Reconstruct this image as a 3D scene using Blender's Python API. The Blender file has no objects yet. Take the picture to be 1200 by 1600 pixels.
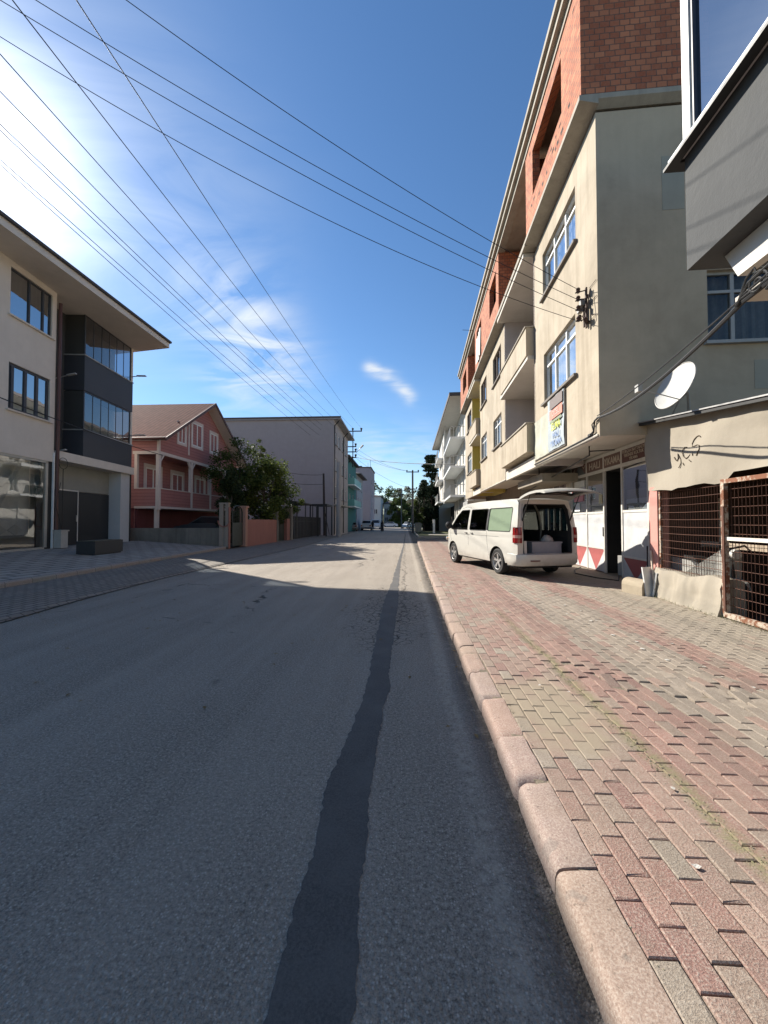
import bpy, bmesh, math, random
from mathutils import Vector, Matrix, noise as mnoise
R_ = math.radians
random.seed(7)
scene = bpy.context.scene
COL = scene.collection

# ------------------------------------------------------------------ camera
cam_d = bpy.data.cameras.new('camera'); cam = bpy.data.objects.new('camera', cam_d); COL.objects.link(cam)
cam.location = (0, 0, 1.5); cam.rotation_euler = (R_(90 + 1.43), 0, R_(3.15))
cam_d.sensor_fit = 'HORIZONTAL'; cam_d.sensor_width = 36; cam_d.lens = 18; cam_d.clip_end = 2000; cam_d.clip_start = 0.05
scene.camera = cam
scene.render.resolution_x = 768; scene.render.resolution_y = 1024

# ------------------------------------------------------------------ sky and sun
SUN_EL, SUN_AZ = R_(33.8), R_(-51.3)          # azimuth from +Y, negative = towards -X
sdir = Vector((math.sin(SUN_AZ) * math.cos(SUN_EL), math.cos(SUN_AZ) * math.cos(SUN_EL), math.sin(SUN_EL)))
W = bpy.data.worlds.new('World'); scene.world = W; W.use_nodes = True
nt = W.node_tree; nt.nodes.clear()
def WN(t, **k):
    n = nt.nodes.new(t)
    for a, b in k.items(): setattr(n, a, b)
    return n
def wmath(op, a, b=None, clamp=False):
    n = WN('ShaderNodeMath', operation=op); n.use_clamp = clamp
    for i, v in enumerate((a, b)):
        if v is None: continue
        if isinstance(v, (int, float)): n.inputs[i].default_value = v
        else: nt.links.new(v, n.inputs[i])
    return n.outputs[0]
sky = WN('ShaderNodeTexSky', sky_type='NISHITA'); sky.sun_disc = False
sky.sun_elevation = SUN_EL; sky.sun_rotation = SUN_AZ; sky.altitude = 0; sky.air_density = 1.0; sky.dust_density = 0.05; sky.ozone_density = 3.5
tc = WN('ShaderNodeTexCoord')
sep = WN('ShaderNodeSeparateXYZ'); nt.links.new(tc.outputs['Generated'], sep.inputs[0])
zz = wmath('ADD', sep.outputs[2], 0.12)
cx = wmath('DIVIDE', sep.outputs[0], zz); cy = wmath('DIVIDE', sep.outputs[1], zz)
comb = WN('ShaderNodeCombineXYZ'); nt.links.new(cx, comb.inputs[0]); nt.links.new(cy, comb.inputs[1])
mp = WN('ShaderNodeMapping'); nt.links.new(comb.outputs[0], mp.inputs[0]); mp.inputs['Rotation'].default_value = (0, 0, R_(-28)); mp.inputs['Scale'].default_value = (0.9, 1.9, 1)
no = WN('ShaderNodeTexNoise'); nt.links.new(mp.outputs[0], no.inputs[0]); no.inputs['Scale'].default_value = 1.9; no.inputs['Detail'].default_value = 9; no.inputs['Roughness'].default_value = 0.56; no.inputs['Distortion'].default_value = 1.1
no2 = WN('ShaderNodeTexNoise'); nt.links.new(comb.outputs[0], no2.inputs[0]); no2.inputs['Scale'].default_value = 0.9; no2.inputs['Detail'].default_value = 3
wisp = WN('ShaderNodeMapRange'); nt.links.new(no.outputs[0], wisp.inputs[0]); wisp.inputs[1].default_value = 0.36; wisp.inputs[2].default_value = 0.78
def gauss(d, k, amp):
    """soft disc of thin cloud around direction d"""
    vm = WN('ShaderNodeVectorMath', operation='DOT_PRODUCT'); nt.links.new(tc.outputs['Generated'], vm.inputs[0]); vm.inputs[1].default_value = Vector(d).normalized()
    a = wmath('MULTIPLY', wmath('SUBTRACT', vm.outputs['Value'], 1.0), k)
    e = wmath('POWER', 2.71828, a)
    return wmath('MULTIPLY', e, amp)
PUFFS = [((-0.66, 0.52, 0.55), 26, 0.26), ((-0.46, 0.66, 0.58), 60, 0.22), ((-0.385, 0.80, 0.46), 260, 0.7), ((-0.34, 0.84, 0.41), 300, 0.8), ((-0.28, 0.87, 0.37), 400, 0.7), ((-0.37, 0.86, 0.34), 260, 0.75),
         ((-0.086, .924, .373), 9000, 1.3), ((-0.066, .928, .367), 9000, 1.7), ((-0.044, .933, .357), 9000, 1.9), ((-0.021, .939, .344), 9000, 1.8), ((-0.001, .945, .328), 9000, 1.4), ((0.014, .951, .31), 9000, 1.0),
         ((-0.07, .98, 0.185), 600, 0.5), ((0.044, 0.979, 0.20), 900, 0.4), ((-0.02, 1.0, 0.05), 60, 0.25)]
msk = None
for d, k, a in PUFFS:
    g = gauss(d, k, a); msk = g if msk is None else wmath('ADD', msk, g)
cl = wmath('MULTIPLY', wisp.outputs[0], msk, clamp=True)
# forward scattering: thin cloud is brightest towards the sun
vm = WN('ShaderNodeVectorMath', operation='DOT_PRODUCT'); nt.links.new(tc.outputs['Generated'], vm.inputs[0]); vm.inputs[1].default_value = sdir
fs = wmath('POWER', 2.71828, wmath('MULTIPLY', wmath('SUBTRACT', vm.outputs['Value'], 1.0), 16))
fs2 = wmath('POWER', 2.71828, wmath('MULTIPLY', wmath('SUBTRACT', vm.outputs['Value'], 1.0), 130))
bright = wmath('ADD', wmath('ADD', wmath('MULTIPLY', fs, 4.0), 5.5), wmath('MULTIPLY', fs2, 8.0))
cc = WN('ShaderNodeMix', data_type='RGBA', blend_type='MULTIPLY'); cc.inputs[0].default_value = 1
cc.inputs[6].default_value = (0.93, 0.97, 1.0, 1)
br = WN('ShaderNodeCombineXYZ'); [nt.links.new(bright, br.inputs[i]) for i in range(3)]
nt.links.new(br.outputs[0], cc.inputs[7])
# hazy aureole round the sun (dust in the air)
halo = WN('ShaderNodeMix', data_type='RGBA', blend_type='ADD'); halo.inputs[0].default_value = 1
hb = wmath('ADD', wmath('MULTIPLY', fs, 0.7), wmath('MULTIPLY', fs2, 9.0))
hc = WN('ShaderNodeCombineXYZ'); [nt.links.new(hb, hc.inputs[i]) for i in range(3)]
hsv = WN('ShaderNodeHueSaturation'); hsv.inputs['Saturation'].default_value = 1.12; hsv.inputs['Value'].default_value = 0.90; nt.links.new(sky.outputs[0], hsv.inputs['Color']); nt.links.new(hsv.outputs[0], halo.inputs[6]); nt.links.new(hc.outputs[0], halo.inputs[7])
mx = WN('ShaderNodeMix', data_type='RGBA'); nt.links.new(cl, mx.inputs[0]); nt.links.new(halo.outputs[2], mx.inputs[6]); nt.links.new(cc.outputs[2], mx.inputs[7])
bg = WN('ShaderNodeBackground'); bg.inputs[1].default_value = 0.08; nt.links.new(mx.outputs[2], bg.inputs[0])
wo = WN('ShaderNodeOutputWorld'); nt.links.new(bg.outputs[0], wo.inputs[0])
sl = bpy.data.lights.new('sun', 'SUN'); sl.energy = 4.4; sl.angle = R_(0.53); sl.color = (1.0, 0.94, 0.84)
so = bpy.data.objects.new('sun', sl); COL.objects.link(so); so.rotation_euler = (-sdir).to_track_quat('-Z', 'Y').to_euler(); so.location = (0, 0, 40)
scene.view_settings.view_transform = 'Standard'; scene.view_settings.look = 'None'; scene.view_settings.exposure = 1.15; scene.view_settings.gamma = 1
scene.render.engine = 'CYCLES'
scene.cycles.max_bounces = 6; scene.cycles.transparent_max_bounces = 10; scene.cycles.caustics_reflective = False

# ------------------------------------------------------------------ materials
MATS = {}
def nodes(name):
    m = bpy.data.materials.new(name); m.use_nodes = True
    return m, m.node_tree.nodes, m.node_tree.links, m.node_tree.nodes['Principled BSDF']
def mth(N, L, op, a, b=0.0, clamp=False):
    n = N.new('ShaderNodeMath'); n.operation = op; n.use_clamp = clamp
    for i, v in enumerate((a, b)):
        if isinstance(v, (int, float)): n.inputs[i].default_value = v
        else: L.new(v, n.inputs[i])
    return n.outputs[0]
def mapr(N, L, v, a, b, c=0.0, d=1.0):
    n = N.new('ShaderNodeMapRange'); L.new(v, n.inputs[0])
    for i, x in enumerate((a, b, c, d)): n.inputs[i + 1].default_value = x
    return n.outputs[0]
def mixc(N, L, f, a, b, bt='MIX'):
    n = N.new('ShaderNodeMix'); n.data_type = 'RGBA'; n.blend_type = bt
    for i, v in ((0, f), (6, a), (7, b)):
        if isinstance(v, (int, float)): n.inputs[i].default_value = v
        elif isinstance(v, (tuple, list)): n.inputs[i].default_value = (*v[:3], 1)
        else: L.new(v, n.inputs[i])
    return n.outputs[2]
def tnoise(N, L, vec, s, det=4, rough=0.55, dist=0.0, scale=None):
    if scale:
        mpn = N.new('ShaderNodeMapping'); mpn.inputs['Scale'].default_value = scale; L.new(vec, mpn.inputs[0]); vec = mpn.outputs[0]
    n = N.new('ShaderNodeTexNoise'); L.new(vec, n.inputs[0]); n.inputs['Scale'].default_value = s; n.inputs['Detail'].default_value = det
    n.inputs['Roughness'].default_value = rough; n.inputs['Distortion'].default_value = dist
    return n.outputs[0]
def bump(N, L, p, h, st=0.3, dist=0.01, prev=None):
    b = N.new('ShaderNodeBump'); b.inputs['Strength'].default_value = st; b.inputs['Distance'].default_value = dist
    L.new(h, b.inputs['Height'])
    if prev is not None: L.new(prev, b.inputs['Normal'])
    if p is not None: L.new(b.outputs[0], p.inputs['Normal'])
    return b.outputs[0]
def ocoord(N):
    return N.new('ShaderNodeTexCoord').outputs['Object']

def plain(name, c, rough=0.6, metal=0.0, var=0.12, scale=6, bst=0.08, spec=0.5, coat=0):
    if name in MATS: return MATS[name]
    m, N, L, p = nodes(name); v = ocoord(N)
    n1 = tnoise(N, L, v, scale, 5, 0.6); n2 = tnoise(N, L, v, scale * 9, 3)
    f = mth(N, L, 'ADD', mth(N, L, 'MULTIPLY', n1, 0.7), mth(N, L, 'MULTIPLY', n2, 0.3))
    f = mapr(N, L, f, 0.3, 0.7)
    lo = tuple(x * (1 - var) for x in c); hi = tuple(min(1, x * (1 + var)) for x in c)
    L.new(mixc(N, L, f, lo, hi), p.inputs['Base Color']); p.inputs['Roughness'].default_value = rough; p.inputs['Metallic'].default_value = metal
    L.new(mapr(N, L, n1, 0.3, 0.7, max(0.02, rough - 0.08), min(1, rough + 0.08)), p.inputs['Roughness'])
    if coat: p.inputs['Coat Weight'].default_value = coat; p.inputs['Coat Roughness'].default_value = 0.06
    if bst: bump(N, L, p, n2, bst, 0.004)
    MATS[name] = m; return m

def plaster(name, c, dark, streak=0.5, patch=0.5, bst=0.35, rough=0.92):
    """render / stucco with rain streaks, blotches and trowel marks"""
    if name in MATS: return MATS[name]
    m, N, L, p = nodes(name); v = ocoord(N)
    big = mapr(N, L, tnoise(N, L, v, 0.55, 6, 0.62, 0.8), 0.38, 0.66)
    mid = mapr(N, L, tnoise(N, L, v, 2.3, 6, 0.65), 0.42, 0.72)
    st = mapr(N, L, tnoise(N, L, v, 1.0, 5, 0.6, 0.3, (4.5, 4.5, 0.35)), 0.46, 0.76)
    fine = tnoise(N, L, v, 60, 3, 0.6)
    light = tuple(min(1, x * 1.13) for x in c)
    col = mixc(N, L, mth(N, L, 'MULTIPLY', big, patch), c, dark)
    col = mixc(N, L, mth(N, L, 'MULTIPLY', mid, 0.45), col, light)
    col = mixc(N, L, mth(N, L, 'MULTIPLY', st, streak), col, dark)
    st2 = mth(N, L, 'MULTIPLY', mapr(N, L, tnoise(N, L, v, 1.0, 6, 0.65, 0.2, (11, 11, 0.5)), 0.56, 0.72), mapr(N, L, tnoise(N, L, v, 0.8, 3), 0.45, 0.6))
    col = mixc(N, L, mth(N, L, 'MULTIPLY', st2, streak * 0.7), col, tuple(x * 0.62 for x in dark))
    col = mixc(N, L, mapr(N, L, fine, 0.3, 0.75, 0, 0.16), col, dark)
    L.new(col, p.inputs['Base Color']); p.inputs['Roughness'].default_value = rough
    b1 = bump(N, L, None, tnoise(N, L, v, 9, 5, 0.6), bst * 0.6, 0.02)
    bump(N, L, p, fine, bst, 0.003, b1)
    MATS[name] = m; return m

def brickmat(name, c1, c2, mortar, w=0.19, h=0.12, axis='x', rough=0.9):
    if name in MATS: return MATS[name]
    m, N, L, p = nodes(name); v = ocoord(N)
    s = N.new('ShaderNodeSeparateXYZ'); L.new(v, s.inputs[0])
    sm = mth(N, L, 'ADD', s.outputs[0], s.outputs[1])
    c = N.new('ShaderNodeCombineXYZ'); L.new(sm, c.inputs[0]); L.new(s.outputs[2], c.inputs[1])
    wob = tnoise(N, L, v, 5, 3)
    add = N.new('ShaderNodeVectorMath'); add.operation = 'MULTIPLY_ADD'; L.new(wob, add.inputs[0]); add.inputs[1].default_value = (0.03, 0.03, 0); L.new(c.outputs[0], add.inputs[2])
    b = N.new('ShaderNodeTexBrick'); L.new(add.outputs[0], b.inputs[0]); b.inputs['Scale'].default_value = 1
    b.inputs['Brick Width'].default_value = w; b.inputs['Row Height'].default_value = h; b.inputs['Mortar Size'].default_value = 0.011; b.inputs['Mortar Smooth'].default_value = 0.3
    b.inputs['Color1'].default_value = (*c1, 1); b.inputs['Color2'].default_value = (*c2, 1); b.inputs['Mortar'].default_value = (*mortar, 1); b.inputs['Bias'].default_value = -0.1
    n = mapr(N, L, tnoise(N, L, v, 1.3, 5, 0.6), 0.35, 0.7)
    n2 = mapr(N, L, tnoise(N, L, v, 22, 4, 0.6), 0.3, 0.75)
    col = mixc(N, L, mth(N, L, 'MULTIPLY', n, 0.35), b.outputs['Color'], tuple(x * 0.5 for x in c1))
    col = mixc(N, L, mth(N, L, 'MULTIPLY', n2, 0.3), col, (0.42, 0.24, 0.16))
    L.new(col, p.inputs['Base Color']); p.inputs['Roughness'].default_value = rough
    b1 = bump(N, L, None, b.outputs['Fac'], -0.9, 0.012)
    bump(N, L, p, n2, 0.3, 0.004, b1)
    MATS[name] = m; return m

def glassmat(name, tint=(0.75, 0.8, 0.8), refl=1.0, ior=1.5, base=0.05, trans=True):
    if name in MATS: return MATS[name]
    m, N, L, p = nodes(name); out = N['Material Output']; N.remove(p)
    t = N.new('ShaderNodeBsdfTransparent'); t.inputs[0].default_value = (*tint, 1)
    g = N.new('ShaderNodeBsdfGlossy'); g.inputs['Roughness'].default_value = 0.015; g.inputs[0].default_value = (0.95, 0.97, 1, 1)
    v = ocoord(N); bn = bump(N, L, None, tnoise(N, L, v, 1.1, 2), 0.12, 0.02); L.new(bn, g.inputs['Normal'])
    fr = N.new('ShaderNodeFresnel'); fr.inputs[0].default_value = ior
    f = mth(N, L, 'ADD', mth(N, L, 'MULTIPLY', fr.outputs[0], refl), base, True)
    mx = N.new('ShaderNodeMixShader'); L.new(f, mx.inputs[0]); L.new(t.outputs[0], mx.inputs[1]); L.new(g.outputs[0], mx.inputs[2]); L.new(mx.outputs[0], out.inputs[0])
    MATS[name] = m; return m

def roadmat():
    m, N, L, p = nodes('asphalt'); v = ocoord(N)
    s = N.new('ShaderNodeSeparateXYZ'); L.new(v, s.inputs[0]); X, Y = s.outputs[0], s.outputs[1]
    vo = N.new('ShaderNodeTexVoronoi'); L.new(v, vo.inputs[0]); vo.inputs['Scale'].default_value = 88; vo.inputs['Randomness'].default_value = 1
    vo2 = N.new('ShaderNodeTexVoronoi'); L.new(v, vo2.inputs[0]); vo2.inputs['Scale'].default_value = 210
    grain = tnoise(N, L, v, 160, 3, 0.7)
    big = mapr(N, L, tnoise(N, L, v, 0.35, 6, 0.6, 0.6), 0.35, 0.68)
    mid = mapr(N, L, tnoise(N, L, v, 1.6, 6, 0.65, 0, (1, 0.35, 1)), 0.35, 0.7)
    col = mixc(N, L, big, (0.30, 0.255, 0.205), (0.385, 0.33, 0.27))
    col = mixc(N, L, mth(N, L, 'MULTIPLY', mid, 0.55), col, (0.26, 0.22, 0.175))
    # aggregate: light stones and dark binder
    sepc = N.new('ShaderNodeSeparateColor'); L.new(vo.outputs['Color'], sepc.inputs[0])
    st = mth(N, L, 'MULTIPLY', mapr(N, L, vo.outputs['Distance'], 0.5, 0.25), mapr(N, L, sepc.outputs[0], 0.35, 0.9))
    col = mixc(N, L, mth(N, L, 'MULTIPLY', st, 0.85), col, (0.62, 0.55, 0.47))
    col = mixc(N, L, mapr(N, L, grain, 0.5, 0.68, 0, 0.75), col, (0.06, 0.056, 0.052))
    col = mixc(N, L, mth(N, L, 'MULTIPLY', mapr(N, L, vo2.outputs['Distance'], 0.25, 0.05), 0.4), col, (0.46, 0.42, 0.37))
    g2 = tnoise(N, L, v, 55, 5, 0.75)
    col = mixc(N, L, mapr(N, L, g2, 0.52, 0.64, 0, 0.6), col, (0.52, 0.46, 0.38)); col = mixc(N, L, mapr(N, L, g2, 0.48, 0.37, 0, 0.7), col, (0.09, 0.078, 0.064))
    trk = mapr(N, L, tnoise(N, L, v, 1.0, 5, 0.6, 0.2, (2.2, 0.16, 1)), 0.40, 0.66)
    col = mixc(N, L, mth(N, L, 'MULTIPLY', trk, 0.30), col, (0.46, 0.40, 0.33))
    # dusty band with the worn edge line near the right kerb
    jit = mth(N, L, 'MULTIPLY', mth(N, L, 'SUBTRACT', tnoise(N, L, v, 0.8, 4), 0.5), 0.10)
    xe = mth(N, L, 'ADD', X, jit)
    band = mth(N, L, 'MULTIPLY', mapr(N, L, xe, 0.29, 0.33), mapr(N, L, xe, 0.45, 0.40))
    worn = mapr(N, L, tnoise(N, L, v, 16, 6, 0.7), 0.40, 0.62)
    col = mixc(N, L, mth(N, L, 'MULTIPLY', mth(N, L, 'MULTIPLY', band, worn), 0.7), col, (0.50, 0.44, 0.36))
    dirt_shade = mth(N, L, 'MULTIPLY', mapr(N, L, xe, 0.42, 0.60), mapr(N, L, tnoise(N, L, v, 7, 6, 0.7), 0.30, 0.5))
    col = mixc(N, L, mth(N, L, 'MULTIPLY', dirt_shade, 0.9), col, (0.04, 0.034, 0.027))  # gutter dirt, with the shade beside the kerb painted into it
    # alligator cracks round the patch
    dv = mixc(N, L, 0.12, v, tnoise(N, L, v, 6, 4))
    vc = N.new('ShaderNodeTexVoronoi'); vc.feature = 'DISTANCE_TO_EDGE'; L.new(dv, vc.inputs[0]); vc.inputs['Scale'].default_value = 10
    crack = mapr(N, L, vc.outputs['Distance'], 0.06, 0.012)
    zx = mth(N, L, 'POWER', mth(N, L, 'DIVIDE', mth(N, L, 'ADD', X, 0.28), 0.62), 2)
    zy = mth(N, L, 'POWER', mth(N, L, 'DIVIDE', mth(N, L, 'SUBTRACT', Y, 6.6), 2.0), 2)
    zone = mapr(N, L, mth(N, L, 'ADD', mth(N, L, 'ADD', zx, zy), mth(N, L, 'MULTIPLY', mth(N, L, 'SUBTRACT', tnoise(N, L, v, 1.7, 5, 0.65), 0.5), 4.5)), 1.5, 0.3)
    cz = mth(N, L, 'MULTIPLY', crack, zone)
    # long meandering crack beside the patch further on
    cr2 = mth(N, L, 'ABSOLUTE', mth(N, L, 'ADD', mth(N, L, 'ADD', X, 0.02), mth(N, L, 'MULTIPLY', mth(N, L, 'SUBTRACT', tnoise(N, L, v, 1.3, 6, 0.7), 0.5), 0.7)))
    lc = mth(N, L, 'MULTIPLY', mapr(N, L, cr2, 0.02, 0.004), mth(N, L, 'MULTIPLY', mapr(N, L, Y, 5.0, 7.0), 0.8))
    # thin cracks across the lane on the left
    vc2 = N.new('ShaderNodeTexVoronoi'); vc2.feature = 'DISTANCE_TO_EDGE'; L.new(mixc(N, L, 0.35, v, tnoise(N, L, v, 1.1, 5)), vc2.inputs[0]); vc2.inputs['Scale'].default_value = 0.42
    c3 = mth(N, L, 'MULTIPLY', mapr(N, L, mth(N, L, 'ADD', vc2.outputs['Distance'], mapr(N, L, X, -1.2, -0.8)), 0.006, 0.002), mapr(N, L, tnoise(N, L, v, 0.9, 3), 0.52, 0.6))
    allc = mth(N, L, 'MAXIMUM', mth(N, L, 'MAXIMUM', cz, lc), c3)
    col = mixc(N, L, mth(N, L, 'MULTIPLY', allc, 0.85), col, (0.02, 0.02, 0.02))
    # leaf stains and oil spots
    sp = mapr(N, L, tnoise(N, L, v, 2.4, 2, 0.3), 0.73, 0.78)
    col = mixc(N, L, mth(N, L, 'MULTIPLY', sp, 0.35), col, (0.06, 0.058, 0.055))
    L.new(col, p.inputs['Base Color']); p.inputs['Roughness'].default_value = 0.86; p.inputs['Specular IOR Level'].default_value = 0.35
    h = mth(N, L, 'SUBTRACT', mth(N, L, 'ADD', mth(N, L, 'MULTIPLY', vo.outputs['Distance'], -1.0), mth(N, L, 'MULTIPLY', grain, 0.7)), mth(N, L, 'MULTIPLY', allc, 2.0))
    bump(N, L, p, h, 1.0, 0.009)
    return m

def tarmat():
    m, N, L, p = nodes('tar_patch'); v = ocoord(N)
    n = tnoise(N, L, v, 120, 4, 0.7); b = tnoise(N, L, v, 3, 5)
    col = mixc(N, L, mapr(N, L, n, 0.35, 0.7), (0.052, 0.049, 0.046), (0.115, 0.108, 0.10))
    col = mixc(N, L, mapr(N, L, b, 0.42, 0.7, 0, 0.6), col, (0.125, 0.118, 0.108))
    L.new(col, p.inputs['Base Color']); p.inputs['Roughness'].default_value = 0.8
    bump(N, L, p, n, 0.6, 0.005); return m

def pavermat():
    m, N, L, p = nodes('pavers'); v = ocoord(N)
    a = N.new('ShaderNodeAttribute'); a.attribute_name = 'tone'
    n1 = tnoise(N, L, v, 140, 3, 0.7); n2 = mapr(N, L, tnoise(N, L, v, 2.6, 6, 0.65), 0.35, 0.7); n3 = mapr(N, L, tnoise(N, L, v, 14, 5, 0.65), 0.4, 0.75)
    col = mixc(N, L, mapr(N, L, n1, 0.46, 0.68, 0, 0.7), a.outputs['Color'], (0.46, 0.41, 0.34))
    col = mixc(N, L, mapr(N, L, n1, 0.45, 0.28, 0, 0.65), col, (0.10, 0.075, 0.06))
    col = mixc(N, L, mth(N, L, 'MULTIPLY', n2, 0.32), col, (0.27, 0.22, 0.165))
    col = mixc(N, L, mth(N, L, 'MULTIPLY', n3, 0.35), col, (0.15, 0.12, 0.09))
    # sand silted over a hollow
    s = N.new('ShaderNodeSeparateXYZ'); L.new(v, s.inputs[0])
    zx = mth(N, L, 'POWER', mth(N, L, 'DIVIDE', mth(N, L, 'SUBTRACT', s.outputs[0], 1.08), 0.36), 2)
    zy = mth(N, L, 'POWER', mth(N, L, 'DIVIDE', mth(N, L, 'SUBTRACT', s.outputs[1], 2.95), 0.55), 2)
    sand = mapr(N, L, mth(N, L, 'ADD', mth(N, L, 'ADD', zx, zy), mth(N, L, 'MULTIPLY', mth(N, L, 'SUBTRACT', tnoise(N, L, v, 5, 5), 0.5), 2.6)), 1.5, 0.4)
    sx = mth(N, L, 'MULTIPLY', mapr(N, L, mth(N, L, 'ADD', s.outputs[0], mth(N, L, 'MULTIPLY', tnoise(N, L, v, 2.0, 5), 0.9)), 3.6, 4.6), 0.62)
    col = mixc(N, L, mth(N, L, 'MULTIPLY', sand, 0.92), col, (0.30, 0.245, 0.175))
    col = mixc(N, L, sx, col, (0.27, 0.235, 0.18))
    mo = mth(N, L, 'ABSOLUTE', mth(N, L, 'ADD', mth(N, L, 'SUBTRACT', s.outputs[0], 1.44), mth(N, L, 'MULTIPLY', mth(N, L, 'SUBTRACT', tnoise(N, L, v, 3.0, 5), 0.5), 0.16)))
    mf = mth(N, L, 'MULTIPLY', mapr(N, L, mo, 0.075, 0.015), mapr(N, L, tnoise(N, L, v, 25, 5, .7), 0.36, 0.56)); mf = mth(N, L, 'MULTIPLY', mf, mapr(N, L, s.outputs[1], 7.0, 4.5))
    col = mixc(N, L, mth(N, L, 'MULTIPLY', mf, 0.85), col, (0.21, 0.19, 0.10))
    L.new(col, p.inputs['Base Color']); p.inputs['Roughness'].default_value = 0.93
    bump(N, L, p, n1, 0.9, 0.005); return m

def kerbmat():
    m, N, L, p = nodes('kerb_concrete'); v = ocoord(N)
    a = N.new('ShaderNodeAttribute'); a.attribute_name = 'tone'
    n1 = tnoise(N, L, v, 120, 3, 0.7); n2 = mapr(N, L, tnoise(N, L, v, 3.5, 6, 0.65), 0.35, 0.7); pit = mapr(N, L, tnoise(N, L, v, 42, 3, 0.5), 0.66, 0.72)
    col = mixc(N, L, mapr(N, L, n1, 0.45, 0.7, 0, 0.75), a.outputs['Color'], (0.50, 0.43, 0.36)); col = mixc(N, L, mapr(N, L, n1, 0.45, 0.28, 0, 0.6), col, (0.12, 0.085, 0.065))
    col = mixc(N, L, mth(N, L, 'MULTIPLY', n2, 0.4), col, (0.30, 0.22, 0.16))
    col = mixc(N, L, mth(N, L, 'MULTIPLY', pit, 0.55), col, (0.10, 0.075, 0.055))
    sp = mapr(N, L, tnoise(N, L, v, 9, 2, 0.4), 0.68, 0.72)
    col = mixc(N, L, mth(N, L, 'MULTIPLY', sp, 0.35), col, (0.14, 0.13, 0.115))
    L.new(col, p.inputs['Base Color']); p.inputs['Roughness'].default_value = 0.93
    b1 = bump(N, L, None, n1, 0.5, 0.004); bump(N, L, p, pit, -0.5, 0.006, b1); return m

def groundmat(name, c1, c2, c3, sc=1.0):
    m, N, L, p = nodes(name); v = ocoord(N)
    n = mapr(N, L, tnoise(N, L, v, 0.7 * sc, 7, 0.65), 0.35, 0.68); n2 = mapr(N, L, tnoise(N, L, v, 12 * sc, 6, 0.7), 0.35, 0.7)
    col = mixc(N, L, n, c1, c2); col = mixc(N, L, mth(N, L, 'MULTIPLY', n2, 0.6), col, c3)
    L.new(col, p.inputs['Base Color']); p.inputs['Roughness'].default_value = 0.95
    bump(N, L, p, n2, 0.6, 0.02); return m

def leafmat(name, c1, c2, trans=0.25):
    m, N, L, p = nodes(name)
    a = N.new('ShaderNodeAttribute'); a.attribute_name = 'tone'
    s = N.new('ShaderNodeSeparateColor'); L.new(a.outputs['Color'], s.inputs[0])
    L.new(mixc(N, L, s.outputs[0], c1, c2), p.inputs['Base Color']); p.inputs['Roughness'].default_value = 0.6; p.inputs['Specular IOR Level'].default_value = 0.15
    out = N['Material Output']; t = N.new('ShaderNodeBsdfTranslucent'); L.new(mixc(N, L, s.outputs[0], c1, tuple(min(1, x * 1.6) for x in c2)), t.inputs[0])
    mx = N.new('ShaderNodeMixShader'); mx.inputs[0].default_value = trans; L.new(p.outputs[0], mx.inputs[1]); L.new(t.outputs[0], mx.inputs[2]); L.new(mx.outputs[0], out.inputs[0])
    return m

def carpaint(name, c, rough=0.3):
    m, N, L, p = nodes(name); v = ocoord(N)
    n = mapr(N, L, tnoise(N, L, v, 2.2, 5, 0.6), 0.35, 0.75)
    s = N.new('ShaderNodeSeparateXYZ'); L.new(v, s.inputs[0])
    low = mth(N, L, 'MULTIPLY', mapr(N, L, s.outputs[2], 0.75, 0.25), mapr(N, L, tnoise(N, L, v, 8, 5, 0.7), 0.3, 0.65))
    col = mixc(N, L, mth(N, L, 'MULTIPLY', n, 0.25), c, tuple(x * 0.82 for x in c))
    col = mixc(N, L, mth(N, L, 'MULTIPLY', low, 0.38), col, (0.30, 0.26, 0.20))
    L.new(col, p.inputs['Base Color']); L.new(mapr(N, L, n, 0, 1, rough, rough + 0.15), p.inputs['Roughness'])
    p.inputs['Coat Weight'].default_value = 0.5; p.inputs['Coat Roughness'].default_value = 0.12
    return m

M_road = roadmat(); M_tar = tarmat(); M_paver = pavermat(); M_kerb = kerbmat()
M_joint = groundmat('joint_sand', (0.22, 0.18, 0.13), (0.29, 0.24, 0.175), (0.14, 0.12, 0.085), 3)
M_earth = groundmat('earth', (0.13, 0.11, 0.08), (0.085, 0.095, 0.05), (0.17, 0.15, 0.12))
M_verge = groundmat('verge_pavers', (0.10, 0.095, 0.085), (0.145, 0.13, 0.115), (0.07, 0.065, 0.055), 2)
M_facade = plaster('facade_render', (0.44, 0.375, 0.285), (0.25, 0.205, 0.145), 0.75, 0.7)
M_sidewall = plaster('side_render', (0.52, 0.425, 0.305), (0.36, 0.285, 0.20), 0.2, 0.7, 0.3)
M_soffit = plaster('soffit_render', (0.56, 0.52, 0.46), (0.40, 0.36, 0.30), 0.1, 0.4)
M_yellow = plaster('yellow_render', (0.55, 0.45, 0.13), (0.40, 0.32, 0.10), 0.2, 0.3)
M_lilac = plaster('lilac_render', (0.47, 0.42, 0.40), (0.36, 0.32, 0.30), 0.2, 0.3)
M_conc = plaster('raw_concrete', (0.40, 0.36, 0.30), (0.22, 0.20, 0.165), 0.5, 0.6, 0.5)
M_brick = brickmat('hollow_brick', (0.36, 0.095, 0.04), (0.60, 0.22, 0.105), (0.10, 0.06, 0.045))
M_white = plain('white_pvc', (0.74, 0.74, 0.72), 0.4, 0, 0.06)
M_greyf = plain('grey_frame', (0.36, 0.35, 0.33), 0.5, 0, 0.12)
M_black = plain('black_metal', (0.025, 0.024, 0.023), 0.55, 0.2, 0.3)
M_wire = plain('wire_rubber', (0.02, 0.02, 0.022), 0.7, 0, 0.1, bst=0)
M_glass = glassmat('window_glass', (0.86, 0.89, 0.88), .75, 1.5, 0.05)
M_dglass = glassmat('dark_glass', (0.25, 0.27, 0.28), .55, 1.5, 0.03)
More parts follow.
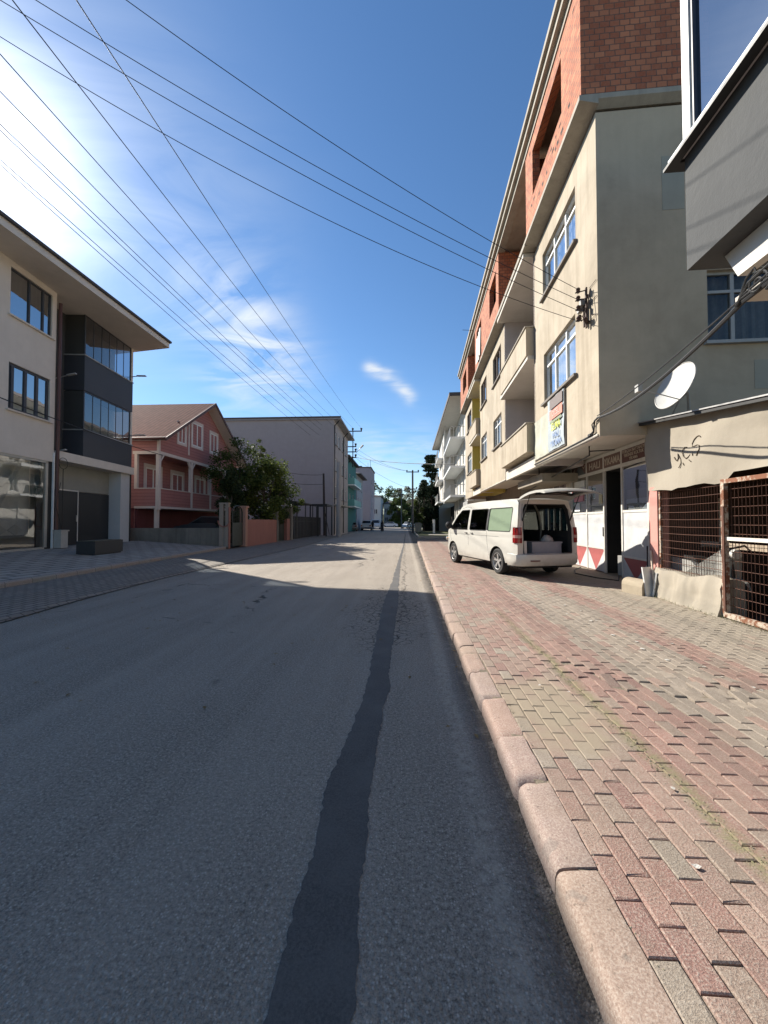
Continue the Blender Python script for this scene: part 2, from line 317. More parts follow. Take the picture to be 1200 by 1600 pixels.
M_cur = plain('curtain_cloth', (0.74, 0.74, 0.73), 0.9, 0, 0.15, 3)
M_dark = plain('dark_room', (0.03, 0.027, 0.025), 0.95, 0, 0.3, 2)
M_sillst = plain('stone_sill', (0.16, 0.14, 0.12), 0.8, 0, 0.2, 10)

# ------------------------------------------------------------------ mesh helpers
class Frame:
    def __init__(s, deg): s.a = R_(deg); s.c = math.cos(s.a); s.s = math.sin(s.a)
    def w(s, x, y, z=0): return (x * s.c - y * s.s, x * s.s + y * s.c, z)
WF, RF, LF = Frame(0), Frame(-2.09), Frame(5.54)

class MB:
    def __init__(s): s.v = []; s.f = []; s.mi = []; s.m = 0; s.tone = []; s.t = None
    def _f(s, idx): s.f.append(idx); s.mi.append(s.m); s.tone.append(s.t)
    def poly(s, pts):
        n = len(s.v); s.v += [tuple(p) for p in pts]; s._f(tuple(range(n, n + len(pts)))); return s
    def box(s, x0, x1, y0, y1, z0, z1):
        if x0 > x1: x0, x1 = x1, x0
        if y0 > y1: y0, y1 = y1, y0
        if z0 > z1: z0, z1 = z1, z0
        n = len(s.v); s.v += [(x0, y0, z0), (x1, y0, z0), (x1, y1, z0), (x0, y1, z0), (x0, y0, z1), (x1, y0, z1), (x1, y1, z1), (x0, y1, z1)]
        for q in ((0, 3, 2, 1), (4, 5, 6, 7), (0, 1, 5, 4), (1, 2, 6, 5), (2, 3, 7, 6), (3, 0, 4, 7)): s._f(tuple(n + i for i in q))
        return s
    def obox(s, c, h, rz=0, rx=0, ry=0):
        M = Matrix.Translation(Vector(c)) @ Matrix.Rotation(rz, 4, 'Z') @ Matrix.Rotation(rx, 4, 'X') @ Matrix.Rotation(ry, 4, 'Y')
        n = len(s.v)
        for sx, sy, sz in ((-1, -1, -1), (1, -1, -1), (1, 1, -1), (-1, 1, -1), (-1, -1, 1), (1, -1, 1), (1, 1, 1), (-1, 1, 1)):
            s.v.append(tuple(M @ Vector((sx * h[0], sy * h[1], sz * h[2]))))
        for q in ((0, 3, 2, 1), (4, 5, 6, 7), (0, 1, 5, 4), (1, 2, 6, 5), (2, 3, 7, 6), (3, 0, 4, 7)): s._f(tuple(n + i for i in q))
        return s
    def tube(s, pts, r, n=6, cap=True):
        pts = [Vector(p) for p in pts]; rr = r if isinstance(r, (list, tuple)) else [r] * len(pts)
        b = len(s.v); up = Vector((0, 0, 1))
        for i, p in enumerate(pts):
            d = (pts[min(i + 1, len(pts) - 1)] - pts[max(i - 1, 0)]).normalized()
            a = d.cross(up)
            if a.length < 0.02: a = d.cross(Vector((1, 0, 0)))
            a.normalize(); c = d.cross(a).normalized()
            for k in range(n):
                t = 2 * math.pi * k / n; s.v.append(tuple(p + (a * math.cos(t) + c * math.sin(t)) * rr[i]))
        for i in range(len(pts) - 1):
            for k in range(n):
                k2 = (k + 1) % n; s._f((b + i * n + k, b + i * n + k2, b + (i + 1) * n + k2, b + (i + 1) * n + k))
        if cap:
            s._f(tuple(b + k for k in range(n))[::-1]); e = b + (len(pts) - 1) * n; s._f(tuple(e + k for k in range(n)))
        return s
    def prism(s, poly, axis, a, b):
        """extrude a 2-D polygon; axis 'x': poly=(y,z), 'y': poly=(x,z), 'z': poly=(x,y)"""
        def P(p, t): return {'x': (t, p[0], p[1]), 'y': (p[0], t, p[1]), 'z': (p[0], p[1], t)}[axis]
        n = len(s.v); k = len(poly); s.v += [P(p, a) for p in poly] + [P(p, b) for p in poly]
        s._f(tuple(range(n, n + k))[::-1]); s._f(tuple(range(n + k, n + 2 * k)))
        for i in range(k): j = (i + 1) % k; s._f((n + i, n + j, n + k + j, n + k + i))
        return s
    def lathe(s, prof, c=(0, 0, 0), axis='z', n=24):
        b = len(s.v); c = Vector(c)
        for r, h in prof:
            for k in range(n):
                t = 2 * math.pi * k / n; u, w = r * math.cos(t), r * math.sin(t)
                s.v.append(tuple(c + Vector({'z': (u, w, h), 'x': (h, u, w), 'y': (u, h, w)}[axis])))
        for i in range(len(prof) - 1):
            for k in range(n):
                k2 = (k + 1) % n; s._f((b + i * n + k, b + i * n + k2, b + (i + 1) * n + k2, b + (i + 1) * n + k))
        return s
    def build(s, name, mats, parent=None, smooth=False, org=None):
        if not isinstance(mats, (list, tuple)): mats = [mats]
        o3 = org if org is not None else (parent.get('_o') if parent is not None and parent.get('_o') is not None else (0, 0, 0))
        me = bpy.data.meshes.new(name)
        me.from_pydata([(v[0] - o3[0], v[1] - o3[1], v[2] - o3[2]) for v in s.v], [], s.f)
        for m in mats: me.materials.append(m)
        me.polygons.foreach_set('material_index', s.mi)
        if any(t is not None for t in s.tone):
            at = me.color_attributes.new('tone', 'FLOAT_COLOR', 'CORNER'); dat = []
            for f, t in zip(s.f, s.tone): dat += list((*(t or (0.5, 0.5, 0.5)), 1.0)) * len(f)
            at.data.foreach_set('color', dat)
        bm = bmesh.new(); bm.from_mesh(me)
        if smooth: bmesh.ops.remove_doubles(bm, verts=bm.verts, dist=2e-5)
        if len(bm.faces) < 60000: bmesh.ops.recalc_face_normals(bm, faces=bm.faces)
        bm.to_mesh(me); bm.free()
        if smooth:
            me.polygons.foreach_set('use_smooth', [True] * len(me.polygons))
            try: me.set_sharp_from_angle(angle=R_(40))
            except Exception: pass
        o = bpy.data.objects.new(name, me); COL.objects.link(o)
        if parent is not None:
            o.parent = parent; o['_o'] = list(o3)
        return o

def parts(mb, name, mats, parent, smooth=False):
    """build each loose piece of mb as a part of its own"""
    par = {}
    def find(a):
        while par.setdefault(a, a) != a: par[a] = par[par[a]]; a = par[a]
        return a
    key = lambda v: (round(v[0], 4), round(v[1], 4), round(v[2], 4))
    for f in mb.f:
        k0 = find(key(mb.v[f[0]]))
        for i in f[1:]: par[find(key(mb.v[i]))] = find(k0)
    groups = {}
    for f, mi, t in zip(mb.f, mb.mi, mb.tone): groups.setdefault(find(key(mb.v[f[0]])), []).append((f, mi, t))
    res = []
    for gfs in groups.values():
        m2 = MB()
        for f, mi, t in gfs: m2.m = mi; m2.t = t; m2.poly([mb.v[i] for i in f])
        res.append(m2.build(name, mats, parent, smooth))
    return res

def thing(name, label, cat, org, fr=WF, group=None):
    o = bpy.data.objects.new(name, None); COL.objects.link(o); o.empty_display_size = 0.2
    o.location = fr.w(*org); o.rotation_euler = (0, 0, fr.a); o['_o'] = list(org)
    o['label'] = label; o['category'] = cat
    if group: o['group'] = group
    return o
def lone(mb, name, mats, label, cat, org, fr=WF, group=None, smooth=False):
    o = mb.build(name, mats, None, smooth, org=org); o.location = fr.w(*org); o.rotation_euler = (0, 0, fr.a)
    o['label'] = label; o['category'] = cat
    if group: o['group'] = group
    return o
def struct(mb, name, mats, smooth=False):
    o = mb.build(name, mats, None, smooth); o['kind'] = 'structure'; return o

def wall(mb, plane, pos, a0, a1, z0, z1, holes=(), dd=1, t=0.15):
    """sheet on plane x=pos (a=y) or y=pos (a=x) with rectangular openings and reveals of depth t towards dd"""
    A = sorted({a0, a1, *[h[0] for h in holes], *[h[1] for h in holes]}); Z = sorted({z0, z1, *[h[2] for h in holes], *[h[3] for h in holes]})
    def P(a, z, d=0.0): return (pos + d, a, z) if plane == 'x' else (a, pos + d, z)
    for i in range(len(A) - 1):
        for j in range(len(Z) - 1):
            ca, cz = (A[i] + A[i + 1]) / 2, (Z[j] + Z[j + 1]) / 2
            if ca < a0 or ca > a1 or cz < z0 or cz > z1: continue
            if any(h[0] < ca < h[1] and h[2] < cz < h[3] for h in holes): continue
            mb.poly([P(A[i], Z[j]), P(A[i + 1], Z[j]), P(A[i + 1], Z[j + 1]), P(A[i], Z[j + 1])])
    for h in holes:
        d = t * dd; b0, b1, c0, c1 = h
        mb.poly([P(b0, c0), P(b0, c1), P(b0, c1, d), P(b0, c0, d)]); mb.poly([P(b1, c0), P(b1, c1), P(b1, c1, d), P(b1, c0, d)])
        mb.poly([P(b0, c0), P(b1, c0), P(b1, c0, d), P(b0, c0, d)]); mb.poly([P(b0, c1), P(b1, c1), P(b1, c1, d), P(b0, c1, d)])
    return mb

def bx(mb, plane, p0, p1, a0, a1, z0, z1):
    return mb.box(p0, p1, a0, a1, z0, z1) if plane == 'x' else mb.box(a0, a1, p0, p1, z0, z1)

def window(parent, plane, pos, a0, a1, z0, z1, dd=1, inset=0.1, vs=(0.5,), hs=(), fm=None, gm=None, fw=0.055, curtain=True, sill=0.06, sillm=None, label=None, depth=0.35, cm=None, seed=0):
    fm = fm or M_white; gm = gm or M_glass
    p = pos + dd * inset; q = p + dd * 0.06
    mb = MB()
    bx(mb, plane, p, q, a0, a0 + fw, z0, z1); bx(mb, plane, p, q, a1 - fw, a1, z0, z1)
    bx(mb, plane, p, q, a0 + fw, a1 - fw, z0, z0 + fw); bx(mb, plane, p, q, a0 + fw, a1 - fw, z1 - fw, z1)
    for v in vs:
        c = a0 + (a1 - a0) * v; bx(mb, plane, p - dd * 0.004, q, c - fw * 0.6, c + fw * 0.6, z0 + fw, z1 - fw)
    for h in hs:
        c = z0 + (z1 - z0) * h; bx(mb, plane, p - dd * 0.006, q, a0 + fw, a1 - fw, c - fw * 0.5, c + fw * 0.5)
    w = mb.build('window', fm, parent)
    if label: w['label'] = label
    g = MB(); gp = pos + dd * (inset + 0.03)
    f = (lambda a, z: (gp, a, z)) if plane == 'x' else (lambda a, z: (a, gp, z))
    g.poly([f(a0 + fw * .8, z0 + fw * .8), f(a1 - fw * .8, z0 + fw * .8), f(a1 - fw * .8, z1 - fw * .8), f(a0 + fw * .8, z1 - fw * .8)])
    g.build('pane', gm, w)
    r = random.Random(seed + int(a0 * 100))
    if curtain:
        c = MB(); n = max(8, int((a1 - a0) / 0.035)); cp = pos + dd * (inset + 0.16)
        pts = []
        for i in range(n + 1):
            a = a0 + (a1 - a0) * i / n; d = dd * (0.03 * math.sin(i * 1.3 + r.random()) + 0.015 * r.random())
            pts.append((a, cp + d))
        for i in range(n):
            P = lambda k, z: (pts[k][1], pts[k][0], z) if plane == 'x' else (pts[k][0], pts[k][1], z)
            c.poly([P(i, z0), P(i + 1, z0), P(i + 1, z1), P(i, z1)])
        c.build('curtain', cm or M_cur, w)
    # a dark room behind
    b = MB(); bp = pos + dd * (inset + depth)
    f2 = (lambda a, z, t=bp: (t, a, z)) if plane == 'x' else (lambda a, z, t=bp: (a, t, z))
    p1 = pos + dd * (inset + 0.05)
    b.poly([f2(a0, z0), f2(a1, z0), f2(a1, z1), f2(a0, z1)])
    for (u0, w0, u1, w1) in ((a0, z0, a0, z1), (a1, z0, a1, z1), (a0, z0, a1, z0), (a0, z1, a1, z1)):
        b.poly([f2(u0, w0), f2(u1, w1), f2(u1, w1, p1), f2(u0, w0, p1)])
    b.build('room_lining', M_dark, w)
    if sill:
        sm = MB(); bx(sm, plane, pos - dd * 0.08, pos + dd * 0.10, a0 - 0.08, a1 + 0.08, z0 - sill - 0.002, z0 - 0.002)
        sm.build('sill', sillm or M_sillst, w)
    return w

def lettering(parent, body, size, plane, pos, a, z, mat, dd=1, wscale=1.0, name='lettering', align='CENTER', shear=0, thick=0.002):
    """raised letters read from the street side. On plane x=pos with dd=+1 the reader looks towards +x."""
    cu = bpy.data.curves.new('t', 'FONT'); cu.body = body; cu.size = size; cu.align_x = align; cu.align_y = 'CENTER'; cu.extrude = thick; cu.shear = shear; cu.offset = size * 0.012
    to = bpy.data.objects.new('t', cu); COL.objects.link(to); bpy.context.view_layer.update()
    dg = bpy.context.evaluated_depsgraph_get(); me = bpy.data.meshes.new_from_object(to.evaluated_get(dg))
    bpy.data.objects.remove(to); bpy.data.curves.remove(cu)
    o3 = parent.get('_o') or (0, 0, 0)
    for v in me.vertices:
        x, y, e = v.co.x * wscale, v.co.y, v.co.z
        if plane == 'x': c = (pos - dd * (0.004 + e), a - dd * x, z + y)
        else: c = (a + dd * x, pos - dd * (0.004 + e), z + y)
        v.co = (c[0] - o3[0], c[1] - o3[1], c[2] - o3[2])
    me.materials.clear(); me.materials.append(mat); me.name = name
    o = bpy.data.objects.new(name, me); COL.objects.link(o); o.parent = parent; o['_o'] = list(o3); return o

# ================================================================== THE SETTING
g = MB(); g.poly([(-700, -60, -0.03), (700, -60, -0.03), (700, 1400, -0.03), (-700, 1400, -0.03)]); struct(g, 'ground', M_earth)
L1 = [(-5.9, -8), (-5.93, 5.35), (-6.14, 6.6), (-6.36, 9.7), (-6.3, 13), (-6.15, 21), (-6.5, 32), (-6.9, 42), (-7.1, 52), (-7.2, 90), (-7.2, 140)]
def l1(y):
    for (x0, y0), (x1, y1) in zip(L1, L1[1:]):
        if y <= y1: return x0 + (x1 - x0) * max(0, (y - y0) / (y1 - y0))
    return L1[-1][0]
def kx(y): return 0.59 + (max(0, y - 6) * 0.0125)       # right kerb foot
road = MB()
ys = [-8 + i * 1.5 for i in range(100)]
for a, b in zip(ys, ys[1:]):
    xr0, xr1 = (kx(a) + 0.1, kx(b) + 0.1) if b < 28 else (kx(28) + 0.1, kx(28) + 0.1)
    road.poly([(l1(a), a, 0), (xr0, a, 0), (xr1, b, 0), (l1(b), b, 0)])
struct(road, 'road', M_road)
side = MB()
side.poly([(0.94, 28.6, 0), (60, 28.6, 0.0), (60, 36.2, 0.0), (0.94, 36.2, 0)]); struct(side, 'side_street', M_road)
# the long tar repair down the lane, ragged edges
rt = random.Random(3); tp = MB(); PL, PR = [], []
TL = [(-0.43, 0.2), (-0.43, 1.16), (-0.42, 1.77), (-0.45, 2.19), (-0.40, 2.71), (-0.35, 3.42), (-0.37, 4.64), (-0.40, 7.2), (-0.33, 9.5), (-0.28, 13.9), (-0.12, 25), (0.0, 45)]
TR = [(-0.14, 0.2), (-0.155, 1.18), (-0.17, 1.45), (-0.19, 1.75), (-0.19, 2.15), (-0.19, 2.72), (-0.15, 3.43), (-0.16, 4.43), (-0.13, 7.2), (-0.16, 9.5), (-0.16, 13.9), (-0.05, 25), (0.07, 45)]
def interp(T, y):
    for (x0, y0), (x1, y1) in zip(T, T[1:]):
        if y <= y1: return x0 + (x1 - x0) * (y - y0) / (y1 - y0)
    return T[-1][0]
y = 0.2; row = []
while y < 45:
    j = 0.007 if y < 9 else 0.02
    row.append((interp(TL, y) + rt.uniform(-j, j) + 0.02 * mnoise.noise((y * 3, 0, 0)) + 0.012 * mnoise.noise((y * 17, 0, 3)), interp(TR, y) + rt.uniform(-j, j) + 0.02 * mnoise.noise((y * 3, 9, 0)) + 0.012 * mnoise.noise((y * 15, 9, 3)), y)); y += 0.016 + y * 0.009
for a, b in zip(row, row[1:]): tp.poly([(a[0], a[2], 0.004), (a[1], a[2], 0.004), (b[1], b[2], 0.004), (b[0], b[2], 0.004)])
struct(tp, 'tar_repair_strip', M_tar)

# right kerb, stone by stone
rk = random.Random(11); kb = MB(); y = -1.16; KL = [.55] * 5 + [.51, .44, .52, .55, .47, .25, .5]
while y < 28.4:
    Lk = KL.pop(0) if KL else (rk.choice((0.48, 0.51, 0.54)) if rk.random() > 0.12 else 0.3)
    t = rk.random(); kb.t = (0.275 + 0.04 * t, 0.198 + 0.03 * t * rk.random(), 0.152 + 0.025 * rk.random())
    dx, dz, tl = rk.uniform(-0.006, 0.006), rk.uniform(-0.006, 0.005), rk.uniform(-0.004, 0.004)
    prof = [(0, -0.02), (0.003, 0.072), (0.009, 0.094), (0.020, 0.107), (0.035, 0.1125), (0.055, 0.1145), (0.10, 0.1175), (0.162, 0.1205), (0.168, 0.1195), (0.168, 0.05)]; n = 17
    rows = []
    for i in range(n):
        f = i / (n - 1); yy = y + 0.004 + (Lk - 0.008) * f; e = min(f, 1 - f) * Lk; chip = (0.010 + 0.022 * (abs(mnoise.noise((y * 3.1, f > .5, 4))) > .28)) * max(0, 1 - e / (0.03 + 0.04 * abs(mnoise.noise((y * 2.3, 1, 1)))))
        rr = []
        for (px, pz) in prof:
            w = 0.0035 * mnoise.noise((px * 30, yy * 14, 1.3)); ch = chip * (0.6 + 1.2 * max(0, mnoise.noise((px * 25, yy * 9, 7))))
            rr.append((kx(yy) + px + dx + (ch * 0.7 if px < 0.08 else 0) + w, yy, max(-0.02, pz + dz + tl * (f - .5) * 2 - (ch if pz > 0.06 else 0) + w)))
        rows.append(rr)
    for i in range(n - 1):
        for k in range(len(prof) - 1): kb.poly([rows[i][k], rows[i + 1][k], rows[i + 1][k + 1], rows[i][k + 1]])
    kb.poly(rows[0]); kb.poly(rows[-1][::-1]); y += Lk + rk.uniform(0.002, 0.008)
y = 0
for i in range(24):       # return of the kerb round the corner into the side street
    a0, a1 = R_(i * 90 / 8), R_((i + 1) * 90 / 8)
    if i < 8:
        cxx, cyy, r0, r1 = kx(28.4) + 1.3, 28.4, 1.3, 1.13
        P = lambda a, r: (cxx - r * math.cos(a), cyy + r * math.sin(a) * 0.6)
        q = [P(a0, r0), P(a1, r0), P(a1, r1), P(a0, r1)]
    else:
        x0 = kx(28.4) + 1.3 + (i - 8) * 0.62; q = [(x0, 28.4 + .78), (x0 + 0.6, 28.4 + .78), (x0 + 0.6, 28.4 + .62), (x0, 28.4 + .62)]
    kb.t = (0.42, 0.33, 0.25); kb.poly([(*p, 0.12) for p in q]); kb.poly([(*q[0], 0), (*q[1], 0), (*q[1], 0.12), (*q[0], 0.12)])
struct(kb, 'kerb', M_kerb, True)

# right pavement: every paver its own little slab
js = MB()
for a, b in zip(ys, ys[1:]):
    if a < -2.1 or b > 28.95: continue
    js.poly([(kx(a) + 0.1, a, 0.109), (9, a, 0.109), (9, b, 0.109), (kx(b) + 0.1, b, 0.109)])
js.poly([(2.2, 27.9, 0.108), (9, 27.9, 0.108), (9, 29.1, 0.108), (2.2, 29.1, 0.108)])
struct(js, 'paving_bed', M_joint)
rp = random.Random(5); pv = MB(); CW, CL = 0.0955, 0.188
reds = [(0.28, 0.135, 0.11), (0.31, 0.155, 0.125), (0.25, 0.11, 0.095), (0.33, 0.175, 0.14), (0.29, 0.145, 0.12)]
greys = [(0.30, 0.255, 0.20), (0.265, 0.23, 0.18), (0.33, 0.285, 0.225), (0.285, 0.245, 0.195)]
pinks = [(0.32, 0.20, 0.16), (0.295, 0.18, 0.145), (0.335, 0.215, 0.17), (0.27, 0.20, 0.155)]
ncol = int((5.35 - 0.77) / CW)
for c in range(ncol):
    x0 = 0.765 + c * CW; yy = -0.4 + (0.5 * CL if c % 2 else 0) + rp.uniform(-.012, .012)
    drift = 0
    while yy < 28.3:
        sh = max(0, yy - 6) * 0.0125; X = x0 + CW / 2; wv = 0.25 * mnoise.noise((yy * 0.35, 3, 0))
        r = rp.random()
        if X < 1.40: pal = pinks if r < .52 else (reds if r < .87 else greys)
        elif X < 2.05 + wv: pal = reds if r < .88 else pinks
        elif X < 2.95 + wv: pal = greys if r < .85 else pinks
        elif X < 3.35 + wv: pal = reds if r < .7 else pinks
        else: pal = greys if r < .9 else pinks
        b = rp.choice(pal); k = rp.uniform(0.84, 0.98); b = tuple(x * .8 + y_ * .2 for x, y_ in zip(b, (0.30, 0.19, 0.15))); pv.t = tuple(x * k for x in b)
        heave = max(0, 1 - ((X - 2.7) / 1.3) ** 2) * max(0, 1 - ((yy - 3.15) / 0.45) ** 2)
        heave2 = max(0, 1 - ((X - 1.6) / 0.35) ** 2) * max(0, 1 - ((yy - 3.6) / 0.6) ** 2)
        H = heave * 1.6 + heave2 * 0.9
        z = 0.119 + 0.006 * mnoise.noise((X * 1.1, yy * 0.8, 5)) + rp.uniform(-.0018, .0018) - 0.007 * max(0, 1 - ((X - 1.05) / .4) ** 2) * max(0, 1 - ((yy - 2.95) / .6) ** 2)
        z += H * rp.uniform(-0.004, 0.014)
        tx, ty = rp.gauss(0, .012 + H * .04), rp.gauss(0, .008 + H * .07)
        rz = rp.gauss(0, .006 + H * .02)
        g0 = rp.uniform(0.0012, 0.0032); hw, hl = CW / 2 - g0, CL / 2 - g0; ox, oy = X + sh + rp.uniform(-.002, .002), yy + CL / 2
        def V(dx, dy, dz): return (ox + dx - dy * rz, oy + dy + dx * rz, z + dz + dx * tx + dy * ty)
        near = yy < 9
        if near:
            e = 0.004; cp = [rp.uniform(0, .010) if rp.random() < .35 else 0 for _ in range(4)]; o4 = [V(-hw, -hl, -.004), V(hw, -hl, -.004), V(hw, hl, -.004), V(-hw, hl, -.004)]; i4 = [V(-hw + e + cp[0], -hl + e + cp[0] * .6, 0), V(hw - e - cp[1], -hl + e + cp[1] * .7, 0), V(hw - e - cp[2], hl - e - cp[2] * .6, 0), V(-hw + e + cp[3], hl - e - cp[3] * .8, 0)]
            d4 = [V(-hw, -hl, -.03), V(hw, -hl, -.03), V(hw, hl, -.03), V(-hw, hl, -.03)]
            pv.poly(i4)
            for q in range(4): p = (q + 1) % 4; pv.poly([o4[q], o4[p], i4[p], i4[q]]); pv.poly([d4[q], d4[p], o4[p], o4[q]])
        else: pv.poly([V(-hw, -hl, 0), V(hw, -hl, 0), V(hw, hl, 0), V(-hw, hl, 0)])
        yy += CL
struct(pv, 'pavement', M_paver)
# moss and grit lying in the joints, a scatter of small stones and torn paper bits
ms = MB(); rm = random.Random(9)
for i in range(2600):
    u = rm.random()
    if u < 0.45: x, y = 1.42 + rm.gauss(0, .035), rm.uniform(.6, 6)
    elif u < 0.7: x, y = rm.uniform(3.6, 4.35), rm.uniform(4.4, 8)
    elif u < 0.9: x, y = 0.56 - abs(rm.gauss(0, .05)), rm.uniform(.8, 9)
    else: x, y = 0.78 + rm.gauss(0, .01), rm.uniform(.6, 8)
    z = 0.0 if x < 0.6 else 0.117; s = rm.uniform(.002, .007); ms.t = rm.choice([(.16, .15, .06), (.22, .19, .12), (.10, .10, .05), (.30, .27, .22)])
    p = [(x + s * math.cos(a) * rm.uniform(.6, 1.3), y + s * math.sin(a) * rm.uniform(.6, 1.3), z) for a in (0, 1.6, 3.1, 4.7)]
    top = (x, y, z + s * rm.uniform(.5, 1.1))
    for q in range(4): ms.poly([p[q], p[(q + 1) % 4], top])
gr = struct(ms, 'grit', M_paver); gr['kind'] = 'stuff'; gr['label'] = 'fine grit and moss crumbs in the paving joints and gutter'; gr['category'] = 'grit'
lt = MB()
for i in range(46):
    x, y = (rm.uniform(2.2, 4.2), rm.uniform(3.2, 7.5)) if i > 12 else (rm.uniform(1.0, 3), rm.uniform(1.2, 4))
    s = rm.uniform(.008, .03); a = rm.uniform(0, 3); lt.t = (.62, .60, .55)
    lt.poly([(x + s * math.cos(a + t) * rm.uniform(.5, 1.4), y + s * math.sin(a + t) * rm.uniform(.5, 1.4), .127 + rm.uniform(0, .004)) for t in (0, 1.3, 2.6, 3.8, 5.0)])
o = lone(lt, 'paper_scraps', M_paver, 'small pale scraps of paper and plaster littered over the brick pavement', 'litter', (3, 5, 0)); o['kind'] = 'stuff'
# dry weeds by the foot of the cage
wd = MB(); M_weed = leafmat('weed_leaf', (0.10, 0.12, 0.04), (0.20, 0.20, 0.09))
for i in range(900):
    y = rm.uniform(3.8, 7.4); x = 4.42 + 0.0365 * y - abs(rm.gauss(0, .10)); h = rm.uniform(.02, .07); a = rm.uniform(0, 6.3); dx, dy = math.cos(a) * .03, math.sin(a) * .03
    wd.t = (rm.random(),) * 3; wd.poly([(x, y, .118), (x + .006, y + .004, .118), (x + dx, y + dy, .118 + h)])
o = lone(wd, 'weeds', M_weed, 'low dry weeds growing along the foot of the wire cage', 'weeds', (4.5, 5.5, .12)); o['kind'] = 'stuff'

# left verge, left kerb and the slab paved forecourt
def l2(y): return -7.45 - 0.062 * max(y, -10) if y < 19 else -8.63
vg = MB()
for a, b in zip(ys, ys[1:]):
    for (fa, za), (fb, zb) in (((0, .012), (.04, .05)), ((.04, .05), (.5, .16)), ((.5, .16), (1, .19))):
        def Q(y, f, z):
            xa, xb = l1(y), (l2(y) if y < 19 else -9.2); k = min(1, max(0, (60 - y) / 30)) * 0.75 + 0.25
            return (xa + (xb - xa) * f, y, z * k + 0.004)
        vg.poly([Q(a, fa, za), Q(b, fa, za), Q(b, fb, zb), Q(a, fb, zb)])
def slabs(name, w, h, c1, c2, mortar, rot):
    m, N, L, p = nodes(name); v = ocoord(N)
    mpn = N.new('ShaderNodeMapping'); mpn.inputs['Rotation'].default_value = (0, 0, R_(rot)); L.new(v, mpn.inputs[0])
    b = N.new('ShaderNodeTexBrick'); L.new(mpn.outputs[0], b.inputs[0]); b.inputs['Scale'].default_value = 1; b.inputs['Brick Width'].default_value = w; b.inputs['Row Height'].default_value = h
    b.inputs['Mortar Size'].default_value = 0.028 if w > .4 else .014; b.inputs['Mortar Smooth'].default_value = 0.4
    b.inputs['Color1'].default_value = (*c1, 1); b.inputs['Color2'].default_value = (*c2, 1); b.inputs['Mortar'].default_value = (*mortar, 1)
    n = mapr(N, L, tnoise(N, L, v, 1.5, 6, .65), .35, .7)
    col = mixc(N, L, mth(N, L, 'MULTIPLY', n, .45), b.outputs['Color'], tuple(x * .6 for x in c1)); L.new(col, p.inputs['Base Color']); p.inputs['Roughness'].default_value = .9
    b1 = bump(N, L, None, b.outputs['Fac'], -.9, .02); bump(N, L, p, tnoise(N, L, v, 60, 3), .35, .005, b1); return m
M_vslab = slabs('small_pavers', .21, .105, (.22, .19, .155), (.28, .24, .20), (.08, .07, .055), 90)
M_slab = slabs('grey_slabs', .62, .31, (.36, .32, .27), (.43, .385, .325), (.05, .045, .038), 97)
struct(vg, 'left_pavement', M_vslab)
lk = MB(); y = -6
while y < 17.7:
    lk.t = (.26 + rk.uniform(-.03, .03), .24, .215); x0, x1 = l2(y), l2(y + .6)
    pr_ = [(.0, .17), (.0, .275), (-.03, .305), (-.14, .31), (-.15, .2)]
    A = [(x0 + px, y + .006, z) for px, z in pr_]; B = [(x1 + px, y + .594, z + rk.uniform(-.004, .004)) for px, z in pr_]
    for k in range(4): lk.poly([A[k], B[k], B[k + 1], A[k + 1]])
    lk.poly(A); lk.poly(B); y += .6
struct(lk, 'left_kerb', M_kerb)
fc = MB()
for i in range(24):
    a, b = -6 + i * 1.0, -5 + i * 1.0
    for f0, f1 in ((0, .5), (.5, 1.0)):
        Q = lambda y, f: ((l2(y) - .14) * (1 - f) + (-17) * f, y, .30 + (.31 * min(1, f * 1.7)) )
        fc.poly([Q(a, f0), Q(b, f0), Q(b, f1), Q(a, f1)])
struct(fc, 'forecourt', M_slab)
yd = MB(); yd.poly([(-40, 17.9, .45), (-8.5, 17.9, .26), (-8.5, 40, .22), (-40, 40, .45)]); struct(yd, 'garden_ground', M_earth)
# grass patch and pale kerb beyond the side street on the right
M_grass = groundmat('grass_patch', (.07, .085, .03), (.12, .12, .05), (.05, .06, .02), 2)
gp = MB(); gp.poly([(1.35, 36.2, .10), (40, 36.2, .10), (40, 70, .12), (1.6, 70, .12)]); struct(gp, 'grass_verge', M_grass)
gk = MB(); gk.t = (.45, .42, .36); gk.box(1.2, 40, 36.0, 36.18, 0, .13); gk.box(1.2, 1.34, 36.18, 70, 0, .13); gk.box(2.5, 14, 40, 43, .104, .125); struct(gk, 'far_kerb', M_kerb)

# ================================================================== RIGHT: THE UNFINISHED APARTMENT BUILDING (frame RF, x = distance from the camera line)
ap = thing('apartment_building', 'long cream rendered apartment building with a raw red brick top storey and deep recessed balconies', 'building', (3.5, 7.78, 0.1), RF)
FX, Y0, Y1 = 3.5, 7.78, 29.4
LOG = [(11.95, 15.9), (22.4, 25.6)]
WINS = []   # (y0, y1, z0, z1)
big = [(8.87, 11.05, 4.80, 6.18), (8.80, 11.08, 7.78, 9.05)]
m2 = [(16.65, 18.45, 4.88, 6.2), (16.65, 18.45, 7.83, 9.15), (20.2, 22.0, 4.88, 6.2), (20.2, 22.0, 7.83, 9.15)]
m3 = [(26.0, 28.2, 4.88, 6.2), (26.0, 28.2, 7.83, 9.15)]
w = MB()
wall(w, 'x', FX, Y0, LOG[0][0], 3.18, 9.62, big, 1, .16)
wall(w, 'x', FX, LOG[0][1], LOG[1][0], 3.18, 9.62, m2, 1, .16)
wall(w, 'x', FX, LOG[1][1], Y1, 3.18, 9.62, m3, 1, .16)
parts(w, 'wall', M_facade, ap)
w = MB(); SW = [(5.5, 8.0, 4.93, 6.32)]
wall(w, 'y', Y0, FX, 14, 3.17, 9.62, SW, 1, .14); wall(w, 'y', Y0, 4.43, 14, 0.1, 3.17); w.build('side_wall', M_sidewall, ap)
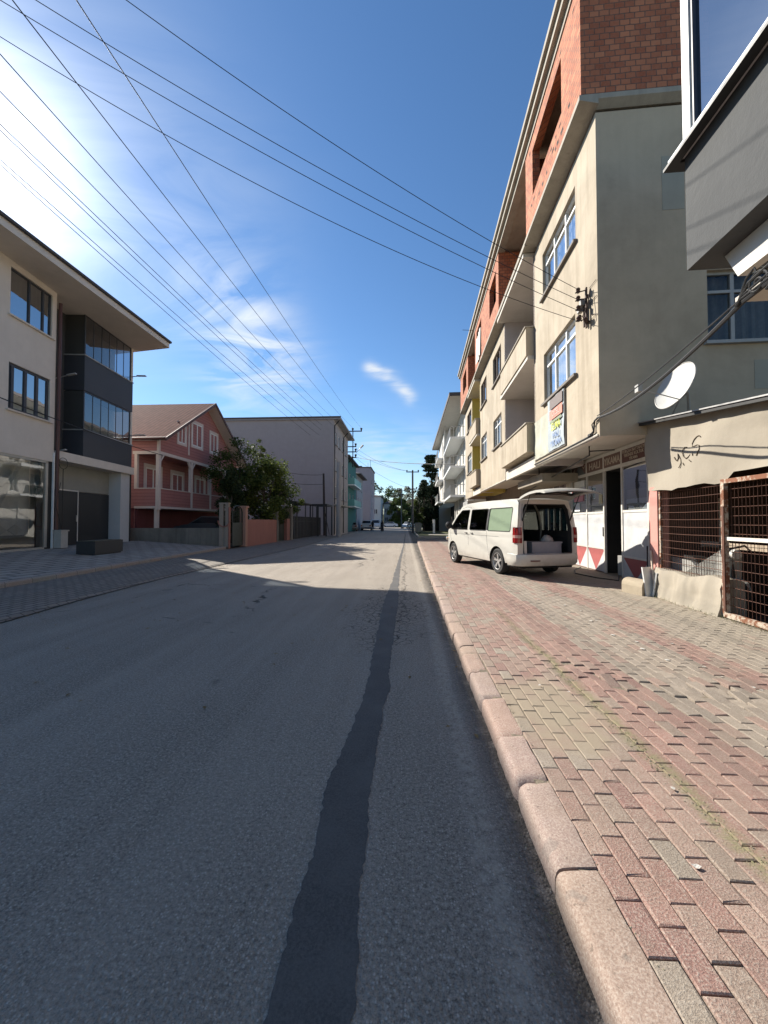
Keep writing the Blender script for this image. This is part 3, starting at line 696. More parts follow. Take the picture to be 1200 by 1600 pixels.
pt = MB(); pt.box(4.72, 5.12, Y0 - .006, Y0 + .02, 7.55, 8.62); pt.box(6.3, 7.4, Y0 - .006, Y0 + .02, 4.0, 4.55); parts(pt, 'render_patch', plaster('patch_render', (.39, .36, .285), (.30, .27, .21), .2, .4), ap)
w = MB()
w.poly([(FX, Y1, 3.18), (14, Y1, 3.18), (14, Y1, 12.5), (FX, Y1, 12.5)]); w.poly([(14, Y0, .1), (14, Y1, .1), (14, Y1, 12.5), (14, Y0, 12.5)]); parts(w, 'rear_wall', M_sidewall, ap)
# floor slab over the shops (soffit) with rounded drip edge
s = MB(); s.box(FX + .01, 9, Y0 + .01, Y1, 3.37, 3.5); s.box(FX + .01, FX + .14, Y0 + .01, Y1, 3.16, 3.37); s.build('floor_slab', M_soffit, ap)
s = MB(); s.tube([(FX - .004, Y0 + .05, 3.2), (FX - .004, LOG[0][0], 3.2)], .022, 6); s.tube([(FX - .004, LOG[0][1], 3.2), (FX - .004, LOG[1][0], 3.2)], .022, 6); parts(s, 'drip_edge', M_soffit, ap)
# windows of the facade
lab = ['wide three part window on the lower floor above the banner', 'wide three part window on the upper floor']
for i, h in enumerate(big):
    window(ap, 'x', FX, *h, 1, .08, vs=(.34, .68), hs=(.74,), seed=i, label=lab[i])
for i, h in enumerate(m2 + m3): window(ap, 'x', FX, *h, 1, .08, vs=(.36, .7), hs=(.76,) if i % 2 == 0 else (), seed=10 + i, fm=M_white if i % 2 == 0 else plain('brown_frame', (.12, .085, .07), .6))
window(ap, 'y', Y0, *SW[0], 1, .08, vs=(.20, .62), hs=(.72,), fm=M_greyf, seed=31, gm=glassmat('side_glass', (.55, .57, .56), .45, 1.45, .02), label='grey framed window in the shaded side wall', cm=plain('curtain_grey', (.33, .33, .32), .9, 0, .3, 2), sillm=M_greyf)
# recessed balconies
for k, (a, b) in enumerate(LOG):
    r = MB(); r.box(4.75, 4.9, a, b, 3.18, 9.62); r.box(FX, 4.76, b - .004, b + .1, 3.18, 9.62); r.box(FX, 4.76, a - .1, a + .004, 3.18, 9.62)
    r.build('balcony_recess', M_lilac if k == 0 else M_yellow, ap)
    for z in (3.62, 6.57):
        p = MB(); yb = b - .25
        p.box(3.26, 3.38, a, yb, z, z + .86); p.box(3.38, 4.75, a, a + .11, z, z + .86); p.box(3.38, FX, yb - .1, yb, z, z + .86)
        p.poly([(3.26, a, z), (4.76, a, z - .09), (4.76, b, z - .09), (3.26, yb, z)]); p.poly([(3.26, a, z), (4.76, a, z - .09), (4.76, a, z), ])
        bal = p.build('balcony', M_facade, ap)
        c = MB(); c.box(3.22, 3.42, a - .02, yb + .02, z + .862, z + .90); c.box(3.42, 4.0, a - .03, a + .14, z + .862, z + .90); c.build('coping', M_conc, bal)
        f = MB(); f.box(3.42, 4.74, a + .12, b, z + .03, z + .07); f.build('floor', M_conc, bal)
        d = MB(); d.box(4.70, 4.745, a + 1.1, a + 2.0, z + .07, z + 2.1); dd_ = d.build('balcony_door', M_white, ap)
        d = MB(); d.box(4.69, 4.698, a + 1.2, a + 1.9, z + .3, z + 2.0); d.build('pane', M_dglass, dd_)
        l = MB(); l.lathe([(0, 0), (.05, 0), (.05, -.03), (.02, -.09), (0, -.09)], (4.1, (a + b) / 2, z + 2.86 - (.0 if z < 5 else .0)), 'z', 10); l.build('ceiling_lamp', M_black, ap)
    for z in (6.45, 9.62):
        s = MB(); s.box(3.3 if z < 9 else 3.2, 4.8, a, b, z, z + .12); s.build('ceiling_slab', M_soffit, ap)
# concrete ledge under the brick storey
e = MB(); zb, zt = 9.70, 9.90
for a, b in ((Y0 - .10, LOG[0][0] - .3), (LOG[0][1] - .3, LOG[1][0] - .3), (LOG[1][1] - .3, Y1 + .4)):
    e.prism([(FX + .02, zb), (3.16, zt - .1), (3.16, zt), (FX + .02, zt)], 'y', a, b)
for a, b in LOG: e.box(3.16, 4.8, a - .3, b - .3, zt - .14, zt)
e.prism([(Y0 + .02, zb), (Y0 - .10, zt - .1), (Y0 - .10, zt), (Y0 + .5, zt), (Y0 + .5, zb)], 'x', 3.5, 14)
parts(e, 'ledge', M_conc, ap)
# the raw brick storey
BX, bz0, bz1 = 3.2, 9.902, 12.35
b = MB()
wall(b, 'x', BX, Y0 - .08, 11.6, bz0, bz1, [(8.72, 10.92, 10.68, 11.95)], 1, .2)
wall(b, 'x', BX, 15.6, 22.1, bz0, bz1, [(16.1, 17.6, 10.68, 11.95), (19.9, 21.5, 10.3, 12.0)], 1, .2)
wall(b, 'x', BX, 25.3, 29.8, bz0, bz1, [(26.2, 28.2, 10.68, 11.95)], 1, .2)
wall(b, 'y', Y0 - .08, BX, 14, bz0, 12.9, (), 1, .2)
for a in (15.6, 25.3): wall(b, 'y', a, BX, 5.0, bz0, bz1)
for a, c in ((11.6, 15.6), (22.1, 25.3)): wall(b, 'x', 5.0, a, c, bz0, bz1, [(a + 1.2, a + 2.2, bz0 + .05, 12.0)], 1, .2)
b.poly([(BX, 11.6, bz0), (5, 11.6, bz0), (5, 11.6, bz1), (BX, 11.6, bz1)]); b.poly([(BX, 22.1, bz0), (5, 22.1, bz0), (5, 22.1, bz1), (BX, 22.1, bz1)])
parts(b, 'brick_storey', M_brick, ap)
h = MB(); rh = random.Random(4)          # missing bits of brick in the wall face
for i in range(26):
    y = rh.choice((rh.uniform(7.8, 11.3), rh.uniform(7.8, 11.3), rh.uniform(15.9, 21.8))); z = rh.choice((10.2, 10.33, 10.46, 12.05)) + .0
    h.box(BX - .003, BX + .05, y, y + rh.uniform(.05, .11), z, z + rh.uniform(.05, .09))
parts(h, 'brick_hole', M_dark, ap)
d = MB(); d.box(BX + 2.6, BX + 2.65, 7.9, 11.4, 9.95, 12.3); d.box(BX + 2.6, BX + 2.65, 15.9, 22.0, 9.95, 12.3); d.box(BX + 2.6, BX + 2.65, 25.6, 29.7, 9.95, 12.3); d.box(5.4, 5.45, 11.6, 29, 9.95, 12.3); d.build('inner_wall', brickmat('brick_inner_shaded', (.14, .045, .03), (.18, .07, .045), (.1, .06, .05)), ap)  # same brick in a darker colour, interior shade painted in
bm_ = MB(); bm_.box(BX - .03, BX + .25, Y0 - .06, Y1 + .4, bz1 + .002, 12.52); bm_.build('ring_beam', M_conc, ap)
r = MB(); r.box(2.98, 14, Y0 - .35, Y1 + .5, 12.70, 12.84); r.box(3.06, 14, Y0 - .28, Y1 + .5, 12.522, 12.70); r.build('roof', M_conc, ap)
# rods sticking out of the slab edge
rr = MB(); rr.tube([(3.0, 21.2, 12.0), (2.4, 21.2, 12.05)], .012, 5); rr.build('rebar', M_black, ap)
# hanging cloth in the brick opening
hc = MB(); ry = random.Random(2)
for i in range(14):
    a, b2 = 19.95 + i * .09, 20.04 + i * .09; x0, x1 = 3.13 + .03 * math.sin(i * 1.7), 3.13 + .03 * math.sin((i + 1) * 1.7)
    t0 = 11.8 - .03 * abs(i - 6) - .25 * math.sin(i * .22); b0 = 10.05 + .1 * math.sin(i * .7)
    hc.poly([(x0, a, b0), (x1, b2, b0 + .03), (x1 + .04, b2, t0), (x0 + .04, a, t0)])
lone(hc, 'hanging_sheet', plain('white_sheet', (.66, .62, .56), .9), 'crumpled whitish sheet hanging out of the brick opening on the top storey', 'sheet', (3.13, 20.5, 10.1), RF, smooth=True)

# ---- ground floor: carpet washing shop front (plane x = 5)
SX = 5.0
M_alu = plain('aluminium', (.60, .57, .52), .45, .0, .12)
M_panelw = plain('painted_panel', (.50, .50, .50), .55, 0, .14, 3)
M_panelr = plain('red_panel', (.36, .09, .085), .6, 0, .15)
M_mar = plain('maroon_sign', (.15, .085, .07), .6, 0, .25, 4)
sh = thing('carpet_cleaning_shop', 'carpet washing shop front with aluminium frames, dark open doorway and diamond panels', 'shop front', (SX, 8.9, .12), RF)
ML = [13.15, 12.02, 10.95, 10.02, 8.92]
fr = MB()
for i, y in enumerate(ML): fr.box(SX, SX + .06, y - .03, y + .03, .12, 3.3)
for z0, z1 in ((3.26, 3.33), (2.86, 2.94)): fr.box(SX - .006, SX + .066, 8.89, 13.18, z0, z1)
for a, b in ((8.95, 9.99), (10.98, 11.99), (12.05, 13.12)): fr.box(SX + .006, SX + .05, a, b, 1.72, 1.78); fr.box(SX + .006, SX + .05, a, b, .74 if a > 10 else .62, (.74 if a > 10 else .62) + .045)
fr.build('frame', M_alu, sh)
# lit shop panes: upper clear, lower painted
for a, b in ((8.95, 9.99), (10.98, 11.99), (12.05, 13.12)):
    gg = MB(); gg.poly([(SX + .02, a, 1.78), (SX + .02, b, 1.78), (SX + .02, b, 2.86), (SX + .02, a, 2.86)]); gg.build('pane', M_glass, sh)
    pp = MB(); z0 = .62 if a < 10 else .74; pp.box(SX + .02, SX + .04, a, b, z0 + .045, 1.72); pp.build('painted_pane', M_panelw, sh)
    cu = MB(); cu.box(SX + .10, SX + .12, a, b, 1.78, 2.05); cu.build('low_curtain', plain('white_paper', (.72, .72, .70), .8), sh)
    cu = MB(); cu.box(SX + .12, SX + .14, a, b, 2.05, 2.28); cu.build('olive_band', plain('olive_band', (.23, .22, .17), .8), sh)
kp = MB(); kp.box(SX + .02, SX + .05, 10.98, 13.12, .12, .74); kp.box(SX + .02, SX + .05, 8.95, 9.99, .12, .62); parts(kp, 'kick_panel', M_panelr, sh)
dm = MB()
for a, b, zt in ((10.98, 11.99, .74), (12.05, 13.12, .74), (8.95, 9.99, .62)):
    m_ = (a + b) / 2; zq = zt - .01
    dm.prism([(a, .13), (m_, .13), (a, zq)], 'x', SX + .015, SX + .02); dm.prism([(m_, .13), (b, .13), (b, zq)], 'x', SX + .015, SX + .02)
parts(dm, 'diamond', M_panelw, sh)
dr = MB(); dr.box(SX + .55, SX + .6, 10.05, 10.92, .12, 2.86); dr.box(SX + .06, SX + .6, 10.90, 10.92, .12, 2.86); dr.box(SX + .06, SX + .6, 10.05, 10.07, .12, 2.86); dr.box(SX + .07, SX + .6, 10.07, 10.9, 2.84, 2.86); dr.build('doorway', plain('doorway_dark', (.012, .011, .01), .95), sh)
bk = MB(); bk.box(SX + .45, SX + .5, 8.9, 10.0, .12, 3.2); bk.box(SX + .45, SX + .5, 10.97, 13.2, .12, 3.2); parts(bk, 'shop_interior', M_dark, sh)
ib = MB(); ib.box(SX + .15, SX + .45, 10.15, 10.55, .12, .62); lone(ib, 'storage_box', plain('box_grey', (.30, .29, .27), .7), 'grey box standing inside the dark shop doorway', 'box', (SX + .3, 10.35, .12), RF)
hd = MB(); hd.box(SX - .02, SX, 10.965, 10.99, 1.1, 1.35); hd.build('door_handle', M_black, sh)
# shop sign cells
def cell(a, b, mat=M_mar, pr=sh):
    c = MB(); c.box(SX + .01, SX + .05, a, b, 2.94, 3.26); return c.build('sign_panel', mat, pr)
M_let = plain('faded_letters', (.50, .43, .35), .6); M_letd = plain('dark_letters', (.07, .05, .06), .6)
c1 = cell(12.05, 13.12); e = MB(); e.prism([(12.95, 2.945), (12.52, 3.24), (12.1, 2.945)], 'x', SX + .004, SX + .01); e.build('emblem', plain('emblem_grey', (.10, .11, .11), .5), c1)
e = MB(); e.tube([(SX + .003, 13.02, 2.99), (SX + .003, 12.95, 3.12), (SX + .003, 12.85, 3.17), (SX + .003, 12.88, 3.08), (SX + .003, 12.98, 3.02)], .010, 5); e.tube([(SX + .003, 12.3, 3.2), (SX + .003, 12.2, 3.12), (SX + .003, 12.1, 3.2)], .008, 5); e.build('emblem_stroke', M_let, c1)
c2 = cell(10.98, 11.99); lettering(c2, 'HALI', .27, 'x', SX + .008, 11.48, 3.09, M_let, wscale=1.25)
c3 = cell(10.05, 10.92); lettering(c3, 'YIKAMA', .26, 'x', SX + .008, 10.49, 3.09, M_let, wscale=.86)
c4 = cell(8.95, 9.99, plain('maroon_sign_dark', (.105, .045, .04), .6, 0, .2, 4))
for t, z in (('YORGAN BATTANİYE', 3.20), ('YERİNDE KOLTUK', 3.105), ('YIKAMA', 3.005)): lettering(c4, t, .105, 'x', SX + .008, 9.47, z, M_let, wscale=.96)
# papers taped to the pane
pa = MB(); pa.box(SX - .003, SX + .012, 12.25, 12.95, 2.12, 2.36)
o = lone(pa, 'price_poster', plain('pink_paper', (.62, .28, .30), .8), 'pink price poster taped inside the shop pane behind the raised tailgate', 'poster', (SX, 12.6, 2.1), RF)
lettering(o, '80 TL', .21, 'x', SX - .003, 12.6, 2.24, plain('white_ink', (.75, .70, .70), .8))
pa = MB(); pa.box(SX - .003, SX + .012, 12.5, 12.9, 1.82, 2.08); o = lone(pa, 'notice_sheet', plain('white_paper', (.72, .72, .70), .8), 'white notice sheet below the pink price poster', 'notice', (SX, 12.7, 1.8), RF)
pa = MB(); pa.box(SX - .003, SX + .012, 12.15, 12.9, 2.55, 2.76); o = lone(pa, 'window_notice', plain('white_paper', (.72, .72, .70), .8), 'white lettered notice above the raised van tailgate', 'notice', (SX, 12.5, 2.6), RF)
lettering(o, 'TEMİZ', .15, 'x', SX - .003, 12.45, 2.655, M_letd)
pa = MB(); pa.box(SX - .003, SX + .012, 11.05, 11.22, 2.0, 2.25); lone(pa, 'yellow_sticker', plain('yellow_paper', (.70, .60, .35), .8), 'small yellowish sticker on the pane beside the open doorway', 'sticker', (SX, 11.1, 2), RF)
# header wall above the shop, end pillar, column
hw = MB(); hw.box(SX + .01, SX + .2, 8.6, 29, 3.33, 3.36); hw.box(SX - .02, SX + .3, 13.18, 13.5, .1, 3.36); hw.build('column', M_soffit, ap)
pl = MB(); pl.poly([(SX, 8.89, .1), (4.43, 7.785, .1), (4.43, 7.785, 2.15), (SX, 8.89, 2.15)]); pl.box(4.40, 4.6, 7.56, 7.783, .1, 2.15); pl.build('pink_pillar', plaster('pink_paint', (.52, .25, .21), (.40, .22, .19), .25, .3), ap)
pl = MB(); pl.poly([(SX, 8.889, 2.15), (4.43, 7.784, 2.15), (4.43, 7.784, 3.36), (SX, 8.889, 3.36)]); pl.build('white_pillar_top', plaster('white_paint', (.55, .54, .50), (.42, .40, .36), .2, .3), ap)
# second shop with mauve sign, grey wall, reddish brown shutters
s2 = thing('neighbouring_shop', 'dim shop front with a pale mauve sign of four lettered panes, beyond the van', 'shop front', (SX, 14.5, .12), RF)
sg = MB(); sg.box(SX, SX + .06, 13.55, 16.1, 2.50, 2.98); sgo = sg.build('sign_board', plain('mauve_board', (.33, .28, .28), .6, 0, .2, 3), s2)
for t, y in (('ÇLAJ', 15.75), ('EMLC', 15.12), ('DANTO', 14.5), ('TEL', 13.9)): lettering(sgo, t, .25, 'x', SX - .001, y, 2.74, M_letd, wscale=.8)
f = MB(); [f.box(SX - .008, SX + .05, y - .02, y + .02, .12, 2.98) for y in (13.56, 14.2, 14.82, 15.44, 16.08)]; f.box(SX - .006, SX + .05, 13.55, 16.1, 2.46, 2.5); f.build('frame', M_alu, s2)
g = MB(); g.poly([(SX + .03, 13.55, .12), (SX + .03, 16.1, .12), (SX + .03, 16.1, 2.46), (SX + .03, 13.55, 2.46)]); g.build('pane', M_dglass, s2)
k = MB(); k.box(SX + .4, SX + .45, 13.5, 16.2, .1, 3.36); k.build('shop_interior', M_dark, s2)
gw = MB(); gw.box(SX, SX + .2, 16.1, 19.6, .1, 3.36); gw.build('ground_floor_wall', plaster('grey_ground', (.22, .20, .17), (.13, .12, .10), .4, .5), ap)
vt = MB(); vt.box(SX - .02, SX, 17.3, 17.75, 2.35, 2.45); vt.box(SX - .02, SX, 17.3, 17.75, 2.22, 2.31); vt.build('vent', M_dark, ap)
M_rb = plain('red_brown_shutter', (.15, .055, .04), .7, 0, .2, 5)
for y in (19.7, 22.1, 24.5, 26.9):
    d = MB(); d.box(SX + .02, SX + .06, y, y + 2.2, .12, 2.75)
    for i in range(12): d.box(SX, SX + .02, y + .02 + i * .183, y + .15 + i * .183, .14, 2.73)
    d.build('shutter', M_rb, ap)
d = MB(); [d.box(SX - .02, SX + .2, y, y + .2, .1, 3.36) for y in (19.5, 21.9, 24.3, 26.7, 29.1)]; d.box(SX, SX + .2, 19.7, 29.1, 2.752, 3.36); d.build('shutter_surround', plaster('surround', (.25, .20, .16), (.14, .12, .10), .3, .5), ap)
dp = MB(); dp.box(3.9, 5.0, 12.6, 15.6, 2.78, 3.04); dp.build('dropped_beam', plaster('beam_render', (.30, .26, .20), (.18, .15, .12), .4, .5), ap)
# black steel hanger frame and pipes below the soffit
hp = MB(); hp.tube([(4.2, 16.0, 2.62), (4.2, 12.4, 2.93), (4.2, 9.9, 3.14), (4.2, 9.9, 3.37)], .018, 6); hp.tube([(4.2, 9.9, 3.24), (4.75, 9.8, 3.25)], .016, 6); hp.tube([(4.2, 13.9, 2.80), (4.2, 13.9, 3.37)], .018, 6); hp.tube([(4.2, 13.9, 2.95), (4.8, 13.85, 2.95)], .014, 6)
lone(hp, 'awning_rail', M_black, 'thin black steel awning rail hung below the overhang in front of the shop signs', 'rail', (4.2, 12, 2.8), RF)
# cable loop at the facade's lower corner
cb = MB(); X_ = FX - .03
cb.tube([(X_, 7.80, 3.52), (X_, 7.92, 3.50), (X_, 7.95, 3.40), (X_, 7.97, 3.28), (X_, 8.1, 3.24), (X_, 9.4, 3.225), (X_, 11.9, 3.22)], .018, 6); cb.tube([(X_ - .02, 7.82, 3.50), (X_ - .02, 8.0, 3.44), (X_ - .02, 7.93, 3.3), (X_, 8.25, 3.23)], .012, 6)
cb.obox((X_ - .01, 8.12, 3.26), (.02, .06, .02))
lone(cb, 'corner_cable', M_wire, 'black cable looped round the lower corner of the cream facade', 'cable', (FX, 7.9, 3.3), RF)

# ---- the banner below the first floor window
bn = thing('banner', 'weathered printed banner hanging below the lower wide window of the cream facade', 'banner', (FX, 10.6, 3.3), RF)
def hang(y0, y1, z0, z1, mat, dx=.03, nm='cloth'):
    b = MB(); n = 14
    for i in range(n):
        for j in range(6):
            P = lambda i, j: (FX - dx - .012 * math.sin(i * .9 + j * .5) - .01 * math.sin(j * 1.3), y0 + (y1 - y0) * i / n, z0 + (z1 - z0) * j / 6)
            b.poly([P(i, j), P(i + 1, j), P(i + 1, j + 1), P(i, j + 1)])
    return b.build(nm, mat, bn, True)
hang(9.48, 10.62, 3.36, 4.70, plain('banner_blue', (.34, .38, .40), .7, 0, .15, 3), .04)
hang(10.60, 11.85, 3.34, 4.45, plain('banner_pale', (.40, .40, .32), .7, 0, .22, 3), .03, 'faded_cloth')
b = MB(); b.box(FX - .072, FX - .066, 9.52, 10.4, 4.42, 4.68); b.build('dark_band', plain('band_dark', (.16, .13, .12), .7), bn)
b = MB(); b.box(FX - .073, FX - .067, 9.53, 10.42, 4.14, 4.38); rb = b.build('red_band', plain('band_red', (.60, .22, .16), .7), bn)
lettering(rb, 'ÖZEL', .20, 'x', FX - .074, 9.96, 4.26, plain('letters_pink', (.66, .42, .36), .7))
b = MB(); b.box(FX - .072, FX - .066, 9.6, 10.4, 4.05, 4.11); b.build('green_band', plain('band_green', (.22, .25, .16), .7), bn)
lettering(bn, 'ELMA', .27, 'x', FX - .068, 9.98, 3.93, plain('letters_lime', (.52, .56, .10), .7))
lettering(bn, 'HALI', .22, 'x', FX - .068, 9.98, 3.70, plain('letters_blue', (.22, .30, .48), .7))
lettering(bn, 'YIKAMA', .22, 'x', FX - .068, 10.0, 3.50, plain('letters_blue', (.22, .30, .48), .7))
b = MB(); b.tube([(FX - .02, 9.46, 3.33), (FX - .02, 11.9, 3.33)], .015, 6); b.tube([(FX - .02, 9.46, 3.33), (FX - .02, 9.46, 4.7)], .015, 6); b.build('batten', M_sillst, bn)

# ---- insulator rack on the facade corner
ir = thing('insulator_rack', 'rusty cluster of insulators and junction brackets bolted to the facade corner', 'insulator rack', (FX, 8.15, 5.7), RF)
b = MB(); b.box(FX - .08, FX - .05, 8.12, 8.17, 5.48, 6.32); b.box(FX - .08, FX - .05, 8.22, 8.27, 5.55, 6.1); b.box(FX - .05, FX, 8.14, 8.24, 5.6, 5.63); b.box(FX - .05, FX, 8.14, 8.24, 6.15, 6.18)
for z in (5.62, 5.85, 6.05, 6.22): b.tube([(FX - .08, 8.05, z), (FX - .26, 8.20, z + .03)], .012, 5)
b.tube([(FX - .1, 8.3, 5.7), (FX - .14, 8.34, 5.85), (FX - .1, 8.36, 6.0), (FX - .05, 8.25, 6.05)], .012, 5); b.tube([(FX - .1, 8.05, 5.5), (FX - .2, 8.0, 5.65), (FX - .1, 7.98, 5.9), (FX - .05, 8.0, 6.2)], .012, 5)
b.tube([(FX - .02, 8.1, 5.95), (FX - .02, 7.79, 5.95)], .007, 4); b.tube([(FX - .02, 8.05, 5.7), (FX - .02, 7.80, 5.58), (FX - .02, 8.1, 5.6)], .006, 4); b.tube([(FX - .02, 8.1, 6.28), (FX - .02, 7.8, 6.27)], .006, 4)
b.build('bracket', plain('rusty_steel', (.07, .045, .035), .8, .3, .4), ir)
for i, (y, z) in enumerate(((8.2, 5.65), (8.2, 5.88), (8.2, 6.08), (8.2, 6.25), (8.34, 5.75), (8.05, 5.55))):
    q = MB(); q.lathe([(0, .0), (.03, .0), (.045, .03), (.03, .05), (.045, .07), (.03, .1), (0, .11)], (FX - .2 if i < 4 else FX - .12, y, z), 'z', 10); q.build('insulator', plain('brown_porcelain', (.07, .035, .025), .3), ir, True)
q = MB(); q.box(FX - .16, FX - .07, 8.28, 8.38, 5.9, 6.02); q.box(FX - .15, FX - .07, 8.20, 8.27, 6.0, 6.13); q.build('junction_box', M_greyf, ir)

# ---- neighbouring grey building: overhanging bay at the upper right
gb = thing('grey_building', 'grey textured building with an overhanging glazed bay at the right edge', 'building', (2.6, 3.95, 0.1), RF)
M_grey = plaster('grey_stucco', (.078, .080, .080), (.05, .052, .055), .15, .5, .6)
b = MB(); b.box(2.6, 5.4, -1.6, 3.93, 3.94, 5.06); b.build('bay', M_grey, gb)
b = MB(); b.box(2.5, 2.64, -1.7, 4.02, 5.062, 5.12); b.box(2.64, 5.4, 3.9, 4.02, 5.062, 5.12); b.build('sill', plain('white_sill', (.62, .62, .62), .5), gb)
b = MB(); b.box(2.47, 2.56, -1.7, 4.05, 5.03, 5.06); b.box(2.56, 5.4, 3.94, 4.05, 5.03, 5.06); b.build('drip', M_black, gb)
fr = MB(); fr.box(2.58, 2.66, 3.82, 3.92, 5.122, 8.2)
for y in (2.9, 1.9, .9, -.1): fr.box(2.6, 2.65, y - .03, y + .03, 5.122, 8.2)
fr.box(2.66, 5.4, 3.85, 3.90, 5.122, 5.17); gfr = fr.build('window_frame', M_white, gb)
fr = MB(); fr.box(2.602, 2.64, -1.6, 3.815, 5.125, 5.18); fr.box(2.597, 2.655, 3.79, 3.815, 5.13, 8.2); fr.build('inner_frame', plain('blue_grey_frame', (.05, .06, .09), .4), gfr)
g = MB(); g.poly([(2.63, -1.6, 5.18), (2.63, 3.79, 5.18), (2.63, 3.79, 8.2), (2.63, -1.6, 8.2)]); g.build('pane', glassmat('bay_glass', (.08, .085, .10), .45, 1.45, .05), gfr)
b = MB(); b.box(2.75, 5.4, -1.6, 3.80, 5.07, 8.2); b.build('room', M_dark, gb)
b = MB(); b.box(2.5, 6.5, -1.7, 4.0, 8.2, 8.6); b.build('upper_slab', M_grey, gb)
b = MB(); b.box(4.6, 9, -1.7, 3.3, .1, 3.3); b.build('ground_wall', M_facade, gb)
b = MB(); b.prism([(3.60, 3.66), (3.74, 3.935), (-1.6, 3.935), (-1.6, 3.66)], 'x', 2.80, 2.88); b.build('fascia', plaster('white_fascia', (.70, .67, .62), (.58, .55, .50), .2, .4), gb)
b = MB(); b.box(3.02, 5.4, -1.6, 3.92, 3.60, 3.64); b.build('canopy_ceiling', M_soffit, gb)
b = MB(); b.box(2.881, 3.019, -1.6, 3.70, 3.78, 3.80); b.build('shadow_gap', M_dark, gb)  # dark sheet painting the shade in the recess behind the fascia

# scroll bracket carrying the cables
sb = MB()
def spiral(c, r0, r1, a0, a1, n=22, flip=1):
    return [(c[0], c[1] + flip * (r0 + (r1 - r0) * i / n) * math.cos(a0 + (a1 - a0) * i / n), c[2] + (r0 + (r1 - r0) * i / n) * math.sin(a0 + (a1 - a0) * i / n)) for i in range(n + 1)]
sb.tube(spiral((2.74, 3.34, 3.44), .02, .10, 0, 9.5), .010, 6); sb.tube(spiral((2.74, 3.12, 3.56), .01, .05, 3, 11), .010, 6)
sb.tube([(2.74, 3.55, 3.36), (2.74, 3.42, 3.49), (2.74, 3.22, 3.52), (2.74, 3.05, 3.60), (2.74, 2.9, 3.62)], .014, 6); sb.tube([(2.74, 3.26, 3.34), (2.74, 3.16, 3.40), (2.74, 3.1, 3.5), (2.74, 3.06, 3.6), (2.80, 3.04, 3.72)], .012, 6)
sb.tube([(2.74, 3.52, 3.40), (2.74, 3.44, 3.54), (2.74, 3.36, 3.58), (2.74, 3.34, 3.52)], .010, 6)
sb.lathe([(0, 0), (.018, .01), (.02, .03), (0, .045)], (2.74, 3.05, 3.62), 'z', 8)
lone(sb, 'scroll_bracket', M_black, 'wrought iron scroll bracket holding cables below the white fascia', 'bracket', (2.74, 3.2, 3.5), RF, smooth=True)
bc = MB()
def sag(p, q, s, n=16): return [tuple(Vector(p).lerp(Vector(q), i / n) - Vector((0, 0, s * 4 * (i / n) * (1 - i / n)))) for i in range(n + 1)]
bc.tube(sag((3.46, 7.78, 3.52), (2.76, 3.5, 3.38), .16), .020, 6); bc.tube(sag((3.46, 7.78, 3.56), (2.74, 3.5, 3.40), .05), .009, 5); bc.tube(sag((2.76, 3.5, 3.38), (2.72, 1.4, 3.62), .03), .020, 6)
bc.tube(sag((2.74, 3.5, 3.42), (2.72, 1.4, 3.70), .01), .010, 5); bc.tube(sag((2.74, 3.5, 3.40), (2.70, 1.4, 3.56), .02), .010, 5)
lone(bc, 'cable_bundle', M_wire, 'thick black cable bundle sagging from the scroll bracket to the facade corner', 'cable', (3.1, 5.5, 3.4), RF, smooth=True)
# ---- lean-to shed: tarpaulin, wire cage, gate
tp_ = MB(); n, mq = 34, 12
def TP(i, j):
    y = 7.84 - (7.84 - 1.5) * i / n; u = j / mq
    zt = 3.385 - (7.84 - y) * .135; zb = (2.07 + .018 * math.sin(y * 5.1) + .012 * math.sin(y * 13)) if y > 5.95 else 2.20
    z = zb + (zt - zb) * u
    x = 4.38 - .02 * math.sin(y * 3 + u * 4) - .03 * mnoise.noise((y * 2.2, u * 3, 1)) - .02 * mnoise.noise((y * 7, u * 9, 4)) * (1 - u)
    return (x, y, z)
for i in range(n):
    for j in range(mq): tp_.poly([TP(i, j), TP(i + 1, j), TP(i + 1, j + 1), TP(i, j + 1)])
M_tarp = plaster('tarpaulin', (.33, .29, .23), (.23, .20, .155), .25, .5, .3)
shd = thing('lean_to_shed', 'lean-to shed closed by a beige tarpaulin scrawled with letters, under a thin metal roof', 'shed', (4.4, 7.6, .12), RF)
tpo = tp_.build('tarpaulin', M_tarp, shd, True)
gfi = MB()       # hand written letters y.C.S on the tarpaulin
def pxg(u, v):
    y, z = 7.02 - (u - 270) / 620 * .66, 2.86 - (v - 170) / 660 * .46
    zt = 3.385 - (7.84 - y) * .135; zb = 2.07; uu = (z - zb) / (zt - zb)
    return (4.38 - .02 * math.sin(y * 3 + uu * 4) - .03 * mnoise.noise((y * 2.2, uu * 3, 1)) - .02 * mnoise.noise((y * 7, uu * 9, 4)) * (1 - uu) - .009, y, z)
for st in ([(275, 530), (310, 600), (345, 640), (375, 590), (370, 470), (400, 560), (430, 620), (440, 700), (420, 790), (395, 820)], [(480, 720), (510, 780)],
           [(550, 365), (510, 355), (475, 400), (470, 480), (500, 570), (560, 635), (610, 610), (645, 560)], [(625, 680), (675, 735)], [(705, 555), (712, 605)],
           [(870, 230), (820, 175), (750, 185), (700, 230), (665, 320), (675, 385), (730, 390), (800, 380), (860, 420), (865, 490), (830, 560), (800, 630)]):
    gfi.tube([pxg(*p) for p in st], .0075, 5)
gfi.build('scrawled_letters', plain('spray_brown', (.11, .085, .06), .9), tpo, True)
rf = MB(); rf.prism([(7.9, 3.41), (7.9, 3.43), (1.4, 2.57 + .0), (1.4, 2.55)], 'x', 4.2, 8.2)
rf.build('roof_sheet', plain('roof_steel', (.32, .31, .30), .5, .4, .2), shd)
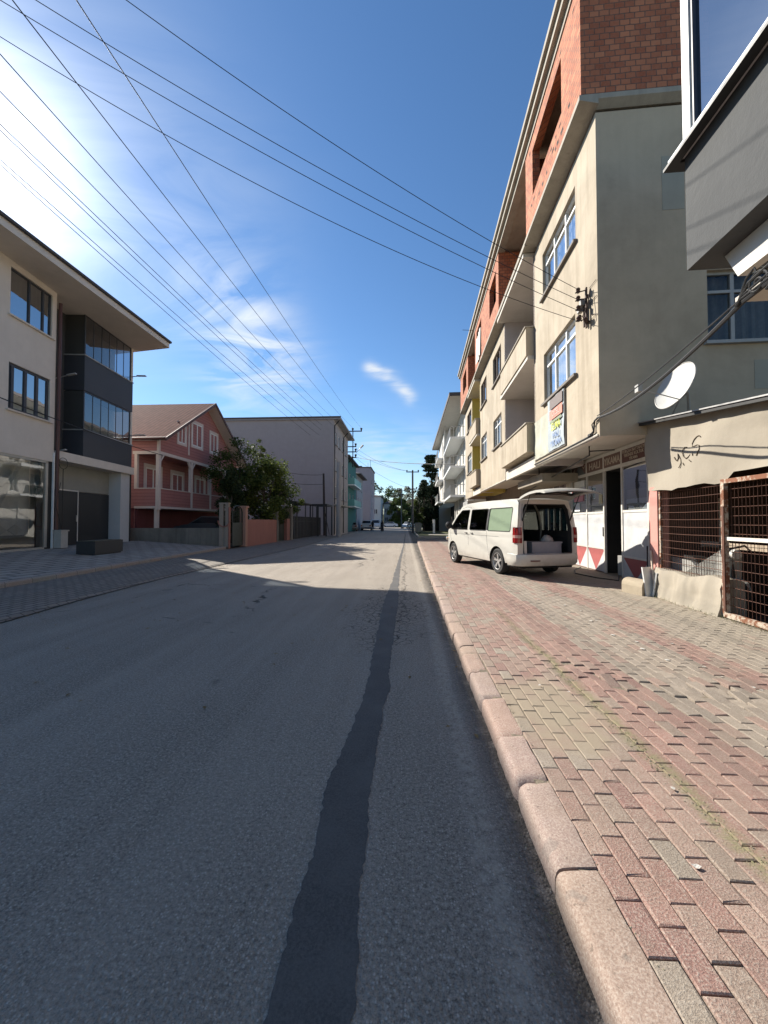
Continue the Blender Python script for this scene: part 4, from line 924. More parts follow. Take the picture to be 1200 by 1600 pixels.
rf = MB(); rf.prism([(7.92, 3.36), (7.92, 3.41), (1.4, 2.55), (1.4, 2.50)], 'x', 4.22, 4.30); rf.build('roof_edge', M_black, shd)
cg = thing('wire_cage', 'rusty wire mesh cage front between the pink pillar and the gate', 'cage', (4.4, 7.6, .12), RF)
M_rust = plain('rust_iron', (.11, .05, .033), .85, .2, .5, 14); M_pale = plain('pale_rusty_paint', (.50, .42, .33), .7, 0, .25, 8)
def rustpaint():
    m, N, L, p = nodes('flaking_paint'); v = ocoord(N); f = mapr(N, L, tnoise(N, L, v, 9, 6, .7), .44, .54)
    L.new(mixc(N, L, f, (.50, .42, .33), (.20, .075, .035)), p.inputs['Base Color']); p.inputs['Roughness'].default_value = .8; bump(N, L, p, f, .4, .003); return m
M_flake = rustpaint()
b = MB()
for i in range(26):
    y = 7.5 - i * .058; b.tube([(4.44, y + .004 * math.sin(i * 2), .6), (4.44, y, 2.06)], .0038, 4, False)
b.build('vertical_wire', M_rust, cg)
b = MB()
for i in range(12): z = .66 + i * .125; b.tube([(4.435, 7.6, z + .004), (4.435, 6.85, z - .006), (4.435, 6.04, z)], .0045, 4, False)
b.build('horizontal_wire', M_rust, cg)
b = MB(); b.box(4.42, 4.46, 7.51, 7.55, .12, 2.1); b.box(4.42, 4.46, 6.04, 6.08, .12, 2.2); b.build('post', M_flake, cg)
gt = thing('cage_gate', 'rusty framed wire mesh gate at the right edge of the picture', 'gate', (4.4, 6.0, .12), RF)
b = MB()
for z0, z1 in ((2.05, 2.11), (.13, .2)): b.box(4.36, 4.42, 3.0, 6.0, z0, z1)
b.box(4.36, 4.42, 5.94, 6.0, .2, 2.05); b.box(4.36, 4.42, 3.0, 3.06, .2, 2.05); b.build('frame', M_flake, gt)
b = MB(); b.box(4.345, 4.36, 5.93, 5.97, .22, 1.72); b.build('rust_strip', M_rust, gt)
b = MB(); b.box(4.372, 4.41, 3.06, 5.94, 1.23, 1.28); b.build('middle_rail', plain('white_rail', (.66, .60, .52), .6), gt)
b = MB(); rg = random.Random(8)
for i in range(46): y = 5.9 - i * .062; k = rg.uniform(-.01, .01); b.tube([(4.43, y, .2), (4.43 + k * .4, y + k, 1.3), (4.43, y, 2.05)], .0038, 4, False)
for i in range(14): z = .3 + i * .128; b.tube([(4.434, 5.94, z), (4.434, 3.06, z + rg.uniform(-.01, .01))], .0045, 4, False)
b.build('wire_mesh', M_rust, gt)
# inside of the shed
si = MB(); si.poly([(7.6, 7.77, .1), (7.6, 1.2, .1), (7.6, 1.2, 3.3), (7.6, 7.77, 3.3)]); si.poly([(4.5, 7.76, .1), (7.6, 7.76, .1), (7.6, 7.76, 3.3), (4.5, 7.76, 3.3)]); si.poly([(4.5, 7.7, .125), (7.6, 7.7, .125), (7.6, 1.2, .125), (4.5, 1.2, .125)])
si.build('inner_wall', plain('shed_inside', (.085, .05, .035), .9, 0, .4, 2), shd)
mr = MB(); mr.box(6.9, 6.93, 5.55, 6.75, 2.02, 2.62); lone(mr, 'pink_reflection', plain('pink_reflection', (.45, .20, .18), .8), 'pinkish panel painted as a reflection of the pink house at the back of the wire cage', 'board', (6.9, 6.1, 2), RF)  # pink colour stands in for the pink house mirrored in the back wall
# stone block wall covered with canvas
lw = MB(); n, mq = 48, 7; rc = random.Random(6)
def CP(i, j):
    y = 7.62 - 1.6 * i / n; u = j / mq
    zt = .64 + .03 * math.sin(y * 3.4) + .02 * math.sin(y * 9 + 1)
    if j <= 4: u2 = j / 4; x = 4.40 - .09 * (1 - u2) ** 1.4 - .015 - .07 * mnoise.noise((y * 3, u2 * 2, 2)); z = .115 + (zt - .115) * u2
    else: u2 = (j - 4) / 3; x = 4.385 + .30 * u2; z = zt + .03 * math.sin(u2 * 3.1) - .03 * u2
    return (x - .03 * mnoise.noise((y * 9, u * 6, 2)), y, z + .015 * mnoise.noise((y * 6, u * 5, 8)))
for i in range(n):
    for j in range(mq): lw.poly([CP(i, j), CP(i + 1, j), CP(i + 1, j + 1), CP(i, j + 1)])
for k in (0, n): lw.poly([CP(k, j) for j in range(mq + 1)] + [(4.7, 7.62 - 1.6 * k / n, .115)])
lone(lw, 'canvas_covered_wall', M_tarp, 'low wall wrapped in wrinkled beige canvas below the wire cage', 'canvas cover', (4.4, 6.8, .12), RF, smooth=True)
# rounded concrete block
cbk = MB(); n = 12
for i in range(n):
    a, b2 = math.pi * i / n, math.pi * (i + 1) / n
    f = lambda a: (.20 * math.cos(a) * (1 - .12 * abs(math.sin(a))), .16 + .13 * abs(math.sin(a)) ** .6)
    (x0, z0), (x1, z1) = f(a), f(b2); c = (4.20, 7.85)
    P = lambda u, v, z: (c[0] + u * .75 - v * .25, c[1] + u * .25 + v, .11 + z)
    cbk.poly([P(x0, -.24, z0), P(x1, -.24, z1), P(x1, .24, z1), P(x0, .24, z0)])
    for v in (-.24, .24): cbk.poly([P(x0, v, z0), P(x1, v, z1), P(0, v, .1)])
P = lambda u, v, z: (4.20 + u * .75 - v * .25, 7.85 + u * .25 + v, .11 + z)
for u in (-.2, .2): cbk.poly([P(u, -.24, 0), P(u, .24, 0), P(u, .24, .165), P(u, -.24, .165)])
for v in (-.24, .24): cbk.poly([P(-.2, v, 0), P(.2, v, 0), P(.2, v, .165), P(0, v, .12), P(-.2, v, .165)])
M_blk = plaster('sandy_block', (.37, .31, .225), (.26, .21, .15), .1, .6, .7)
lone(cbk, 'concrete_block', M_blk, 'rounded sandy concrete block lying on the pavement before the shop corner', 'concrete block', (4.20, 7.85, .12), RF, smooth=True)
# white boards leaning on the canvas wall, propped poles
M_bw = plain('white_board', (.70, .69, .66), .6, 0, .1)
b = MB(); b.obox((4.27, 7.62, .38), (.12, .012, .27), R_(20), R_(-9)); lone(b, 'leaning_board', M_bw, 'white board leaning upright behind the concrete block', 'board', (4.27, 7.62, .12), RF)
b = MB(); b.obox((4.33, 7.52, .34), (.05, .012, .22), R_(40), R_(8)); lone(b, 'small_board', M_bw, 'narrow white board between the concrete block and the canvas', 'board', (4.33, 7.52, .12), RF)
b = MB(); b.tube([(4.30, 7.50, .25), (4.375, 7.74, .95)], .018, 6); lone(b, 'leaning_pole', M_pale, 'pale pole leaning against the pink pillar', 'pole', (4.30, 7.5, .12), RF)
b = MB(); b.tube([(4.30, 7.72, .15), (4.60, 8.25, 1.0)], .014, 6); lone(b, 'leaning_rod', M_black, 'dark thin rod leaning beside the pale pole', 'rod', (4.30, 7.72, .12), RF)
# hose on the ground in front of the shop
b = MB(); b.tube([(5.0, 10.2, .135), (4.6, 9.4, .135), (4.3, 9.8, .135), (4.1, 10.6, .135), (4.4, 11.4, .135), (4.8, 12.0, .135)], .013, 6); lone(b, 'hose', M_wire, 'black hose lying on the pavement in front of the shop door', 'hose', (4.5, 10.5, .12), RF, smooth=True)

# scooter parked inside the cage
sc = thing('parked_scooter', 'dusty white scooter parked behind the wire mesh', 'scooter', (5.35, 6.35, .13), RF); sc.location = RF.w(4.80, 6.95, .13)
M_scw = plain('scooter_white', (.36, .35, .32), .4, 0, .15); M_tyre = plain('tyre_rubber', (.022, .021, .02), .85, 0, .3)
def wheel_x(mb, c, R, wd):   # axle along y
    mb.lathe([(R * .55, -wd / 2), (R * .9, -wd / 2), (R, -wd * .25), (R, wd * .25), (R * .9, wd / 2), (R * .55, wd / 2)], c, 'y', 20)
# scooter runs along the street (local y), front towards the camera
for yy in (5.75, 6.95):
    m_ = MB(); R = .25; m_.lathe([(R * .55, -.05), (R * .9, -.05), (R, -.025), (R, .025), (R * .9, .05), (R * .55, .05)], (5.35, yy, .125 + R), 'x', 20); wo_ = m_.build('wheel', M_tyre, sc, True)
    m_ = MB(); m_.lathe([(0, -.04), (R * .56, -.04), (R * .56, .04), (0, .04)], (5.35, yy, .125 + R), 'x', 14); m_.build('rim', M_alu, wo_)
m_ = MB(); m_.prism([(6.2, .42), (6.35, .72), (6.5, .82), (7.1, .86), (7.25, .78), (7.2, .62), (6.85, .5), (6.7, .38), (6.1, .30), (5.95, .34), (5.92, .9), (5.86, 1.05), (5.78, 1.02), (5.80, .5), (5.9, .3), (6.1, .28)], 'x', 5.22, 5.48); m_.build('body', M_scw, sc)
m_ = MB(); m_.prism([(6.38, .83), (6.5, .9), (7.15, .93), (7.2, .88), (6.5, .84)], 'x', 5.24, 5.46); m_.build('saddle', M_black, sc)
m_ = MB(); m_.tube([(5.05, 5.95, 1.12), (5.2, 5.86, 1.1), (5.35, 5.84, 1.08), (5.5, 5.86, 1.1), (5.65, 5.95, 1.12)], .016, 6); m_.tube([(5.35, 5.84, 1.08), (5.35, 5.75, .4)], .025, 6); m_.build('handlebar', M_black, sc)
m_ = MB(); m_.prism([(5.55, .45), (5.6, .58), (5.75, .64), (5.9, .58), (5.95, .48), (5.9, .52), (5.75, .57), (5.62, .5)], 'x', 5.27, 5.43); m_.build('mudguard', M_scw, sc)
m_ = MB(); m_.lathe([(0, 0), (.07, 0), (.08, .05), (0, .08)], (5.35, 5.70, 1.0), 'y', 12); m_.build('headlight', M_alu, sc, True)
b = MB(); b.box(5.1, 5.14, 5.9, 7.5, 1.05, 1.15); b.box(5.1, 5.14, 7.02, 7.06, .13, 1.9); lone(b, 'timber_frame', plain('timber', (.38, .30, .22), .8), 'timber rail and upright post just inside the wire cage', 'timber frame', (5.1, 6.9, .13), RF)

# ---- satellite dish above the shed roof
ds = thing('satellite_dish', 'white oval satellite dish on a bracket against the shaded side wall', 'satellite dish', (4.65, 7.0, 3.4), RF)
C_ = Vector((4.36, 6.91, 3.80)); nrm = Vector((-.9, -.18, .36)).normalized(); ux = nrm.cross(Vector((0, 0, 1))).normalized(); uy = ux.cross(nrm).normalized()
d = MB(); nr, na = 8, 36
def DP(r, a, off=0): return C_ + ux * (r * .37 * math.cos(a)) + uy * (r * .41 * math.sin(a)) + nrm * (.085 * r * r - .05 + off)
for i in range(nr):
    for k in range(na):
        a0, a1 = 2 * math.pi * k / na, 2 * math.pi * (k + 1) / na
        d.poly([DP(i / nr, a0), DP((i + 1) / nr, a0), DP((i + 1) / nr, a1), DP(i / nr, a1)]); d.poly([DP(i / nr, a0, -.008), DP((i + 1) / nr, a0, -.008), DP((i + 1) / nr, a1, -.008), DP(i / nr, a1, -.008)])
d.build('reflector', plain('dish_white', (.42, .42, .40), .5, 0, .08, 5), ds, True)
d = MB(); d.tube([DP(1.0, 2 * math.pi * k / na, -.004) for k in range(na + 1)], .010, 6); d.build('rim', M_greyf, ds, True)
d = MB(); bot = DP(1, -math.pi / 2); tip = Vector((3.62, 6.66, 3.70)); d.tube([DP(1, -2.2), tip], .009, 5); d.obox(tuple(tip), (.035, .05, .06))
back = C_ - nrm * .06; d.tube([back, back - nrm * .18], .03, 8); d.tube([back - nrm * .18, (4.75, 7.2, 3.36), ], .022, 6); d.tube([back - nrm * .1, (4.5, 7.3, 3.35)], .014, 6); d.tube([back - nrm * .18, (4.8, 7.76, 3.7)], .014, 6)
d.build('bracket_arm', M_greyf, ds)

# ================================================================== THE WHITE VAN (local frame: x right, y forward, origin on the ground below the rear axle)
M_paint = carpaint('van_paint', (.60, .58, .52)); M_tyre = MATS['tyre_rubber']; M_vin = plain('van_trim_dark', (.03, .028, .027), .8, 0, .3)
M_rim = plain('wheel_alloy', (.50, .49, .47), .35, .6, .1); M_seal = plain('seal_black', (.015, .015, .015), .6, 0, .1, bst=0)
VFr = Frame(16)
van = bpy.data.objects.new('parked_van', None); COL.objects.link(van); van.scale = (.9, 1, 1); van.location = (3.235, 10.57, .121); van.rotation_euler = (0, 0, R_(16)); van['_o'] = [0, 0, 0]
van['label'] = 'white passenger van parked on the brick pavement with its tailgate raised'; van['category'] = 'van'
WB = 2.9
def hw_(y, z):
    w = .955
    if z > 1.02: w -= .155 * ((z - 1.02) / .9) ** 1.35
    if z < .55: w -= .10 * ((.55 - z) / .3) ** 2 * .5
    if y > 3.0: w -= .30 * ((y - 3.0) / .85) ** 2.2
    if y < -.6: w -= .035 * ((-.6 - y) / .35) ** 2
    if abs(z - .98) < .03: w -= .006 * (1 - abs(z - .98) / .03)
    return w
def arch(cy, r=.395, n=12): return [(cy + r * math.cos(R_(a)), .34 + r * math.sin(R_(a))) for a in [8 + i * (164 / n) for i in range(n + 1)]]
outl = [(-.93, .36), (-.955, .7), (-.945, 1.05), (-.90, 1.5), (-.84, 1.84), (-.76, 1.925), (-.5, 1.95), (1.2, 1.96), (2.1, 1.93), (2.38, 1.86), (2.75, 1.57), (3.18, 1.16), (3.55, 1.03), (3.75, .86), (3.83, .62), (3.83, .42), (3.7, .30)]
outl += arch(WB) [0:0] + [(WB + .40, .30)] + arch(WB) + [(WB - .40, .30), (.40, .30)] + arch(0) + [(-.40, .33)]
def rr_(y0, y1, z0, z1, r=.05, skew=0):
    P = []
    for (cy, cz, a0) in ((y1 - r, z1 - r, 0), (y0 + r, z1 - r, 90), (y0 + r, z0 + r, 180), (y1 - r, z0 + r, 270)):
        for k in range(4): a = R_(a0 + k * 30); P.append((cy + r * math.cos(a), cz + r * math.sin(a)))
    return P
wq = [rr_(-.66, .50, 1.13, 1.74), rr_(.58, 1.62, 1.13, 1.74)]
fd = [(1.78, 1.13), (3.02, 1.13), (3.06, 1.17), (2.62, 1.56), (2.34, 1.73), (2.28, 1.745), (1.80, 1.745), (1.76, 1.72)]
def panel(loops, mapf, mats, name, parent, cuts=(), solid=0.0, inner=1, smooth=True):
    bm = bmesh.new()
    for lp in loops:
        vs = [bm.verts.new((0, a, b)) for a, b in lp]
        for i in range(len(vs)): bm.edges.new((vs[i], vs[(i + 1) % len(vs)]))
    bmesh.ops.triangle_fill(bm, use_beauty=True, use_dissolve=False, edges=bm.edges[:])
    for (axis, v) in cuts:
        no_ = (0, 1, 0) if axis == 'y' else (0, 0, 1); co = (0, v, 0) if axis == 'y' else (0, 0, v)
        bmesh.ops.bisect_plane(bm, geom=bm.verts[:] + bm.edges[:] + bm.faces[:], plane_co=co, plane_no=no_)
    bmesh.ops.recalc_face_normals(bm, faces=bm.faces)
    for v in bm.verts: v.co = mapf(v.co.y, v.co.z)
    me = bpy.data.meshes.new(name); bm.to_mesh(me); bm.free()
    for m in (mats if isinstance(mats, (list, tuple)) else [mats]): me.materials.append(m)
    if smooth: me.polygons.foreach_set('use_smooth', [True] * len(me.polygons)); me.set_sharp_from_angle(angle=R_(35))
    o = bpy.data.objects.new(name, me); COL.objects.link(o); o.parent = parent; o['_o'] = [0, 0, 0]
    if solid:
        s_ = o.modifiers.new('s', 'SOLIDIFY'); s_.thickness = abs(solid); s_.offset = 0 if False else (1 if solid > 0 else -1); s_.material_offset = inner; s_.material_offset_rim = 0; s_.use_even_offset = False
    return o
CUTS = [('z', z) for z in (.4, .5, .6, .8, .95, .98, 1.01, 1.1, 1.25, 1.4, 1.55, 1.7, 1.8, 1.88)] + [('y', y) for y in (-.85, -.75, -.6, -.3, .3, .8, 1.3, 1.7, 2.2, 2.6, 3.0, 3.2, 3.4, 3.55, 3.7, 3.78)]
for sx in (-1, 1):
    o = panel([outl, *wq, fd], lambda y, z, s=sx: (s * hw_(y, z), y, z), [M_paint, M_vin], 'side_panel', van, CUTS)
    inn = panel([outl, *wq, fd], lambda y, z, s=sx: (s * (hw_(y, z) - .055), y if y > -.8 else y + .03, z), M_vin, 'inner_trim', van, CUTS)
    glassmat('van_glass', (.16, .18, .18), 1.1, 1.5, .05)
    for k, lp in enumerate(wq + [fd]):
        ins = lp
        g = panel([ins], lambda y, z, s=sx: (s * (hw_(y, z) - .012), y, z), glassmat('van_glass', (.16, .18, .18), 1.1, 1.5, .05) if k else (plain('pale_green_film', (.25, .32, .22), .15, 0, .05, coat=.3) if sx < 0 else MATS['van_glass']), 'side_window', van, [('z', 1.3), ('z', 1.5)])
        s_ = MB(); s_.tube([(sx * (hw_(y, z) + .001), y, z) for y, z in lp + lp[:1]], .011, 5, False); s_.build('window_seal', M_seal, g)
# green curtain behind the rear side window, seats
c = MB(); c.poly([(-.80, -.60, 1.12), (-.80, .45, 1.12), (-.74, .45, 1.74), (-.74, -.6, 1.74)]); c.build('window_blind', plain('pale_green_blind', (.42, .56, .38), .8), van)
# black band between the side windows
for sx in (-1, 1):
    b = MB()
    for y0, y1 in ((.50, .58),):
        zs = [1.14, 1.3, 1.45, 1.6, 1.73]
        for z0, z1 in zip(zs, zs[1:]): b.poly([(sx * (hw_(y0, z0) + .003), y0, z0), (sx * (hw_(y0, z0) + .003), y1, z0), (sx * (hw_(y0, z1) + .003), y1, z1), (sx * (hw_(y0, z1) + .003), y0, z1)])
    b.build('window_pillar', M_seal, van)
# roof, bonnet, nose: crowned strips across the outline
def strip(pts, mat, name, crown=.04, nx=12, inset=0, parent=van):
    b = MB(); rows = []
    for (y, z) in pts:
        w = hw_(y, z) - inset; rows.append([(w * (2 * k / nx - 1), y - (.10 * (2 * k / nx - 1) ** 2 if y > 2.9 and z < 1.2 else 0), z + crown * (1 - (2 * k / nx - 1) ** 2) - (.0)) for k in range(nx + 1)])
    for a, b2 in zip(rows, rows[1:]):
        for k in range(nx): b.poly([a[k], a[k + 1], b2[k + 1], b2[k]])
    return b.build(name, mat, parent, True)
strip([(-.84, 1.84), (-.80, 1.89), (-.76, 1.925), (-.5, 1.95), (.3, 1.957), (1.2, 1.96), (2.1, 1.93), (2.38, 1.86)], M_paint, 'roof', .035)
strip([(2.38, 1.86), (2.75, 1.57), (3.18, 1.16)], glassmat('van_windscreen', (.25, .28, .28), 1.0, 1.5, .06), 'windscreen', .03)
strip([(3.18, 1.16), (3.55, 1.03), (3.75, .86), (3.83, .62)], M_paint, 'bonnet', .02); strip([(3.83, .62), (3.85, .5), (3.83, .42), (3.7, .30)], M_paint, 'front_bumper', .0)
fl = MB(); fl.box(-.86, .86, -.9, 3.5, .47, .5); fl.box(-.86, .86, -.85, 3.5, .26, .28); fl.build('floor', M_vin, van)
# rear frame around the boot opening
def rearmap(x, z, off=0): return (x, -.955 + (max(0, z - .95) ** 1.6) * .135 - off, z)
ro = [(-.93, .36), (.93, .36)] + [(hw_(-.9, z) - .012, z) for z in (.7, .95, 1.1, 1.3, 1.5, 1.7, 1.82)] + [(.74, 1.90), (.4, 1.935), (-.4, 1.935), (-.74, 1.90)] + [(-hw_(-.9, z) + .012, z) for z in (1.82, 1.7, 1.5, 1.3, 1.1, .95, .7)]
ri = [(-.70, .56), (.70, .56), (.745, .62), (.745, 1.2), (.69, 1.68), (.62, 1.80), (-.62, 1.80), (-.69, 1.68), (-.745, 1.2), (-.745, .62)]
panel([ro, ri], lambda x, z: rearmap(x, z), M_paint, 'rear_frame', van, [('z', z) for z in (.9, 1.1, 1.3, 1.5, 1.7)])
b = MB()
for i in range(len(ri)):
    p, q = ri[i], ri[(i + 1) % len(ri)]; a, c2 = Vector(rearmap(*p)), Vector(rearmap(*q))
    b.poly([a, c2, c2 + Vector((0, .12, 0)), a + Vector((0, .12, 0))])
b.build('boot_reveal', M_vin, van)
b = MB(); b.tube([rearmap(*p, .006) for p in ri + ri[:1]], .013, 6, False); b.build('boot_seal', M_seal, van)
for sx in (-1, 1):   # grey D pillar strips and tail lamps
    b = MB(); zs = [1.27, 1.4, 1.55, 1.7, 1.82]
    for z0, z1 in zip(zs, zs[1:]):
        P = lambda u, z: (sx * (hw_(-.9, z) - .015 + (.004 if u else -.09)), rearmap(0, z)[1] - .006 + (.05 if u else 0), z)
        b.poly([P(0, z0), P(1, z0), P(1, z1), P(0, z1)])
    b.build('corner_trim', plain('pillar_grey', (.16, .15, .14), .4), van)
    b = MB(); n = 6
    prof = [(.80, -.975), (.86, -.985), (.925, -.965), (.962, -.90), (.966, -.80)]
    for z0, z1 in ((.86, .98), (.98, 1.05), (1.05, 1.24)):
        b.m = 1 if (z0 == .98) else 0
        for (x0, y0), (x1, y1) in zip(prof, prof[1:]): b.poly([(sx * x0, y0, z0), (sx * x1, y1, z0), (sx * (x1 - (.02 if z1 > 1.2 else 0)), y1 + .012 * (z1 > 1.2), z1), (sx * (x0 - (.01 if z1 > 1.2 else 0)), y0 + .012 * (z1 > 1.2), z1)])
    b.m = 0
    b.poly([(sx * x, y, .86) for x, y in prof] + [(sx * .8, -.9, .86)]); b.poly([(sx * x, y, 1.24) for x, y in prof] + [(sx * .8, -.9, 1.24)])
    b.build('tail_lamp', [plain('lamp_red', (.22, .012, .012), .15, 0, .15, coat=.6), plain('lamp_clear', (.45, .25, .22), .2, coat=.5)], van)
b = MB()   # rear bumper with rounded ends
prof = [(-.97, -.55), (-.985, -.75), (-.95, -.93), (-.82, -1.03), (-.4, -1.075), (0, -1.085), (.4, -1.075), (.82, -1.03), (.95, -.93), (.985, -.75), (.97, -.55)]
for (z0, s0), (z1, s1) in zip([(.30, -.05), (.36, 0), (.50, 0.012), (.58, 0), (.60, -.09)], [(.36, 0), (.50, 0.012), (.58, 0), (.60, -.09), (.60, -.16)]):
    for (xa, ya), (xb, yb) in zip(prof, prof[1:]):
        Q = lambda x, y, s, z: (x * (1 + s * .6), y * (1 + s), z)
        b.poly([Q(xa, ya, s0, z0), Q(xb, yb, s0, z0), Q(xb, yb, s1, z1), Q(xa, ya, s1, z1)])
b.build('rear_bumper', M_paint, van, True)
b = MB(); b.box(-.62, -.34, -1.092, -1.07, .42, .445); b.build('bumper_reflector', plain('reflector_dark', (.10, .02, .02), .3), van)
b = MB(); b.box(-.8, .8, -.9, -.5, .24, .34); b.build('underbody', M_seal, van)
# raised tailgate
hp_ = [(-.80, 1.955), (-.92, 2.03), (-1.10, 2.085), (-1.30, 2.125), (-1.55, 2.145), (-1.75, 2.14), (-1.88, 2.11), (-1.94, 2.06)]
hatch = MB(); nx = 10
for side, off in ((0, 0), (1, -.055)):
    rows = [[(.80 * (2 * k / nx - 1) * (1 - .0 * i), y + .06 * (2 * k / nx - 1) ** 2 * (i > 4), z + off * (0 if i in (0, 7) else 1) - .05 * (2 * k / nx - 1) ** 2) for k in range(nx + 1)] for i, (y, z) in enumerate(hp_)]
    hatch.m = side
    for i, (a, c2) in enumerate(zip(rows, rows[1:])):
        for k in range(nx):
            if 2 <= i <= 3 and 1 <= k <= nx - 2: continue
            hatch.poly([a[k], a[k + 1], c2[k + 1], c2[k]])
    if side == 0: top = rows
    else:
        hatch.m = 0
        for k in (0, nx):
            for i in range(len(rows) - 1): hatch.poly([top[i][k], top[i + 1][k], rows[i + 1][k], rows[i][k]])
tg = hatch.build('tailgate', [M_paint, plain('hatch_lining', (.26, .26, .24), .7)], van, True)
g = MB(); R4 = top
for i in (2, 3):
    for k in range(1, nx - 1): g.poly([tuple(Vector(p) - Vector((0, 0, .02))) for p in (R4[i][k], R4[i][k + 1], R4[i + 1][k + 1], R4[i + 1][k])])
g.build('rear_window', MATS['van_glass'], tg, True)
b = MB(); b.tube([(-.55, -1.2, 2.03), (.1, -1.75, 2.055), (.45, -1.85, 2.05)], .016, 6); b.box(-.12, .12, -1.85, -1.78, 2.05, 2.08); b.tube([(.80, -1.0, 2.0), (.80, -1.5, 2.06), (.78, -1.85, 2.04)], .014, 6); b.build('tailgate_lining_trim', M_seal, tg)
for sx in (-1, 1):
    b = MB(); b.tube([(sx * .74, -.88, 1.35), (sx * .745, -1.25, 2.02)], .011, 6); b.tube([(sx * .74, -.88, 1.35), (sx * .743, -1.08, 1.72)], .018, 6); b.build('gas_strut', M_seal, van)
# cargo bay: partition, seat rows, boxes
b = MB(); b.box(-.78, .78, 1.5, 1.56, .5, 1.1)
for x in (-.55, 0, .5): b.box(x - .22, x + .22, 1.42, 1.55, .9, 1.32); b.box(x - .10, x + .10, 1.44, 1.53, 1.32, 1.50)
for x in (-.5, .5): b.box(x - .24, x + .24, 2.0, 2.15, .6, 1.30); b.box(x - .11, x + .11, 2.03, 2.13, 1.30, 1.52)
b.build('seat_row', M_vin, van)
b = MB(); b.tube([(.70, .3, .5), (.78, .3, 1.2), (.70, .3, 1.6), (.55, .3, 1.85)], .03, 6); b.build('inner_pillar', plain('inner_grey', (.33, .31, .28), .8), van)
b = MB(); b.box(-.86, -.855, .7, 1.4, 1.1, 1.7); 
# crate and crumpled cloths carried inside: things of their own
def in_van(mb, name, mat, label, cat, org, smooth=False):
    o = mb.build(name, mat, None, smooth, org=org); loc = Matrix.Translation(van.location) @ Matrix.Rotation(R_(16), 4, 'Z') @ Vector((org[0] * .9, org[1], org[2]))
    o.location = loc; o.rotation_euler = (0, 0, R_(16)); o['label'] = label; o['category'] = cat; return o
b = MB(); b.box(-.28, .55, -.75, -.25, .52, .86); b.box(-.30, .57, -.765, -.235, .83, .87); in_van(b, 'plastic_crate', plain('crate_grey', (.27, .28, .32), .5, 0, .1), 'grey blue plastic crate in the open boot of the van', 'crate', (.13, -.5, .52))
b = MB(); nn = 12
for i in range(nn):
    for j in range(6):
        F = lambda i, j: (.34 + (.16 + .04 * mnoise.noise((i % nn * .9, j, 1))) * math.cos(2 * math.pi * (i % nn) / nn) * math.cos(j * math.pi / 12), -.5 + .14 * math.sin(2 * math.pi * (i % nn) / nn) * math.cos(j * math.pi / 12), .872 + (.16 + .05 * mnoise.noise((i % nn * 1.3, j * .8, 5))) * math.sin(j * math.pi / 12))
        b.poly([F(i, j), F(i + 1, j), F(i + 1, j + 1), F(i, j + 1)])
in_van(b, 'cloth_bundle', plain('cloth_white', (.45, .44, .42), .9), 'crumpled pale cloth heaped on the crate in the van', 'cloth', (.34, -.5, .872), True)
b = MB(); b.box(-.70, -.61, -.90, -.60, .56, .9); in_van(b, 'pale_panel', plain('panel_white', (.55, .54, .52), .6), 'small white panel standing at the left edge of the van boot', 'panel', (-.65, -.75, .56))
# seams, handles, mirror, side strip
b = MB()
def seam(pts): b.tube([(-(hw_(y, z) + .0005), y, z) for y, z in pts], .0045, 4, False)
seam([(1.70, .34), (1.70, .7), (1.70, 1.0), (1.70, 1.4), (1.72, 1.82)]); seam([(3.12, 1.12), (3.08, .9), (3.0, .75)]); seam([(.42, .45), (.50, .75), (.54, 1.0), (.54, 1.12)]); seam([(1.72, 1.82), (2.0, 1.84), (2.32, 1.80)]); seam([(-.9, .985), (0, .985), (1, .985), (1.7, .985), (2.6, .985), (3.1, .99)])
b.build('door_seam', M_seal, van)
for y in (1.84, 1.45):
    b = MB(); x = -(hw_(y, 1.03)); b.tube([(x + .01, y - .07, 1.035), (x - .03, y - .06, 1.035), (x - .03, y + .06, 1.035), (x + .01, y + .07, 1.035)], .012, 6); b.build('door_handle', M_seal, van)
for sx in (-1, 1):
    b = MB(); b.lathe([(0, -.02), (.09, -.015), (.125, .03), (.12, .08), (.08, .12), (0, .13)], (sx * 1.10, 2.86, 1.26), 'y', 14); b.tube([(sx * .9, 2.88, 1.18), (sx * 1.05, 2.9, 1.22)], .03, 6); b.build('side_mirror', M_seal, van, True)
b = MB(); b.lathe([(0, -.0), (.06, 0), (.075, .03), (0, .04)], (-.78, 3.72, .78), 'y', 12); b.build('headlight', M_rim, van, True)
b = MB(); b.obox((-.955, 3.35, .82), (.004, .04, .015)); b.build('side_indicator', plain('indicator_orange', (.6, .25, .05), .4), van)
